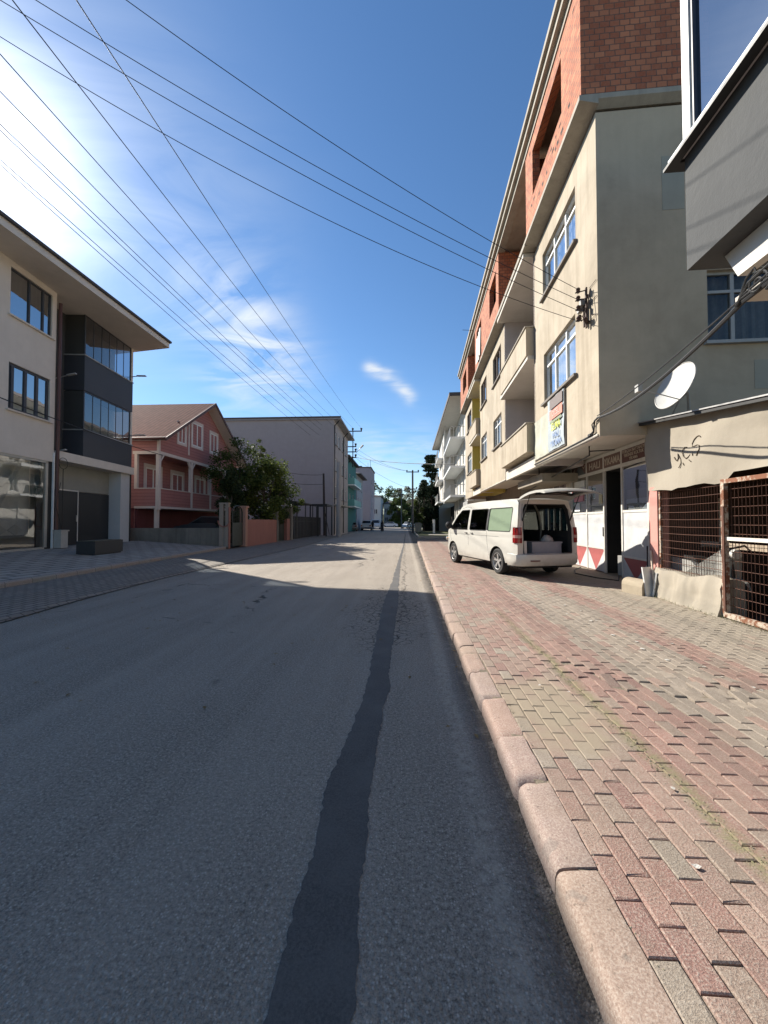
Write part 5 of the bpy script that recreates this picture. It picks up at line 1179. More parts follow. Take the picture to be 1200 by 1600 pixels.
# wheels
def van_wheel(x, y, sgn):
    R = .335; b = MB(); b.lathe([(.19, -.10), (.30, -.115), (R - .005, -.09), (R, -.05), (R, .05), (R - .005, .09), (.30, .115), (.19, .10)], (x, y, R), 'x', 32); t_ = b.build('wheel', M_tyre, van, True)
    b = MB(); b.lathe([(.205, sgn * .10), (.215, sgn * .112), (.222, sgn * .11), (.20, sgn * .02)], (x, y, R), 'x', 32); b.lathe([(0, sgn * .085), (.05, sgn * .085), (.055, sgn * .06)], (x, y, R), 'x', 14)
    for k in range(5):
        a = 2 * math.pi * k / 5 + .3
        for da in (-.14, .14):
            P = lambda r, t, h: (x + sgn * h, y + r * math.cos(a + t), R + r * math.sin(a + t))
            b.poly([P(.045, da * 1.0 - .35, .088), P(.045, da + .35, .088), P(.205, da * .8 + .075, .10), P(.205, da * .8 - .075, .10)])
            b.poly([P(.045, da - .35, .088), P(.205, da * .8 - .075, .10), P(.205, da * .8 - .075, .06), P(.045, da - .35, .05)]); b.poly([P(.045, da + .35, .088), P(.205, da * .8 + .075, .10), P(.205, da * .8 + .075, .06), P(.045, da + .35, .05)])
    b.build('rim', M_rim, t_)
    b = MB(); b.lathe([(0, sgn * .02), (.20, sgn * .02)], (x, y, R), 'x', 20); b.build('brake_disc', M_seal, t_)
for (x, y) in ((-.82, 0), (.82, 0), (-.82, WB), (.82, WB)): van_wheel(x, y, -1 if x < 0 else 1)
for sx in (-1, 1):
    for cy in (0, WB):
        b = MB(); A = arch(cy, .40, 14)
        for p, q in zip(A, A[1:]): b.poly([(sx * hw_(*p), *p), (sx * hw_(*q), *q), (sx * .55, *q), (sx * .55, *p)])
        b.poly([(sx * .55, y, z) for y, z in A]); b.build('wheel_arch', M_seal, van)

# ================================================================== LEFT: WHITE AND CHARCOAL BUILDING (frame LF; x negative = distance left)
M_lw = plaster('left_cream', (.68, .61, .53), (.50, .45, .385), .12, .3, .2)
M_ch = plaster('charcoal_panel', (.050, .052, .060), (.035, .036, .042), .1, .3, .15, .6)
lb = thing('white_charcoal_building', 'three storey white building with charcoal glazed balconies, shop window and dark garage doors', 'building', (-11.2, 14, .5), LF)
PX = -11.2
h_ = [(10.3, 13.93, 8.02, 9.5), (12.34, 13.9, 5.02, 6.5)]
h_ = [(12.34, 13.93, 8.0, 9.52), (12.34, 13.9, 5.02, 6.5), (9.0, 10.6, 8.0, 9.52), (9.0, 10.6, 5.02, 6.5)]
w = MB(); wall(w, 'x', PX, 4, 14.12, 3.95, 9.75, h_, -1, .12); w.poly([(PX, 14.12, 3.95), (-12.05, 14.12, 3.95), (-12.05, 14.12, 9.75), (PX, 14.12, 9.75)]); w.poly([(PX, 4, 3.95), (PX, 14.12, 3.95), (-12.05, 14.12, 3.95), (-12.05, 4, 3.95)]); w.build('upper_wall', M_lw, lb)
w = MB(); w.poly([(-12.0, 14.12, .5), (-12.0, 18.55, .5), (-12.0, 18.55, 9.75), (-12.0, 14.12, 9.75)]); w.poly([(-12.0, 18.55, .5), (-19.5, 18.55, .5), (-19.5, 18.55, 9.75), (-12.0, 18.55, 9.75)]); w.build('recessed_wall', M_lw, lb)
w = MB(); w.poly([(PX, 4, .5), (-22, 4, .5), (-22, 4, 9.75), (PX, 4, 9.75)]); w.poly([(-22, 4, .5), (-22, 18.55, .5), (-22, 18.55, 9.75), (-22, 4, 9.75)]); w.build('hidden_wall', M_lw, lb)
M_fdk = plain('anthracite_frame', (.045, .047, .055), .5, 0, .15)
for i, h in enumerate(h_):
    window(lb, 'x', PX, *h, -1, .05, vs=(.46, .80) if i % 2 == 0 else (.12, .42, .70), fm=M_fdk, fw=.08 if i % 2 else .05, gm=M_dglass, seed=i, sill=.05, sillm=M_lw, cm=plain('curtain_dim', (.30, .30, .32), .9))
# first / second floor glazed balconies
def bay(z0, z1, zg):
    b = MB(); b.box(PX, -12.0, 15.52, 18.62, z0, z1); pb = b.build('balcony_panel', M_ch, lb)
    c = MB(); c.box(PX + .03, -12.0, 15.49, 18.65, z1 + .001, z1 + .04); c.build('coping', M_greyf, pb)
    fr = MB(); fr.box(PX - .02, PX - .06, 15.53, 15.57, z1 + .042, zg); fr.box(PX - .02, PX - .06, 18.45, 18.5, z1 + .042, zg); fr.box(PX - .02, PX - .06, 15.57, 18.45, z1 + .042, z1 + .075); fr.box(PX - .02, PX - .06, 15.57, 18.45, zg - .05, zg)
    for k in range(1, 6): y = 15.57 + k * .48; fr.box(PX - .03, PX - .05, y - .012, y + .012, z1 + .075, zg - .05)
    fo = fr.build('glazing_frame', M_fdk, lb)
    g = MB(); g.poly([(PX - .04, 15.57, z1 + .07), (PX - .04, 18.46, z1 + .07), (PX - .04, 18.46, zg - .04), (PX - .04, 15.57, zg - .04)]); g.build('pane', glassmat('bay_blue_glass', (.25, .30, .36), 1.0, 1.7, .14), fo)
    s = MB(); s.box(PX - .03, -12.0, 15.56, 15.60, z1 + .042, zg); s.build('side_panel', plain('dark_side', (.055, .055, .052), .5, 0, .1), lb)
    q = MB(); q.box(PX - .35, PX - .85 if False else -11.99, 15.62, 18.44, z1 + .05, z1 + .1); q.build('inner_floor', M_dark, lb)
    p = MB(); p.box(PX + .0, PX - .08, 18.5, 18.62, z1 + .042, zg); p.build('corner_post', M_lw, lb)
bay(4.05, 5.10, 6.68); bay(6.70, 8.08, 9.74)
b = MB(); b.box(-12.02, -12.0 + .01, 14.13, 15.55, 4.05, 9.74); b.build('grey_cladding', plain('clad_dark', (.07, .07, .068), .6, 0, .12), lb)
b = MB(); b.box(PX + .10, -12.0, 14.2, 18.66, 3.72, 4.048); b.build('cornice', M_lw, lb)
b = MB(); b.box(PX - .06, -12.0, 17.95, 18.6, .5, 3.718); b.build('pillar', plaster('pillar_white', (.50, .50, .50), (.42, .42, .41), .1, .3), lb)
b = MB(); b.box(PX - .02, -12.0, 18.602, 18.66, .5, 3.718); b.build('pillar_edge', M_black, lb)
# garage: transom panel, wicket door, wide leaf
b = MB(); b.box(-11.78, -11.82, 14.3, 17.94, 2.72, 3.718); b.build('transom_panel', plain('panel_olive', (.25, .25, .22), .6, 0, .1), lb)
gd = MB(); gd.box(-11.74, -11.80, 14.95, 16.02, .56, 2.70); gdo = gd.build('garage_wicket', plain('garage_dark', (.028, .030, .033), .45, .2, .2), lb)
f = MB(); f.box(-11.73, -11.80, 14.90, 14.95, .56, 2.75); f.box(-11.73, -11.80, 16.02, 16.06, .56, 2.75); f.box(-11.73, -11.80, 14.95, 16.02, 2.70, 2.75); f.build('wicket_frame', M_alu, gdo)
f = MB(); f.box(-11.69, -11.73, 15.94, 15.97, 1.5, 1.75); f.build('handle', M_alu, gdo)
gd = MB(); gd.box(-11.76, -11.80, 16.065, 17.93, .56, 2.70); gd.build('garage_leaf', MATS['garage_dark'], lb)
b = MB(); b.box(-11.78, -11.8, 14.13, 14.89, .5, 2.71); b.build('dark_jamb', M_black, lb)
# shop window with wedding drapes
b = MB(); b.box(PX + .02, -11.6, 4, 14.12, 3.62, 3.948); b.build('shop_header', M_lw, lb)
b = MB(); b.box(PX, PX - .08, 13.80, 13.90, .60, 3.60); b.box(PX, PX - .08, 4, 13.8, .50, .62); b.box(PX + .0, PX - .08, 4, 13.9, 3.54, 3.618); b.box(PX, PX - .08, 9.4, 9.5, .6, 3.6); shw = b.build('shop_window', plain('champagne_alu', (.40, .38, .34), .4, .3, .1), lb)
g = MB(); g.poly([(PX - .04, 4, .6), (PX - .04, 13.82, .6), (PX - .04, 13.82, 3.56), (PX - .04, 4, 3.56)]); g.build('pane', glassmat('shop_glass', (.78, .80, .78), 1.0, 1.5, .10), shw)
b = MB(); b.box(PX - .02, PX - .1, 13.92, 14.08, .5, 3.618); b.build('dark_strip', M_black, lb)
b = MB(); b.box(PX + .06, PX, 14.06, 14.10, .5, 3.95); b.build('white_strip', M_white, lb)
b = MB(); b.box(-12.0, -12.05, 4, 14.1, .5, 3.6); b.build('shop_backdrop', plain('cream_drape', (.74, .72, .64), .9, 0, .2, 2), lb)
b = MB(); n = 60
for k in range(3):      # swagged curtains
    for i in range(24):
        y0 = 12.9 - k * 1.5 + i * .05
    for s_ in range(9):
        P = [(-11.65 - .02 * s_, 13.4 - k * 1.6 - t / 14 * 1.3, 3.45 - 1.9 * math.sin(math.pi * t / 28) * (0.55 + .055 * s_) - .02 * s_) for t in range(15)]
        b.tube(P, .05, 4, False)
b.build('swag_curtain', plain('swag_cloth', (.60, .58, .53), .9), shw)
b = MB(); b.box(-11.5, -11.54, 11, 13.75, .62, 1.05); b.build('display_plinth', plain('plinth_grey', (.27, .27, .25), .7), shw)
b = MB()
for y in (11.9, 12.45, 13.0): b.prism([(y - .27, 1.22), (y, 1.40), (y + .27, 1.22), (y, 1.05)], 'x', -11.47, -11.49)
parts(b, 'white_diamond', plain('diamond_white', (.62, .62, .58), .7), shw)
# downspout, lamps, roof with deep eaves
b = MB(); b.tube([(-11.13, 14.2, 9.40), (-11.13, 14.2, .55)], .055, 8); b.build('downspout', plain('brown_pipe', (.085, .035, .03), .5), lb)
for (y, z, l) in ((14.9, 6.9, .5), (14.5, 3.95, .5)):
    b = MB(); b.tube([(-11.9, y, z), (-11.3, y - .1, z + .1)], .02, 6); b.obox((-11.15, y - .1, z + .14), (.16, .05, .02), 0, 0, R_(-12)); b.build('street_arm_lamp', M_greyf, lb)
for z in (8.35, 5.55):
    b = MB(); b.tube([(PX - .02, 18.5, z), (PX + .35, 18.4, z)], .02, 6); b.box(PX + .35, PX + .75, 18.30, 18.42, z - .02, z + .02); b.box(PX - .6, PX - .02, 18.64, 18.67, z - .02, z + .02); b.build('balcony_lamp', M_greyf, lb)
ev = MB(); A_, B_ = (-11.15, 2.0), (-11.15, 17.45)      # world space eave edge
inv = Matrix.Rotation(-LF.a, 4, 'Z')
def toL(x, y, z): v = inv @ Vector((x, y, 0)); return (v.x, v.y, z)
q = [toL(-11.15, 2, 9.72), toL(-11.15, 17.42, 9.72), toL(-20, 18.9, 9.72), toL(-20, 2, 9.72)]; ev.poly(q); ev.build('soffit', M_lw, lb)
ev = MB(); a, b_ = toL(-11.15, 2, 9.72), toL(-11.15, 17.42, 9.72); c_ = toL(-20, 18.9, 9.72)
for p, q in ((a, b_), (b_, c_)): ev.poly([p, q, (q[0], q[1], 9.98), (p[0], p[1], 9.98)])
ev.build('fascia', M_lw, lb)
ev = MB(); ev.tube([(a[0] + .05, a[1], 10.0), (b_[0] + .05, b_[1] + .03, 10.0)], .06, 8); ev.tube([(b_[0] + .05, b_[1] + .03, 10.0), (c_[0], c_[1], 10.0)], .05, 8); ev.build('gutter', plain('gutter_dark', (.05, .05, .055), .5), lb)
ev = MB(); R1, R2 = toL(-16.5, 2, 11.3), toL(-16.5, 14.5, 11.3); a2, b2_ = (a[0], a[1], 10.0), (b_[0], b_[1], 10.0)
ev.poly([a2, b2_, R2, R1]); ev.poly([b2_, (c_[0], c_[1], 10.0), R2]); ev.build('roof', plain('dark_tile', (.07, .05, .045), .8, 0, .2, 4), lb)
# forecourt things
b = MB()
x0, x1, y0, y1 = -10.65, -10.05, 13.2, 14.55
pl_ = MB(); pl_.box(-.30, .30, -.68, .68, .05, .46); pl_.box(-.26, .26, -.64, .64, 0, .05)
o = pl_.build('planter_box', plain('planter_black', (.030, .032, .034), .5, 0, .2), None); o.location = (-10.35, 12.55, .40); o.rotation_euler = (0, 0, R_(4)); o['label'] = 'long black planter box standing near the kerb of the left forecourt'; o['category'] = 'planter'
soil = MB(); soil.box(-.27, .27, -.65, .65, .455, .47); so_ = soil.build('soil', M_earth, None); so_.parent = o
pt_ = thing('flower_pot', 'tall square cream pot with a bare wire hoop beside the brown downspout', 'pot', (-11.0, 14.25, .55), LF)
b = MB(); b.prism([(-11.12, 14.1), (-10.88, 14.1), (-10.88, 14.42), (-11.12, 14.42)], 'z', .56, 1.15); b.box(-11.15, -10.85, 14.07, 14.45, 1.151, 1.2); b.build('pot', plain('pot_cream', (.42, .40, .36), .7), pt_)
b = MB(); b.tube([(-11.0, 14.3, 1.2), (-11.0, 14.3, 3.4)], .012, 5); b.tube([(-11.0, 14.3 + .2 * math.cos(t / 3), 3.6 + .2 * math.sin(t / 3)) for t in range(20)], .010, 5); b.tube([(-11.0, 14.3, 1.2), (-11.05, 14.05, 2.1), (-11.0, 14.2, 2.9)], .010, 5); b.build('wire_hoop', M_black, pt_)

# ================================================================== THE PINK TIMBER HOUSE
def siding(name, c, pitch=.17):
    m, N, L, p = nodes(name); v = ocoord(N); s = N.new('ShaderNodeSeparateXYZ'); L.new(v, s.inputs[0])
    fr_ = mth(N, L, 'FRACT', mth(N, L, 'DIVIDE', s.outputs[2], pitch)); gap = mapr(N, L, fr_, .0, .10); n = mapr(N, L, tnoise(N, L, v, 2.5, 5, .6), .35, .7)
    col = mixc(N, L, mth(N, L, 'MULTIPLY', n, .4), c, tuple(x * .75 for x in c)); col = mixc(N, L, gap, tuple(x * .25 for x in c), col)
    L.new(col, p.inputs['Base Color']); p.inputs['Roughness'].default_value = .7; bump(N, L, p, mth(N, L, 'MINIMUM', mth(N, L, 'MULTIPLY', fr_, 3), 1.0), .8, .02); return m
M_pink = siding('pink_siding', (.40, .175, .165)); M_trim = plain('trim_white', (.62, .54, .50), .6, 0, .08); M_maroon = plaster('maroon_base', (.17, .05, .055), (.11, .035, .04), .3, .4)
HX, HY0, HY1 = -12.7, 19.1, 28.2
ph = thing('pink_timber_house', 'pink timber clad house with a brown tiled gable roof and long covered balcony', 'house', (HX, HY0, .4))
AP = (HY0 + HY1) / 2
b = MB(); b.poly([(HX, HY0, 5.06), (HX, HY1, 5.06), (HX, HY1, 5.9), (HX, AP, 8.85), (HX, HY0, 5.9)]); b.poly([(HX, HY0, 5.06), (-22, HY0, 5.06), (-22, HY0, 5.9), (HX, HY0, 5.9)]); b.poly([(HX, HY0, 5.06), (HX, HY1, 5.06), (-14.2, HY1, 5.06), (-14.2, HY0, 5.06)])
b.build('gable_wall', M_pink, ph)
b = MB(); b.poly([(-14.0, HY0 + .02, .4), (-14.0, HY1, .4), (-14.0, HY1, 5.06), (-14.0, HY0 + .02, 5.06)]); b.poly([(-14.0, HY0, 2.2), (-22, HY0, 2.2), (-22, HY0, 5.06), (-14.0, HY0, 5.06)]); b.poly([(HX, HY1, 2.2), (-22, HY1, 2.2), (-22, HY1, 5.9), (HX, HY1, 5.9)]); b.build('wall', M_pink, ph)
b = MB(); b.poly([(-13.9, HY0 + .1, .4), (-13.9, HY1, .4), (-13.9, HY1, 2.15), (-13.9, HY0 + .1, 2.15)]); b.poly([(-13.9, HY0 + .1, .4), (-22, HY0 + .1, .4), (-22, HY0 + .1, 2.2), (-13.9, HY0 + .1, 2.2)]); b.build('ground_wall', M_maroon, ph)
b = MB(); b.box(HX, -14.0, HY0, HY1, 2.18, 2.30); b.build('balcony_floor', M_trim, ph)
b = MB(); b.box(HX, HX - .1, HY0, HY1, 2.302, 3.2); b.box(HX - .1, -14.0, HY0, HY0 + .1, 2.302, 3.2); b.build('balcony_front', M_pink, ph)
b = MB(); b.box(HX + .02, HX - .12, HY0 - .02, HY1, 3.201, 3.25); b.box(HX - .12, -14, HY0 - .02, HY0 + .12, 3.201, 3.25); b.build('handrail', M_trim, ph)
b = MB(); b.box(HX + .02, HX - .12, HY0 - .02, HY1 + .02, 5.0, 5.16); b.box(HX - .12, -14.1, HY0 - .02, HY0 + .1, 5.0, 5.16); b.build('beam', M_trim, ph)
for i, y in enumerate((HY0, 22.1, 24.3, 26.4, HY1 - .15)):
    b = MB(); b.box(HX + .03, HX - .14, y - .03, y + .15, 2.301 if i else 2.1, 5.0)
    b.prism([(y + .15, 4.6), (y + .45, 4.99), (y + .35, 4.99), (y + .15, 4.72)], 'x', HX + .02, HX - .08)
    if i: b.prism([(y - .03, 4.6), (y - .33, 4.99), (y - .23, 4.99), (y - .03, 4.72)], 'x', HX + .02, HX - .08)
    b.build('post', M_trim, ph)
b = MB(); b.box(-13.85, -14.0, HY0 - .02, HY0 + .12, 3.25, 5.0); b.box(HX + .02, HX - .1, HY0 - .022, HY0 + .1, 5.16, 5.85); parts(b, 'corner_board', M_trim, ph)
b = MB(); b.box(HX - .1, HX - .25, HY0 + .05, HY0 + .25, .45, 2.18); b.build('ground_post', M_trim, ph)
for i, (y0, y1, z0, z1) in enumerate(((19.95, 21.2, 3.25, 4.45), (22.3, 23.4, 3.2, 4.4), (24.9, 26.0, 3.2, 4.4))):
    window(ph, 'x', -14.0, y0, y1, z0, z1, -1, -.02, vs=(.5,), fw=.07, seed=i, sill=0, cm=M_cur)
    t_ = MB(); t_.box(-13.97, -14.0, y0 - .16, y0, z0 - .14, z1 + .2); t_.box(-13.97, -14.0, y1, y1 + .16, z0 - .14, z1 + .2); t_.box(-13.97, -14.0, y0, y1, z1, z1 + .2); t_.box(-13.97, -14.0, y0, y1, z0 - .14, z0); t_.build('window_trim', M_trim, ph)
for i, (y0, y1, z0, z1) in enumerate(((20.75, 21.45, 5.95, 7.0), (22.15, 23.25, 6.05, 7.45), (24.3, 25.2, 6.05, 7.3))):
    window(ph, 'x', HX, y0, y1, z0, z1, -1, -.02, vs=(.5,), fw=.07, seed=i + 5, sill=0)
    t_ = MB(); t_.box(HX + .03, HX, y0 - .13, y0, z0 - .12, z1 + .15); t_.box(HX + .03, HX, y1, y1 + .13, z0 - .12, z1 + .15); t_.box(HX + .03, HX, y0, y1, z1, z1 + .15); t_.box(HX + .03, HX, y0, y1, z0 - .12, z0); t_.build('window_trim', M_trim, ph)
b = MB(); b.box(HX + .02, HX, 21.75, 21.88, 5.4, 7.6); b.build('vertical_board', M_trim, ph)
# roof: two tiled slopes with overhang towards the street
m, N, L, p = nodes('roof_tiles'); v = ocoord(N); s = N.new('ShaderNodeSeparateXYZ'); L.new(v, s.inputs[0])
rowf = mth(N, L, 'FRACT', mth(N, L, 'DIVIDE', s.outputs[1], .32)); wave = mth(N, L, 'SINE', mth(N, L, 'MULTIPLY', s.outputs[0], 26.0)); n = mapr(N, L, tnoise(N, L, v, 3, 5, .6), .3, .7)
col = mixc(N, L, n, (.10, .025, .02), (.16, .05, .04)); col = mixc(N, L, mapr(N, L, wave, -.9, -.3, .6, 0), col, (.04, .02, .018)); col = mixc(N, L, mapr(N, L, rowf, .12, 0, 0, .6), col, (.04, .02, .018)); L.new(col, p.inputs['Base Color']); p.inputs['Roughness'].default_value = .9; p.inputs['Specular IOR Level'].default_value = .05
bump(N, L, p, mth(N, L, 'ADD', wave, rowf), .2, .015); M_tile = m
sl_ = (8.85 - 5.9) / (AP - HY0)
def roofside(ya, yb, za, zb):
    b = MB(); x0, x1 = -12.05, -22.5; nrm_t = .12
    b.poly([(x0, ya, za + nrm_t), (x1, ya, za + nrm_t), (x1, yb, zb + nrm_t), (x0, yb, zb + nrm_t)]); b.build('roof_slope', M_tile, ph)
    b = MB(); b.poly([(x0, ya, za), (x1, ya, za), (x1, yb, zb), (x0, yb, zb)]); b.poly([(x0, ya, za), (x0, yb, zb), (x0, yb, zb + nrm_t), (x0, ya, za + nrm_t)]); b.build('soffit', M_trim, ph)
    b = MB(); b.prism([(ya, za - .03), (yb, zb - .03), (yb, zb + .15), (ya, za + .15)], 'x', x0 + .001, x0 + .05); b.build('barge_board', plain('barge_dark', (.10, .05, .045), .6), ph)
roofside(HY0 - .5, AP, 5.92 - .5 * sl_, 8.9); roofside(HY1 + .5, AP, 5.92 - .5 * sl_, 8.9)
b = MB(); b.tube([(-12.0, HY0 - .55, 5.70), (-22, HY0 - .55, 5.70)], .06, 8); b.build('gutter', plain('gutter_brown', (.12, .04, .035), .5), ph)

# low garden wall, gate, pink wall
M_gwall = plaster('old_garden_wall', (.24, .22, .19), (.10, .09, .075), .7, .7, .5); M_pw = plaster('pink_wall', (.34, .155, .125), (.24, .115, .09), .4, .4, .4)
b = MB(); b.box(-14.5, -9.0, 18.2, 18.42, .2, 1.18); lone(b, 'garden_wall', M_gwall, 'low grimy grey garden wall in front of the pink house', 'wall', (-11.5, 18.3, .3))
pi = thing('gate_pier', 'slotted pale gate pier with pink edges at the end of the low grey wall', 'gate pier', (-8.8, 18.35, .3))
b = MB(); b.box(-9.0, -8.82, 18.15, 18.3, .2, 2.35); b.box(-8.7, -8.55, 18.15, 18.3, .2, 2.35); b.box(-8.82, -8.7, 18.2, 18.28, .2, 1.25); b.box(-9.02, -8.52, 18.13, 18.32, 2.351, 2.42); b.build('pier', plaster('pier_grey', (.36, .30, .25), (.22, .18, .15), .3, .4), pi)
b = MB(); b.tube([(-8.76 + .28 * math.cos(t), 18.12, 1.55 + .30 * math.sin(t)) for t in [math.pi + i * math.pi / 12 for i in range(13)]], .03, 6); b.build('pink_scroll', M_pw, pi); b = MB(); b.box(-8.54, -8.5, 18.12, 18.3, .2, 2.2); b.build('pink_edge', M_pw, pi)
ga = thing('iron_gate', 'dark green iron gate with an arched grille between the two garden piers', 'gate', (-8.45, 18.9, .3))
M_gate = plain('gate_green', (.035, .042, .035), .5, .2, .2)
b = MB(); b.box(-8.47, -8.43, 18.35, 19.55, .28, 1.45); b.build('lower_panel', M_gate, ga)
b = MB(); b.box(-8.47, -8.43, 18.35, 18.42, 1.45, 2.0); b.box(-8.47, -8.43, 19.48, 19.55, 1.45, 2.0)
b.tube([(-8.45, 18.95 + .56 * math.cos(t), 1.95 + .35 * math.sin(t)) for t in [i * math.pi / 10 for i in range(11)]], .03, 6)
for y in (18.6, 18.8, 19.0, 19.2, 19.36): b.tube([(-8.45, y, 1.45), (-8.45, y, 2.2)], .012, 5)
b.build('arched_grille', M_gate, ga)
b = MB(); b.box(-8.62, -8.30, 19.58, 19.86, .2, 2.22); b.box(-8.67, -8.25, 19.54, 19.90, 2.22, 2.32); lone(b, 'gate_post', plaster('post_pink', (.42, .24, .18), (.30, .18, .14), .3, .4), 'pinkish gate post with a flat cap between the iron gate and pink wall', 'gate post', (-8.45, 19.7, .2))
b = MB(); b.box(-8.55, -8.35, 19.87, 24.6, .15, 1.62); lone(b, 'pink_wall', M_pw, 'salmon pink rendered garden wall below the leafy tree', 'wall', (-8.45, 22, .2))
b = MB(); b.box(-8.6, -8.3, 24.6, 24.8, .15, 2.2); lone(b, 'slim_post', M_gwall, 'slim grey post at the far end of the salmon pink wall', 'post', (-8.45, 24.7, .2))
b = MB(); b.box(-8.6, -8.5, 24.85, 26.6, .2, 2.0); [b.tube([(-8.47, 24.9 + i * .17, .25), (-8.47, 24.9 + i * .17, 2.0)], .012, 4) for i in range(10)]; lone(b, 'garden_door', M_gate, 'dark metal garden door beyond the salmon pink wall', 'door', (-8.5, 25.7, .2))
b = MB(); b.box(-8.6, -8.3, 26.65, 27.3, .15, 1.7); lone(b, 'wall_stub', M_pw, 'short pink wall stub beyond the dark garden door', 'wall', (-8.45, 27, .2))
b = MB(); b.box(-8.65, -8.2, 27.32, 27.75, .15, 2.6); lone(b, 'stone_post', M_gwall, 'tall grey stone post beside the short pink wall stub', 'post', (-8.4, 27.5, .2))


# ================================================================== VEHICLES IN THE DISTANCE
def car(label, loc, heading, kind='sedan', color=(.6, .6, .6), group='vehicles parked along the far street', cat='car', name='parked_car'):
    root = bpy.data.objects.new(name, None); COL.objects.link(root); root.location = loc; root.rotation_euler = (0, 0, R_(heading)); root['_o'] = [0, 0, 0]
    root['label'] = label; root['category'] = cat
    if group: root['group'] = group
    pm = carpaint('paint_%02x%02x' % (int(color[0] * 255), int(color[2] * 255)), color)
    P = {'sedan': dict(L=4.3, W=1.72, body=[(-2.15, .3), (-2.17, .7), (-2.05, .93), (-1.5, .98), (1.0, .96), (1.9, .82), (2.13, .62), (2.15, .3)], cab=[(-1.55, .96), (-1.05, 1.38), (.25, 1.42), (1.05, .95)], wb=(-1.3, 1.32)),
         'van': dict(L=4.4, W=1.82, body=[(-2.2, .32), (-2.22, 1.0), (-2.15, 1.12), (1.3, 1.12), (2.0, 1.0), (2.2, .7), (2.2, .32)], cab=[(-2.14, 1.12), (-2.0, 1.86), (.75, 1.88), (1.5, 1.1)], wb=(-1.4, 1.45)),
         'pickup': dict(L=4.9, W=1.8, body=[(-2.4, .45), (-2.42, 1.1), (1.1, 1.12), (2.2, 1.0), (2.42, .75), (2.42, .42)], cab=[(-.9, 1.1), (-.7, 1.74), (.6, 1.76), (1.25, 1.1)], wb=(-1.5, 1.55))}[kind]
    W2 = P['W'] / 2
    def loft(poly, w0, w1, z0, z1, mb):
        f = lambda z: w0 + (w1 - w0) * min(1, max(0, (z - z0) / (z1 - z0)))
        k = len(poly)
        for s in (-1, 1): mb.poly([(s * f(z), y, z) for y, z in poly])
        for i in range(k):
            (ya, za), (yb, zb) = poly[i], poly[(i + 1) % k]; mb.poly([(-f(za), ya, za), (f(za), ya, za), (f(zb), yb, zb), (-f(zb), yb, zb)])
    b = MB(); loft(P['body'], W2, W2 * .97, .3, 1.1, b); z0, z1 = P['cab'][0][1], max(z for _, z in P['cab']); loft(P['cab'], W2 * .95, W2 * .78, z0, z1, b); b.build('body', pm, root)
    g = MB(); c = P['cab']; f = lambda z: W2 * .95 + (W2 * .78 - W2 * .95) * (z - z0) / (z1 - z0)
    def lerp2(p, q, t): return (p[0] + (q[0] - p[0]) * t, p[1] + (q[1] - p[1]) * t)
    for s in (-1, 1):
        q = [lerp2(c[0], c[1], .12), lerp2(c[0], c[1], .88), lerp2(c[3], c[2], .88), lerp2(c[3], c[2], .12)]
        q = [(y + (.12 if i in (0, 1) else -.12), z) for i, (y, z) in enumerate(q)]
        g.poly([(s * (f(z) + .006), y, z) for y, z in q])
    parts(g, 'side_glass', M_seal_glass, root)
    for nm, (p, q), o_ in (('windscreen', (c[3], c[2]), .008), ('rear_glass', (c[0], c[1]), -.008)):
        a, d = lerp2(p, q, .15), lerp2(p, q, .88); w = MB(); w.poly([(-f(a[1]) * .9, a[0] + o_, a[1]), (f(a[1]) * .9, a[0] + o_, a[1]), (f(d[1]) * .88, d[0] + o_, d[1] + .006), (-f(d[1]) * .88, d[0] + o_, d[1] + .006)]); w.build(nm, M_seal_glass, root)
    yr, yf = P['body'][1][0], P['body'][-1][0]
    for s in (-1, 1):
        w = MB(); w.box(s * W2 * .66, s * W2 * .95, yr - .03, yr + .05, .72, .92); w.build('tail_lamp', MATS['lamp_red'], root)
        w = MB(); w.box(s * W2 * .60, s * W2 * .93, yf - .12, yf + .015, .55, .72); w.build('headlight', M_rim, root)
    w = MB(); w.box(-W2 * .96, W2 * .96, yr - .05, yr + .1, .32, .55); w.build('rear_bumper', plain('bumper_grey', (.12, .12, .12), .6), root)
    for y in P['wb']:
        for s in (-1, 1):
            w = MB(); R = .31; w.lathe([(.17, -.09), (R - .01, -.10), (R, -.06), (R, .06), (R - .01, .10), (.17, .09)], (s * (W2 - .08), y, R), 'x', 18); t_ = w.build('wheel', M_tyre, root, True)
            w = MB(); w.lathe([(0, s * .07), (.18, s * .09)], (s * (W2 - .08), y, R), 'x', 12); w.build('rim', M_rim, t_)
    return root
M_seal_glass = plain('car_glass_dark', (.02, .022, .024), .08, 0, .1, bst=0)
car('white pickup truck with bull bars parked at the left kerb of the far street', (-6.6, 66, 0), 2, 'pickup', (.62, .62, .62), cat='pickup truck', name='pickup_truck')
car('white van with a dark windscreen parked facing this way beyond the pickup', (-5.9, 77, 0), 182, 'van', (.60, .60, .60), cat='van')
car('white saloon car standing sideways across the far end of the road', (-4.0, 99, 0), 88, 'sedan', (.62, .62, .62))
car('white saloon car at the far right kerb beside the utility pole', (.7, 86, 0), 160, 'sedan', (.64, .64, .64))
car('pale dusty saloon car tucked behind the white pickup', (-8.3, 60, 0), 4, 'sedan', (.30, .27, .25))
car('old grey car parked in the yard below the pink house', (-11.4, 22.2, .40), 80, 'sedan', (.07, .075, .08), group=None)

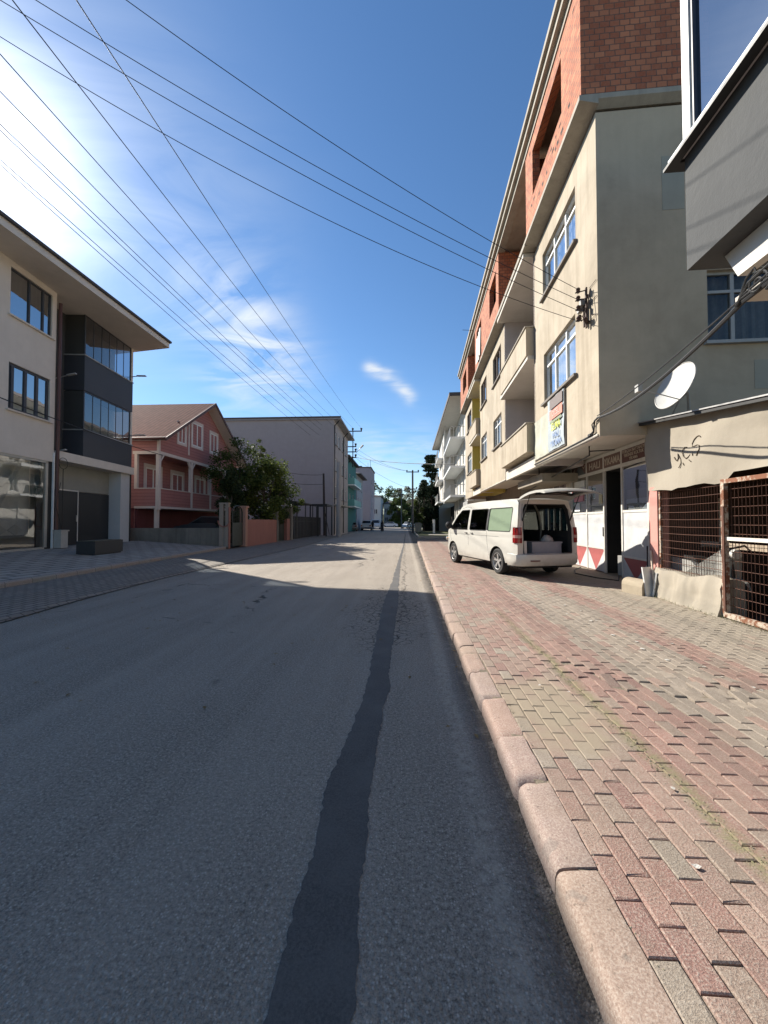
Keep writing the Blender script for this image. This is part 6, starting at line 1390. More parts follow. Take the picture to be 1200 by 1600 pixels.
# ================================================================== PEOPLE FAR DOWN THE STREET
def person(label, loc, heading, skirt, cloth, low, head, stride=.18, h=1.62, seed=0):
    s = h / 1.7
    J = {'pel': (0, 0, .93), 'sp': (0, .01, 1.15), 'ch': (0, .02, 1.33), 'nk': (0, .02, 1.46), 'hd0': (0, .02, 1.54), 'hd1': (0, .03, 1.66),
         'shL': (-.17, .01, 1.38), 'elL': (-.23, -.06, 1.12), 'haL': (-.22, .06, .90), 'fL': (-.22, .08, .82), 'shR': (.17, .01, 1.38), 'elR': (.23, .0, 1.12), 'haR': (.22, .14, .93), 'fR': (.22, .17, .85),
         'hpL': (-.09, 0, .88), 'knL': (-.10, stride * .7, .50), 'anL': (-.10, stride * .6, .09), 'toL': (-.10, stride * .6 + .16, .04),
         'hpR': (.09, 0, .88), 'knR': (.10, -stride * .2, .49), 'anR': (.10, -stride * 1.1, .12), 'toR': (.10, -stride * 1.1 + .15, .04)}
    rad = dict(pel=.14, sp=.125, ch=.14, nk=.055, hd0=.085, hd1=.085, shL=.07, elL=.045, haL=.032, fL=.03, shR=.07, elR=.045, haR=.032, fR=.03, hpL=.09, knL=.06, anL=.04, toL=.04, hpR=.09, knR=.06, anR=.04, toR=.04)
    E = [('pel', 'sp'), ('sp', 'ch'), ('ch', 'nk'), ('nk', 'hd0'), ('hd0', 'hd1'), ('ch', 'shL'), ('shL', 'elL'), ('elL', 'haL'), ('haL', 'fL'), ('ch', 'shR'), ('shR', 'elR'), ('elR', 'haR'), ('haR', 'fR'), ('pel', 'hpL'), ('hpL', 'knL'), ('knL', 'anL'), ('anL', 'toL'), ('pel', 'hpR'), ('hpR', 'knR'), ('knR', 'anR'), ('anR', 'toR')]
    ks = list(J); me = bpy.data.meshes.new('person'); me.from_pydata([tuple(c * s for c in J[k]) for k in ks], [(ks.index(a), ks.index(b)) for a, b in E], [])
    o = bpy.data.objects.new('person', me); COL.objects.link(o); sk = o.modifiers.new('skin', 'SKIN')
    for i, k in enumerate(ks): me.skin_vertices[0].data[i].radius = (rad[k] * s, rad[k] * s * (.8 if k in ('pel', 'sp', 'ch') else 1)); me.skin_vertices[0].data[i].use_root = (k == 'pel')
    ss = o.modifiers.new('sub', 'SUBSURF'); ss.levels = ss.render_levels = 2
    me.materials.append(low); o.location = loc; o.rotation_euler = (0, 0, R_(heading)); o['_o'] = [0, 0, 0]
    o['label'] = label; o['category'] = 'person'; o['group'] = 'people walking in the far street'
    c = MB(); prof = [(.17, .70), (.17, .95), (.155, 1.12), (.185, 1.30), (.17, 1.40), (.07, 1.47)] if not skirt else [(.27, .16), (.24, .5), (.21, .85), (.17, 1.1), (.19, 1.3), (.175, 1.4), (.07, 1.47)]
    c.lathe([(r * s, z * s) for r, z in prof], (0, 0, 0), 'z', 16); c.v = [(x, y * .72 + .015, z) for x, y, z in c.v]; c.build('coat', cloth, o, True)
    c = MB(); c.lathe([(.09 * s, 1.46 * s), (.10 * s, 1.56 * s), (.105 * s, 1.66 * s), (.07 * s, 1.735 * s), (0, 1.75 * s)], (0, 0, 0), 'z', 14); c.build('headscarf' if skirt else 'hair', head, o, True)
    return o
M_navy = plain('navy_cloth', (.018, .02, .028), .9); M_blk2 = plain('black_cloth', (.014, .013, .014), .9); M_skin = plain('skin', (.34, .20, .14), .6)
person('woman in a long dark coat and headscarf walking down the middle of the far road', (-3.35, 56, 0), 0, True, M_navy, M_blk2, M_blk2)
person('person in dark clothes walking beside the parked white pickup', (-5.0, 59, 0), 10, False, M_blk2, M_navy, M_blk2)

# ================================================================== FAR LEFT BUILDINGS
M_bg = plaster('beige_lilac_wall', (.38, .335, .32), (.32, .28, .265), .15, .35, .15)
def simple_building(name, label, x0, x1, y0, y1, z1, mat, roofmat, rows=(), cols=(), side='x', ww=1.1, wh=1.3, eave=.5, rz=.0, cat='building', ridge=1.2, face=None, z0=0, front=False, group=None):
    t = thing(name, label, cat, (x1, y0, z0))
    xf = x1
    holes = [(c, c + ww, r, r + wh) for r in rows for c in cols]
    b = MB(); wall(b, 'x', xf, y0, y1, z0, z1, holes, -1, .12); fh = [(c, c + ww, r, r + wh) for r in rows for c in (front or ())]
    wall(b, 'y', y0, x0, x1, z0, z1, fh, 1, .12); b.poly([(x0, y1, z0), (x1, y1, z0), (x1, y1, z1), (x0, y1, z1)]); b.poly([(x0, y0, z0), (x0, y1, z0), (x0, y1, z1), (x0, y0, z1)]); b.build('wall', mat, t)
    for i, h in enumerate(holes): window(t, 'x', xf, *h, -1, .06, vs=(.5,), fw=.06, seed=i, sill=.05, curtain=False, depth=.2, gm=M_fglass)
    for i, h in enumerate(fh): window(t, 'y', y0, *h, 1, .06, vs=(.5,), fw=.06, seed=i, sill=.05, curtain=False, depth=.2, gm=M_fglass)
    r = MB(); a, c, d, e = x0 - eave, x1 + eave, y0 - .15, y1 + eave; zt = z1 + .18; my = (y0 + y1) / 2; mx = (x0 + x1) / 2
    r.box(a, c, d, e, z1 + .001, zt)
    if ridge:
        if (e - d) > (c - a): r.poly([(a, d, zt), (c, d, zt), (mx, d + (c - a) / 2, zt + ridge)]); r.poly([(a, e, zt), (c, e, zt), (mx, e - (c - a) / 2, zt + ridge)]); r.poly([(c, d, zt), (c, e, zt), (mx, e - (c - a) / 2, zt + ridge), (mx, d + (c - a) / 2, zt + ridge)]); r.poly([(a, d, zt), (a, e, zt), (mx, e - (c - a) / 2, zt + ridge), (mx, d + (c - a) / 2, zt + ridge)])
        else: r.poly([(a, d, zt), (c, d, zt), (c - (e - d) / 2, my, zt + ridge), (a + (e - d) / 2, my, zt + ridge)]); r.poly([(a, e, zt), (c, e, zt), (c - (e - d) / 2, my, zt + ridge), (a + (e - d) / 2, my, zt + ridge)]); r.poly([(c, d, zt), (c, e, zt), (c - (e - d) / 2, my, zt + ridge)]); r.poly([(a, d, zt), (a, e, zt), (a + (e - d) / 2, my, zt + ridge)])
    r.build('roof', roofmat, t); return t
M_fglass = plain('far_glass', (.05, .06, .07), .12, 0, .3, 3)
M_rdark = plain('roof_dark', (.09, .075, .07), .8, 0, .25, 3); M_rgrey = plain('roof_pale_grey', (.30, .29, .29), .8, 0, .2, 3)
bb = simple_building('beige_apartment_block', 'large plain lilac grey apartment block with a windowless side wall behind the leafy trees', -24, -7.15, 38, 47.6, 11.75, M_bg, M_rgrey, rows=(3.9, 6.7, 9.4), cols=(38.9, 40.7, 43.0, 45.3), eave=.75, ridge=.55)
b = MB(); [b.tube([(-7.08, y, .2), (-7.08, y, 11.2), (-6.6, y - .1, 11.7)], .06, 6) for y in (38.25, 43.9)]; parts(b, 'downpipe', M_black, bb)
b = MB(); b.box(-24.8, -6.4, 37.8, 37.88, 11.9, 12.05); b.build('tile_edge', M_rdark, bb)
b = MB(); b.box(-7.9, -6.4, 38.1, 43.5, 3.1, 3.25); b.build('canopy', M_conc, bb)
M_teal = plaster('teal_render', (.06, .20, .185), (.045, .15, .14), .2, .3, .2)
tb = simple_building('teal_house', 'teal green three storey house with white edged balconies, next along the street', -14, -8.0, 51, 62, 10.3, M_teal, M_rdark, rows=(4.3, 7.2), cols=(52, 55, 58.5), eave=.6, ridge=1.0)
for z in (3.5, 6.5):
    b = MB(); b.box(-8.0, -6.95, 52.5, 60.5, z, z + .16); bo = b.build('balcony', M_white, tb); b = MB(); b.box(-7.0, -6.96, 52.5, 60.5, z + .16, z + 1.05); b.box(-8, -7.0, 52.5, 52.54, z + .16, z + 1.05); b.build('railing', plain('teal_rail', (.12, .34, .32), .5), bo)
mb_ = simple_building('small_grey_house', 'narrow grey house with a dark overhanging roof beyond the teal house', -14, -8.0, 63, 72, 9.3, plaster('far_grey_wall', (.36, .36, .37), (.28, .28, .29), .2, .3), M_rdark, rows=(4.3, 6.9), cols=(64.2, 67, 69.5), eave=.8, ridge=.9)
tw = simple_building('tall_mauve_block', 'tall flat roofed mauve block closing the left row of houses', -15, -7.2, 80, 90, 12.8, plaster('mauve_wall', (.34, .29, .31), (.28, .24, .25), .2, .3), M_rdark, rows=(4.3, 7.0, 9.7), cols=(81.5, 85), eave=.15, ridge=0)
b = MB(); b.box(-10.6, -9.3, 82, 84, 13.0, 13.5); b.build('roof_hatch', M_rdark, tw); b = MB(); b.tube([(-7.3, 80.4, 12.9), (-7.3, 80.4, 14.4)], .04, 5); b.tube([(-7.8, 80.4, 12.9), (-7.8, 80.4, 13.9)], .03, 5); parts(b, 'antenna', M_black, tw)
simple_building('white_gabled_block', 'low white block with a shallow roof, farthest building on the left', -22, -6.6, 104, 116, 8.2, plaster('white_far', (.55, .55, .53), (.44, .44, .43), .2, .3), M_rdark, rows=(3.6,), cols=(106, 110), front=(-14, -11, -8.6), eave=.4, ridge=1.6)
simple_building('long_white_terrace', 'long pale terrace with rows of small windows in front of the distant trees', -6.2, -.6 - 2.2, 112, 122, 6.6, plaster('white_far2', (.50, .50, .47), (.40, .40, .38), .2, .3), M_rdark, rows=(1.6, 4.2), cols=(114, 118), front=(-5.9, -4.6), ww=.9, wh=1.2, eave=.3, ridge=1.0)

# ================================================================== FAR RIGHT: white block with balconies (frame RF)
wb_ = thing('white_balcony_block', 'white four storey block with railed balconies beyond the brick topped building', 'building', (4.1, 33, 0), RF)
M_wr = plaster('white_render', (.52, .50, .46), (.42, .40, .37), .25, .35, .2)
b = MB(); hs = [(y, y + 1.2, z + .25, z + 2.1) for y in (35.5, 38.2, 41.5) for z in (3.95, 6.6, 9.2)]
wall(b, 'x', 4.1, 33, 45, .1, 12.1, hs, 1, .12); b.poly([(2.9, 45, 3.6), (4.1, 45, 3.6), (4.1, 45, 12.1), (2.9, 45, 12.1)]); wall(b, 'x', 2.9, 45, 57, 3.6, 12.1, [(47, 48.2, z + .25, z + 2.1) for z in (3.95, 6.6, 9.2)], 1, .12); b.poly([(4.1, 33, .1), (14, 33, .1), (14, 33, 12.1), (4.1, 33, 12.1)]); b.poly([(2.9, 57, .1), (14, 57, .1), (14, 57, 12.1), (2.9, 57, 12.1)])
b.build('wall', M_wr, wb_)
for i, h in enumerate(hs): window(wb_, 'x', 4.1, *h, 1, .05, vs=(.5,), sill=0, seed=i, depth=.5)
for z in (3.95, 6.6, 9.2): window(wb_, 'x', 2.9, 47, 48.2, z + .25, z + 2.1, 1, .05, vs=(.5,), sill=0, depth=.5)
for z in (3.72, 6.36, 9.0):
    b = MB(); b.box(2.8, 4.1, 35, 45.0, z, z + .2); b.box(2.2, 2.9, 46.5, 54, z, z + .2); bo = b.build('balcony', M_white, wb_)
    b = MB(); n = 34
    for i in range(n): b.tube([(2.84, 35.04 + i * .3, z + .2), (2.84, 35.04 + i * .3, z + 1.12)], .016, 4)
    for i in range(5): b.tube([(2.84 + i * .28, 35.04, z + .2), (2.84 + i * .28, 35.04, z + 1.12)], .016, 4)
    for i in range(12): b.tube([(2.24, 46.6 + i * .6, z + .2), (2.24, 46.6 + i * .6, z + 1.1)], .02, 4)
    b.tube([(4.1, 35.04, z + 1.12), (2.84, 35.04, z + 1.12), (2.84, 45, z + 1.12)], .03, 4); b.tube([(2.24, 46.6, z + 1.1), (2.24, 54, z + 1.1)], .03, 4); b.build('railing', M_greyf, bo)
    p = MB(); p.poly([(2.86, 35.5, z + .25), (2.86, 44.9, z + .25), (2.86, 44.9, z + 1.05), (2.86, 35.5, z + 1.05)]); p.build('railing_panel', glassmat('rail_glass', (.65, .70, .70), .8, 1.4, .05), bo)
b = MB(); b.box(2.84, 2.96, 43.2, 43.32, 3.9, 12.1); b.build('post', M_wr, wb_)
b = MB(); b.poly([(2.6, 32.6, 12.12), (14, 32.6, 12.12), (14, 57.5, 12.12), (2.0, 57.5, 12.12)]); b.build('soffit', M_wr, wb_); b = MB(); b.prism([(2.55, 32.55), (14, 32.55), (14, 57.5), (1.95, 57.5)], 'z', 12.14, 12.42); b.build('roof', M_rdark, wb_)
b = MB(); [b.box(4.0, 4.2, y, y + .25, .1, 3.7) for y in (34, 36.5, 39, 41.5, 44)]; parts(b, 'column', M_wr, wb_)
b = MB(); b.box(4.6, 4.7, 33, 57, .1, 3.6); b.build('ground_wall', M_dark, wb_)
b = MB(); b.box(3.7, 4.9, 30.0, 33, 2.75, 3.1); lone(b, 'shop_canopy', M_greyf, 'grey shallow canopy between the brick topped building and the white block', 'canopy', (4, 31, 2.7), RF)
b = MB(); b.box(3.3, 3.55, 46, 46.25, .1, 1.75); lone(b, 'white_bollard', M_white, 'short thick white post at the corner of the side street', 'bollard', (3.4, 46.1, .1))
simple_building('garden_house', 'small single storey house with a reddish tiled roof behind the dark hedge', 3.4, 9, 62, 70, 2.9, plaster('cream_small', (.50, .45, .38), (.40, .35, .3), .2, .3), plain('roof_red', (.20, .09, .06), .8, 0, .3, 3), rows=(1.2,), cols=(64,), front=(4.3, 6.6), eave=.5, ridge=1.5)
b = MB(); b.box(2.6, 9, 57.5, 57.7, .1, 1.7); lone(b, 'dark_fence', plain('fence_dark', (.03, .03, .028), .8), 'dark board fence below the pines on the right', 'fence', (5, 57.6, .1))

# ================================================================== POLES, MAST, WIRES
def pole(name, label, x, y, h, r0, r1, mat, arms=(), group='utility poles'):
    t = thing(name, label, 'utility pole', (x, y, .1), group=group)
    b = MB(); b.tube([(x, y, .05), (x, y, h)], [r0, r1], 10); b.build('shaft', mat, t, True)
    for (z, w, ins) in arms:
        b = MB(); b.box(x - w, x + w, y - .12, y - .04, z - .05, z + .05); a_ = b.build('crossarm', M_black, t)
        for u in ins: q = MB(); q.lathe([(0, 0), (.05, 0), (.10, .10), (.10, .16), (.05, .20), (0, .22)], (x + u, y - .08, z + .05), 'z', 8); q.build('insulator', M_black, a_, True)
    return t
M_pc = plaster('pole_concrete', (.36, .34, .32), (.26, .25, .23), .3, .3)
pole('utility_pole', 'thick pale concrete pole in front of the lilac grey block', -6.35, 36.5, 7.2, .24, .19, M_pc)
pole('utility_pole', 'dark utility pole with a wide crossarm at the right kerb', .95, 48.5, 7.9, .16, .11, plain('pole_dark', (.10, .10, .10), .7), [(7.75, .8, (-.72, 0, .72)), (5.6, .55, (-.5, .5)), (5.2, .45, (-.4, .4))])
pole('utility_pole', 'thin distant pole seen left of the dark utility pole', -.8, 82, 8.2, .14, .10, plain('pole_dark', (.10, .10, .10), .7), [(8.1, .9, (-.8, 0, .8))])
b = MB(); b.tube([(-7.5, 35.5, .2), (-7.62, 35.5, 6.0)], [.13, .09], 7); b.tube([(-7.6, 35.4, 3.1), (-7.0, 35.2, .3)], .03, 4); lone(b, 'wooden_post', plain('wood_dark', (.045, .035, .03), .9), 'leaning dark wooden post before the lilac grey wall', 'post', (-7.5, 35.5, .2))
ms_ = thing('roof_mast', 'tall metal wire mast with four crossarms and a lamp arm over the teal house', 'mast', (-7.4, 54, 10), group=None)
b = MB(); b.tube([(-7.4, 54, 9.2), (-7.4, 54, 14.3)], .07, 6); b.tube([(-7.4, 54, 10.8), (-8.0, 54, 9.9), (-8.2, 54, 9.5)], .09, 5); b.build('shaft', M_black, ms_)
ARM = [(14.35, -8.75, -6.1), (12.15, -9.7, -6.9), (11.4, -9.7, -6.9), (10.6, -9.7, -6.9)]
for z, x0, x1 in ARM:
    b = MB(); b.box(x0, x1, 53.95, 54.05, z - .07, z + .07); a_ = b.build('crossarm', M_black, ms_)
    for u in ((x0 + .1, (x0 + x1) / 2, x1 - .1)): q = MB(); q.lathe([(0, 0), (.06, 0), (.16, .25), (.16, .35), (0, .42)], (u, 54, z + .07), 'z', 8); q.build('insulator', M_black, a_, True)
b = MB(); b.tube([(-6.9, 54, 11.3), (-6.3, 53.8, 11.9)], .05, 5); b.tube([(-6.3, 53.8, 11.9), (-5.9, 53.7, 12.3)], [.10, .14], 6); b.build('lamp_arm', M_greyf, ms_)

def wire(p, q, s, r, label, group='overhead wires', n=40, mat=None):
    b = MB(); P, Q = Vector(p), Vector(q); pts = [tuple(P.lerp(Q, i / n) - Vector((0, 0, s * 4 * (i / n) * (1 - i / n)))) for i in range(n + 1)]
    b.tube(pts, r, 5); return lone(b, 'overhead_wire', mat or M_wire, label, 'wire', p, WF, group)
def ext(a, b, k): return tuple(Vector(a) + (Vector(b) - Vector(a)) * k)
RK = [(3.59, 8.02, 6.28), (3.57, 8.05, 6.10), (3.56, 8.08, 5.90), (3.55, 8.08, 5.68)]
NE = [(-3.84, 5.28, 9.2), (-5.13, 5.21, 9.2), (-5.63, 5.18, 9.2), (-6.09, 5.27, 9.2)]
lb_ = ['topmost wire crossing the sky from the top centre left to the facade insulator rack', 'second wire down from the facade insulator rack', 'third wire down from the facade insulator rack', 'lowest and most sagging wire from the facade insulator rack']
for i in range(4): wire(RK[i], ext(RK[i], NE[i], 1.25), (.30, .30, .32, .62)[i], .0058, lb_[i])
mw = [(-6.2, 54, 14.8, -5.18, 5.77, 10.0), (-7.4, 54, 14.8, -6.19, 5.72, 10.0), (-8.65, 54, 14.8, -7.13, 6.18, 10.0), (-7.0, 54, 12.5, -7.75, 6.75, 10.0), (-8.3, 54, 12.5, -8.39, 7.31, 10.0), (-8.4, 54, 11.8, -8.52, 7.43, 10.0), (-8.3, 54, 11.0, -9.21, 8.05, 10.0), (-9.6, 54, 11.0, -9.34, 8.16, 10.0)]
ml = ['steepest wire running from the mast to the top of the picture', 'second steepest wire running from the mast towards the top left', 'third wire from the right running from the mast to the top left', 'single wire between the third wire and the close pair above the left roof',
      'upper wire of the higher close pair above the left building', 'lower wire of the higher close pair above the left building', 'upper wire of the lowest pair above the left building', 'lowest wire of all, just above the roof of the left building']
for (a, b_, c, d, e, f), l in zip(mw, ml): wire((a, b_, c), ext((a, b_, c), (d, e, f), 1.15), .55, .010, l)
wire((-6.9, 54, 10.6), (3.9, 31, 6.1), .25, .03, 'dark cable crossing the street from the mast to the right row of houses')
for k, (z0, z1, x) in enumerate(((11.9, 7.9, .2), (11.2, 7.8, .95), (10.5, 5.7, .5))): wire((-6.9, 54, z0), (x, 48.5, z1), .45, .014, ('upper', 'middle', 'lower')[k] + ' thin wire from the mast to the dark utility pole')
wire((-7.6, 35.5, 5.9), (-9.5, 26, 5.2), .2, .02, 'thin cable from the wooden post over the leafy tree')
wire((-7.6, 35.5, 5.0), (-9.5, 26, 4.4), .15, .02, 'lower thin cable from the wooden post to the garden')
wire(LF.w(-11.1, 6, 5.75), (-12.6, 19.2, 4.95), .25, .018, 'black cable strung along the front of the white and charcoal building to the pink house')

# dark pergola, fence and canopy beside the lilac grey block
b = MB()
for i in range(22): y = 28.3 + i * .42; b.box(-8.35, -8.3, y, y + .3, .2, 1.9)
b.box(-8.36, -8.29, 28.2, 37.4, 1.5, 1.56); lone(b, 'board_fence', plain('fence_black', (.028, .026, .026), .8), 'black paled fence running past the lilac grey block', 'fence', (-8.3, 32, .2))
b = MB(); b.box(-10.6, -8.2, 28.6, 34.4, 2.95, 3.05); [b.box(-8.32, -8.24, y, y + .08, .2, 2.95) for y in (29, 31.5, 34)]; lone(b, 'yard_canopy', plain('canopy_dark', (.07, .065, .06), .8), 'flat canopy on thin posts behind the black paled fence', 'canopy', (-9.4, 31, .2))
b = MB(); b.box(-8.4, -6.9, 35.9, 36.0, 2.9, 3.05); b.box(-8.4, -8.3, 33.4, 36, 2.9, 3.05); b.box(-6.95, -6.87, 33.4, 36, 2.9, 3.05); b.box(-8.4, -6.9, 33.4, 33.5, 2.9, 3.05); [b.box(x, x + .1, y, y + .1, .2, 2.9) for x in (-8.4, -7.7, -6.97) for y in (33.4, 35.9)]; lone(b, 'pergola', M_black, 'dark empty pergola frame beside the concrete pole', 'pergola', (-7.6, 34.7, .2))
# bin and street sign at the right kerb
bi = thing('waste_container', 'grey metal waste container at the foot of the dark utility pole', 'waste container', (1.55, 46.8, .1))
b = MB(); b.prism([(1.25, .3), (1.9, .3), (2.0, 1.15), (1.15, 1.15)], 'y', 46.3, 47.5); b.build('bin_body', plain('bin_grey', (.16, .17, .16), .6, .3, .3), bi); b = MB(); b.prism([(1.12, 1.155), (2.03, 1.155), (1.85, 1.38), (1.3, 1.38)], 'y', 46.27, 47.53); b.build('lid', plain('bin_lid', (.12, .13, .12), .6), bi)
b = MB(); [b.lathe([(0, -.03), (.1, -.03), (.1, .03), (0, .03)], (x, y, .2), 'x', 10) for x in (1.35, 1.8) for y in (46.45, 47.35)]; parts(b, 'wheel', M_tyre, bi)

# ================================================================== TREES
def tree(name, label, x, y, z0, h, rx, ry, crown0, n, leaf, col, seed, kind='round', group=None, trunk_r=.12, spread=1.0, cat='tree'):
    r = random.Random(seed); t = thing(name, label, cat, (x, y, z0), group=group)
    b = MB(); tips = []
    b.tube([(x, y, z0 - .1), (x + r.uniform(-.1, .1), y, z0 + h * .4), (x + r.uniform(-.15, .15), y, z0 + h * .85)], [trunk_r, trunk_r * .65, trunk_r * .2], 7)
    for i in range(10):
        a = r.uniform(0, 6.28); zz_ = z0 + crown0 + (h - crown0) * r.uniform(0.05, .75); l = r.uniform(.5, .9)
        e = (x + rx * l * math.cos(a), y + ry * l * math.sin(a), zz_ + r.uniform(.2, .9)); b.tube([(x, y, zz_ - .3), (x + (e[0] - x) * .5, y + (e[1] - y) * .5, zz_), e], [trunk_r * .4, trunk_r * .25, trunk_r * .08], 5)
    b.build('trunk', M_bark, t)
    c = MB(); H = h - crown0
    if kind == 'cone': cl = []
    clumps = []
    nc = max(10, int(n / 120))
    for i in range(nc):
        u = r.random()
        if kind == 'cone': rad = (1 - u) ** .8 * .95 + .05; k = r.random() ** .4; sz = .22 + .25 * (1 - u)
        elif kind == 'column': rad = (.55 + .45 * math.sin(math.pi * min(1, u * .95 + .25))) * (1 if u < .8 else (1 - u) * 5); k = r.random() ** .3; sz = .35
        elif kind == 'tiers': rad = (1 - u) ** .75 * (0.75 + .25 * math.cos(u * 30)) + .05; k = r.random() ** .5; sz = .28
        else: rad = math.sqrt(max(0.02, 1 - (2 * u - 1) ** 2)); k = r.random() ** .45; sz = r.uniform(.26, .44)
        a = r.uniform(0, 6.283); clumps.append((x + rx * rad * k * math.cos(a), y + ry * rad * k * math.sin(a), z0 + crown0 + H * u, sz * min(rx, ry) * spread, r.uniform(-.18, .18), a))
    for (cx_0, cy_0, cz_0, s, tn, ang) in clumps:
        m_ = int(n / nc * r.uniform(.5, 1.5))
        for j in range(m_):
            d = Vector((r.gauss(0, 1), r.gauss(0, 1), r.gauss(0, 1))); d.normalize(); d *= s * r.random() ** .4
            if kind == 'tiers': d.z *= .35; d.x += .6 * s * math.cos(ang) * r.random(); d.y += .6 * s * math.sin(ang) * r.random(); d.z -= .15 * s
            p = Vector((cx_0, cy_0, cz_0)) + d; l = leaf * r.uniform(.55, 1.35)
            u_ = Vector((r.gauss(0, 1), r.gauss(0, 1), r.gauss(0, .6))).normalized() * l; v_ = u_.cross(Vector((r.gauss(0, 1), r.gauss(0, 1), r.gauss(0, 1)))).normalized() * l * .5
            c.t = (min(1, max(0, .5 + tn + r.uniform(-.3, .3))),) * 3
            c.poly([p - u_, p + v_, p + u_, p - v_])
    c.build('crown', col, t); return t
M_bark = plain('bark', (.09, .07, .055), .9, 0, .3, 8)
LM_dark = leafmat('leaf_dark', (.018, .028, .012), (.045, .065, .025), .1); LM_mid = leafmat('leaf_mid', (.035, .055, .015), (.10, .13, .035), .25)
LM_pale = leafmat('leaf_pale', (.12, .12, .075), (.24, .23, .16), .25); LM_con = leafmat('leaf_conifer', (.014, .024, .014), (.04, .06, .032), .05); LM_grn = leafmat('leaf_green', (.03, .045, .012), (.12, .15, .035), .3)
tree('cypress_tree', 'dark dense columnar cypress beside the pink house', -10.0, 21.6, .3, 4.0, .8, .8, .4, 9000, .085, LM_dark, 1, 'column')
tree('feathery_tree', 'dark feathery tree rising behind the cypress', -10.6, 23.8, .3, 6.3, 1.8, 1.6, 2.6, 6000, .08, LM_mid, 2, 'round', spread=.8)
tree('citrus_tree', 'sunlit leafy green tree leaning over the salmon pink wall', -9.4, 25.2, .3, 5.2, 1.9, 1.9, 1.4, 9500, .095, LM_grn, 3, 'round', spread=.9)
tree('slender_sapling', 'thin upright sapling poking out above the leafy green tree', -9.55, 24.6, .3, 6.5, .45, .45, 4.2, 420, .07, LM_grn, 4, 'column', trunk_r=.05)
tree('garden_shrub', 'low dark shrub at the end of the salmon pink wall', -8.9, 26.6, .2, 3.8, 1.1, 1.3, .6, 3600, .07, LM_dark, 5)
tree('garden_shrub', 'loose shrub with light flecked leaves near the grey stone post', -8.7, 28.4, .2, 4.3, 1.0, 1.1, 1.3, 1500, .08, LM_grn, 6, trunk_r=.06)
tree('pine_tree', 'tall dark pine beside the white balcony block', 4.0, 58.5, .1, 11.6, 2.3, 2.3, 1.2, 8500, .20, LM_con, 7, 'tiers', 'dark pines at the right end of the street', .2)
tree('pine_tree', 'broad dark pine left of the tallest pine', 2.7, 56.0, .1, 7.2, 1.9, 1.9, .8, 5500, .18, LM_con, 8, 'cone', 'dark pines at the right end of the street', .2)
tree('pine_tree', 'rounded dark evergreen under the tallest pine', 4.9, 60.0, .1, 7.4, 2.4, 2.4, 1.6, 6000, .20, LM_con, 9, 'round', 'dark pines at the right end of the street', .2)
tree('young_tree', 'small leafy tree beside the dark utility pole', 2.0, 53.5, .1, 4.6, .9, .9, .8, 1700, .13, LM_mid, 10, 'round')
rtx = random.Random(21)
labs = ['bushy green tree above the long pale terrace', 'pale thinning tree in the gap at the end of the street', 'tall bare looking pale tree at the end of the road', 'dark green tree behind the distant cars', 'pale tree left of the dark utility pole far away', 'green tree behind the tall mauve block', 'low green tree closing the end of the road', 'dark tree between the pale terrace and the road end']
spec = [(-6.5, 126, 13, 4.5, LM_mid), (-2.0, 128, 12, 4.0, LM_pale), (1.2, 134, 13, 4, LM_pale), (-2.2, 104, 7.5, 3.0, LM_mid), (4, 120, 9, 3.8, LM_pale), (-12, 128, 15.5, 5, LM_mid), (1.6, 106, 6.0, 3.2, LM_dark), (-.2, 112, 8, 2.6, LM_mid)]
for i, ((x, y, h, rd, lm), l) in enumerate(zip(spec, labs)): tree('distant_tree', l, x, y, 0, h, rd, rd * .8, h * .12, 3000, .30, lm, 30 + i, 'round', 'trees closing the end of the street', .3)
hd_ = MB(); 
for i in range(9000):
    x, y = rtx.uniform(-3, 40), 100 + rtx.uniform(0, 3); z = rtx.random() ** .8 * (2.2 + .8 * math.sin(x * .9)); l = rtx.uniform(.15, .35); a = rtx.uniform(0, 6.3); hd_.t = (rtx.random() * .7,) * 3
    if -3 < x < 0.4 and rtx.random() < .5: continue
    hd_.poly([(x - l * math.cos(a), y - l * math.sin(a), z), (x, y, z + l * .6), (x + l * math.cos(a), y + l * math.sin(a), z), (x, y, z - l * .5)])
o = lone(hd_, 'far_hedge', LM_mid, 'low hedge along the far end of the street', 'hedge', (5, 101, 0)); o['kind'] = 'stuff'
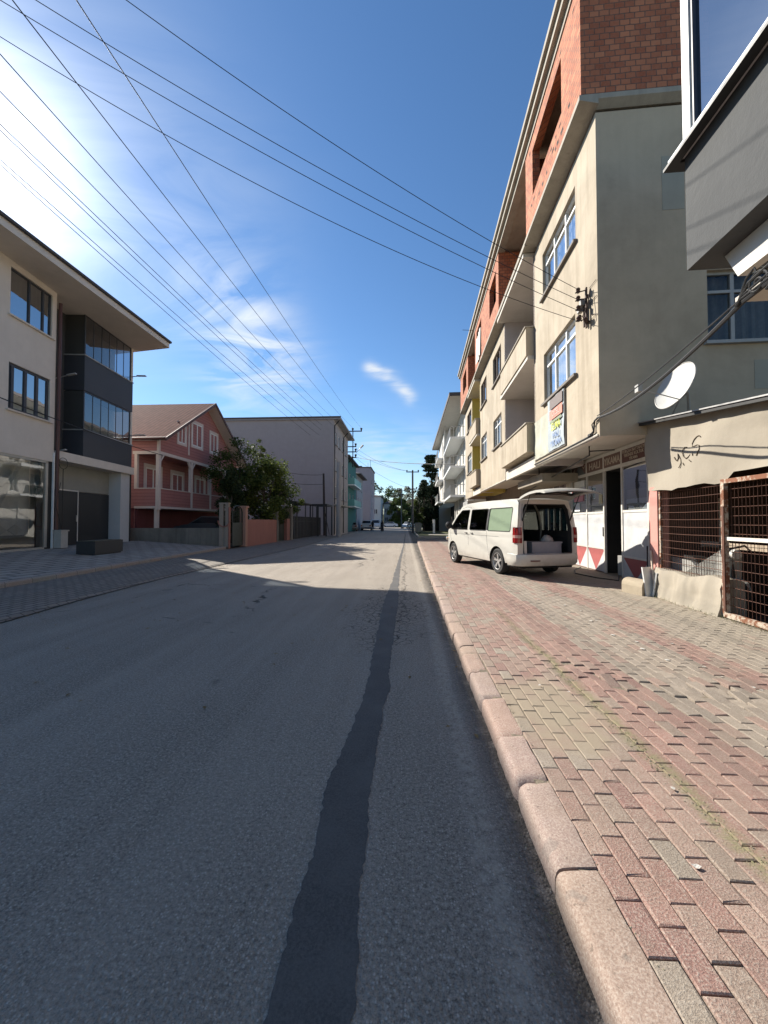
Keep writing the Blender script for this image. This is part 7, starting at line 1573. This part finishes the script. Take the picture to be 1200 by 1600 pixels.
# trees across, far right and left, seen only between houses
fw_ = MB()
for i in range(14000):
    a = rtx.uniform(-1.25, 1.25); d = 190 + rtx.uniform(0, 30); x, y = d * math.sin(a), d * math.cos(a); z = rtx.random() ** .7 * (10 + 4 * math.sin(a * 17) + 2.5 * math.sin(a * 41)); l = rtx.uniform(.5, 1.3); t = rtx.uniform(0, 6.3); fw_.t = (rtx.random(),) * 3
    fw_.poly([(x - l * math.cos(t), y - l * math.sin(t), z), (x, y, z + l * .6), (x + l * math.cos(t), y + l * math.sin(t), z), (x, y, z - l * .5)])
o = lone(fw_, 'far_woodland', LM_mid, 'far belt of trees on the horizon behind the houses', 'trees', (0, 190, 0)); o['kind'] = 'stuff'

lv = MB(); M_lf = leafmat('dry_leaf', (.16, .10, .04), (.30, .20, .08), .1)
for i in range(420):
    u = rtx.random()
    if u < .5: y = rtx.uniform(4, 30); x = l1(y) + rtx.gauss(.05, .18); z = .012 if x > l1(y) else .055
    elif u < .56: y = rtx.uniform(2.5, 12); x = kx(y) - abs(rtx.gauss(0, .12)); z = .008
    else: y = rtx.uniform(3, 20); x = rtx.uniform(-5.5, .4); z = .008
    s = rtx.uniform(.012, .035); a = rtx.uniform(0, 6.3); c, d = math.cos(a) * s, math.sin(a) * s; lv.t = (rtx.random(),) * 3
    lv.poly([(x - c, y - d, z), (x + d * .5, y - c * .5, z + s * .3), (x + c, y + d, z + .004), (x - d * .5, y + c * .5, z + s * .2)])
o = lone(lv, 'fallen_leaves', M_lf, 'dry fallen leaves scattered along both gutters of the road', 'leaves', (-2, 10, 0)); o['kind'] = 'stuff'

# ================================================================== AIR
hz = MB(); hz.box(-150, 150, -30, 240, -1.1, 24)
hm = bpy.data.materials.new('haze_air'); hm.use_nodes = True; hn = hm.node_tree; hn.nodes.clear(); ho = hn.nodes.new('ShaderNodeOutputMaterial'); pv_ = hn.nodes.new('ShaderNodeVolumePrincipled')
pv_.inputs['Color'].default_value = (.86, .90, .96, 1); pv_.inputs['Density'].default_value = .0014; pv_.inputs['Anisotropy'].default_value = .3; hn.links.new(pv_.outputs[0], ho.inputs['Volume'])
USE_HAZE = False
if USE_HAZE: ho_ = hz.build('haze', hm, None); ho_['kind'] = 'stuff'

for o in bpy.data.objects:
    if '_o' in o: del o['_o']
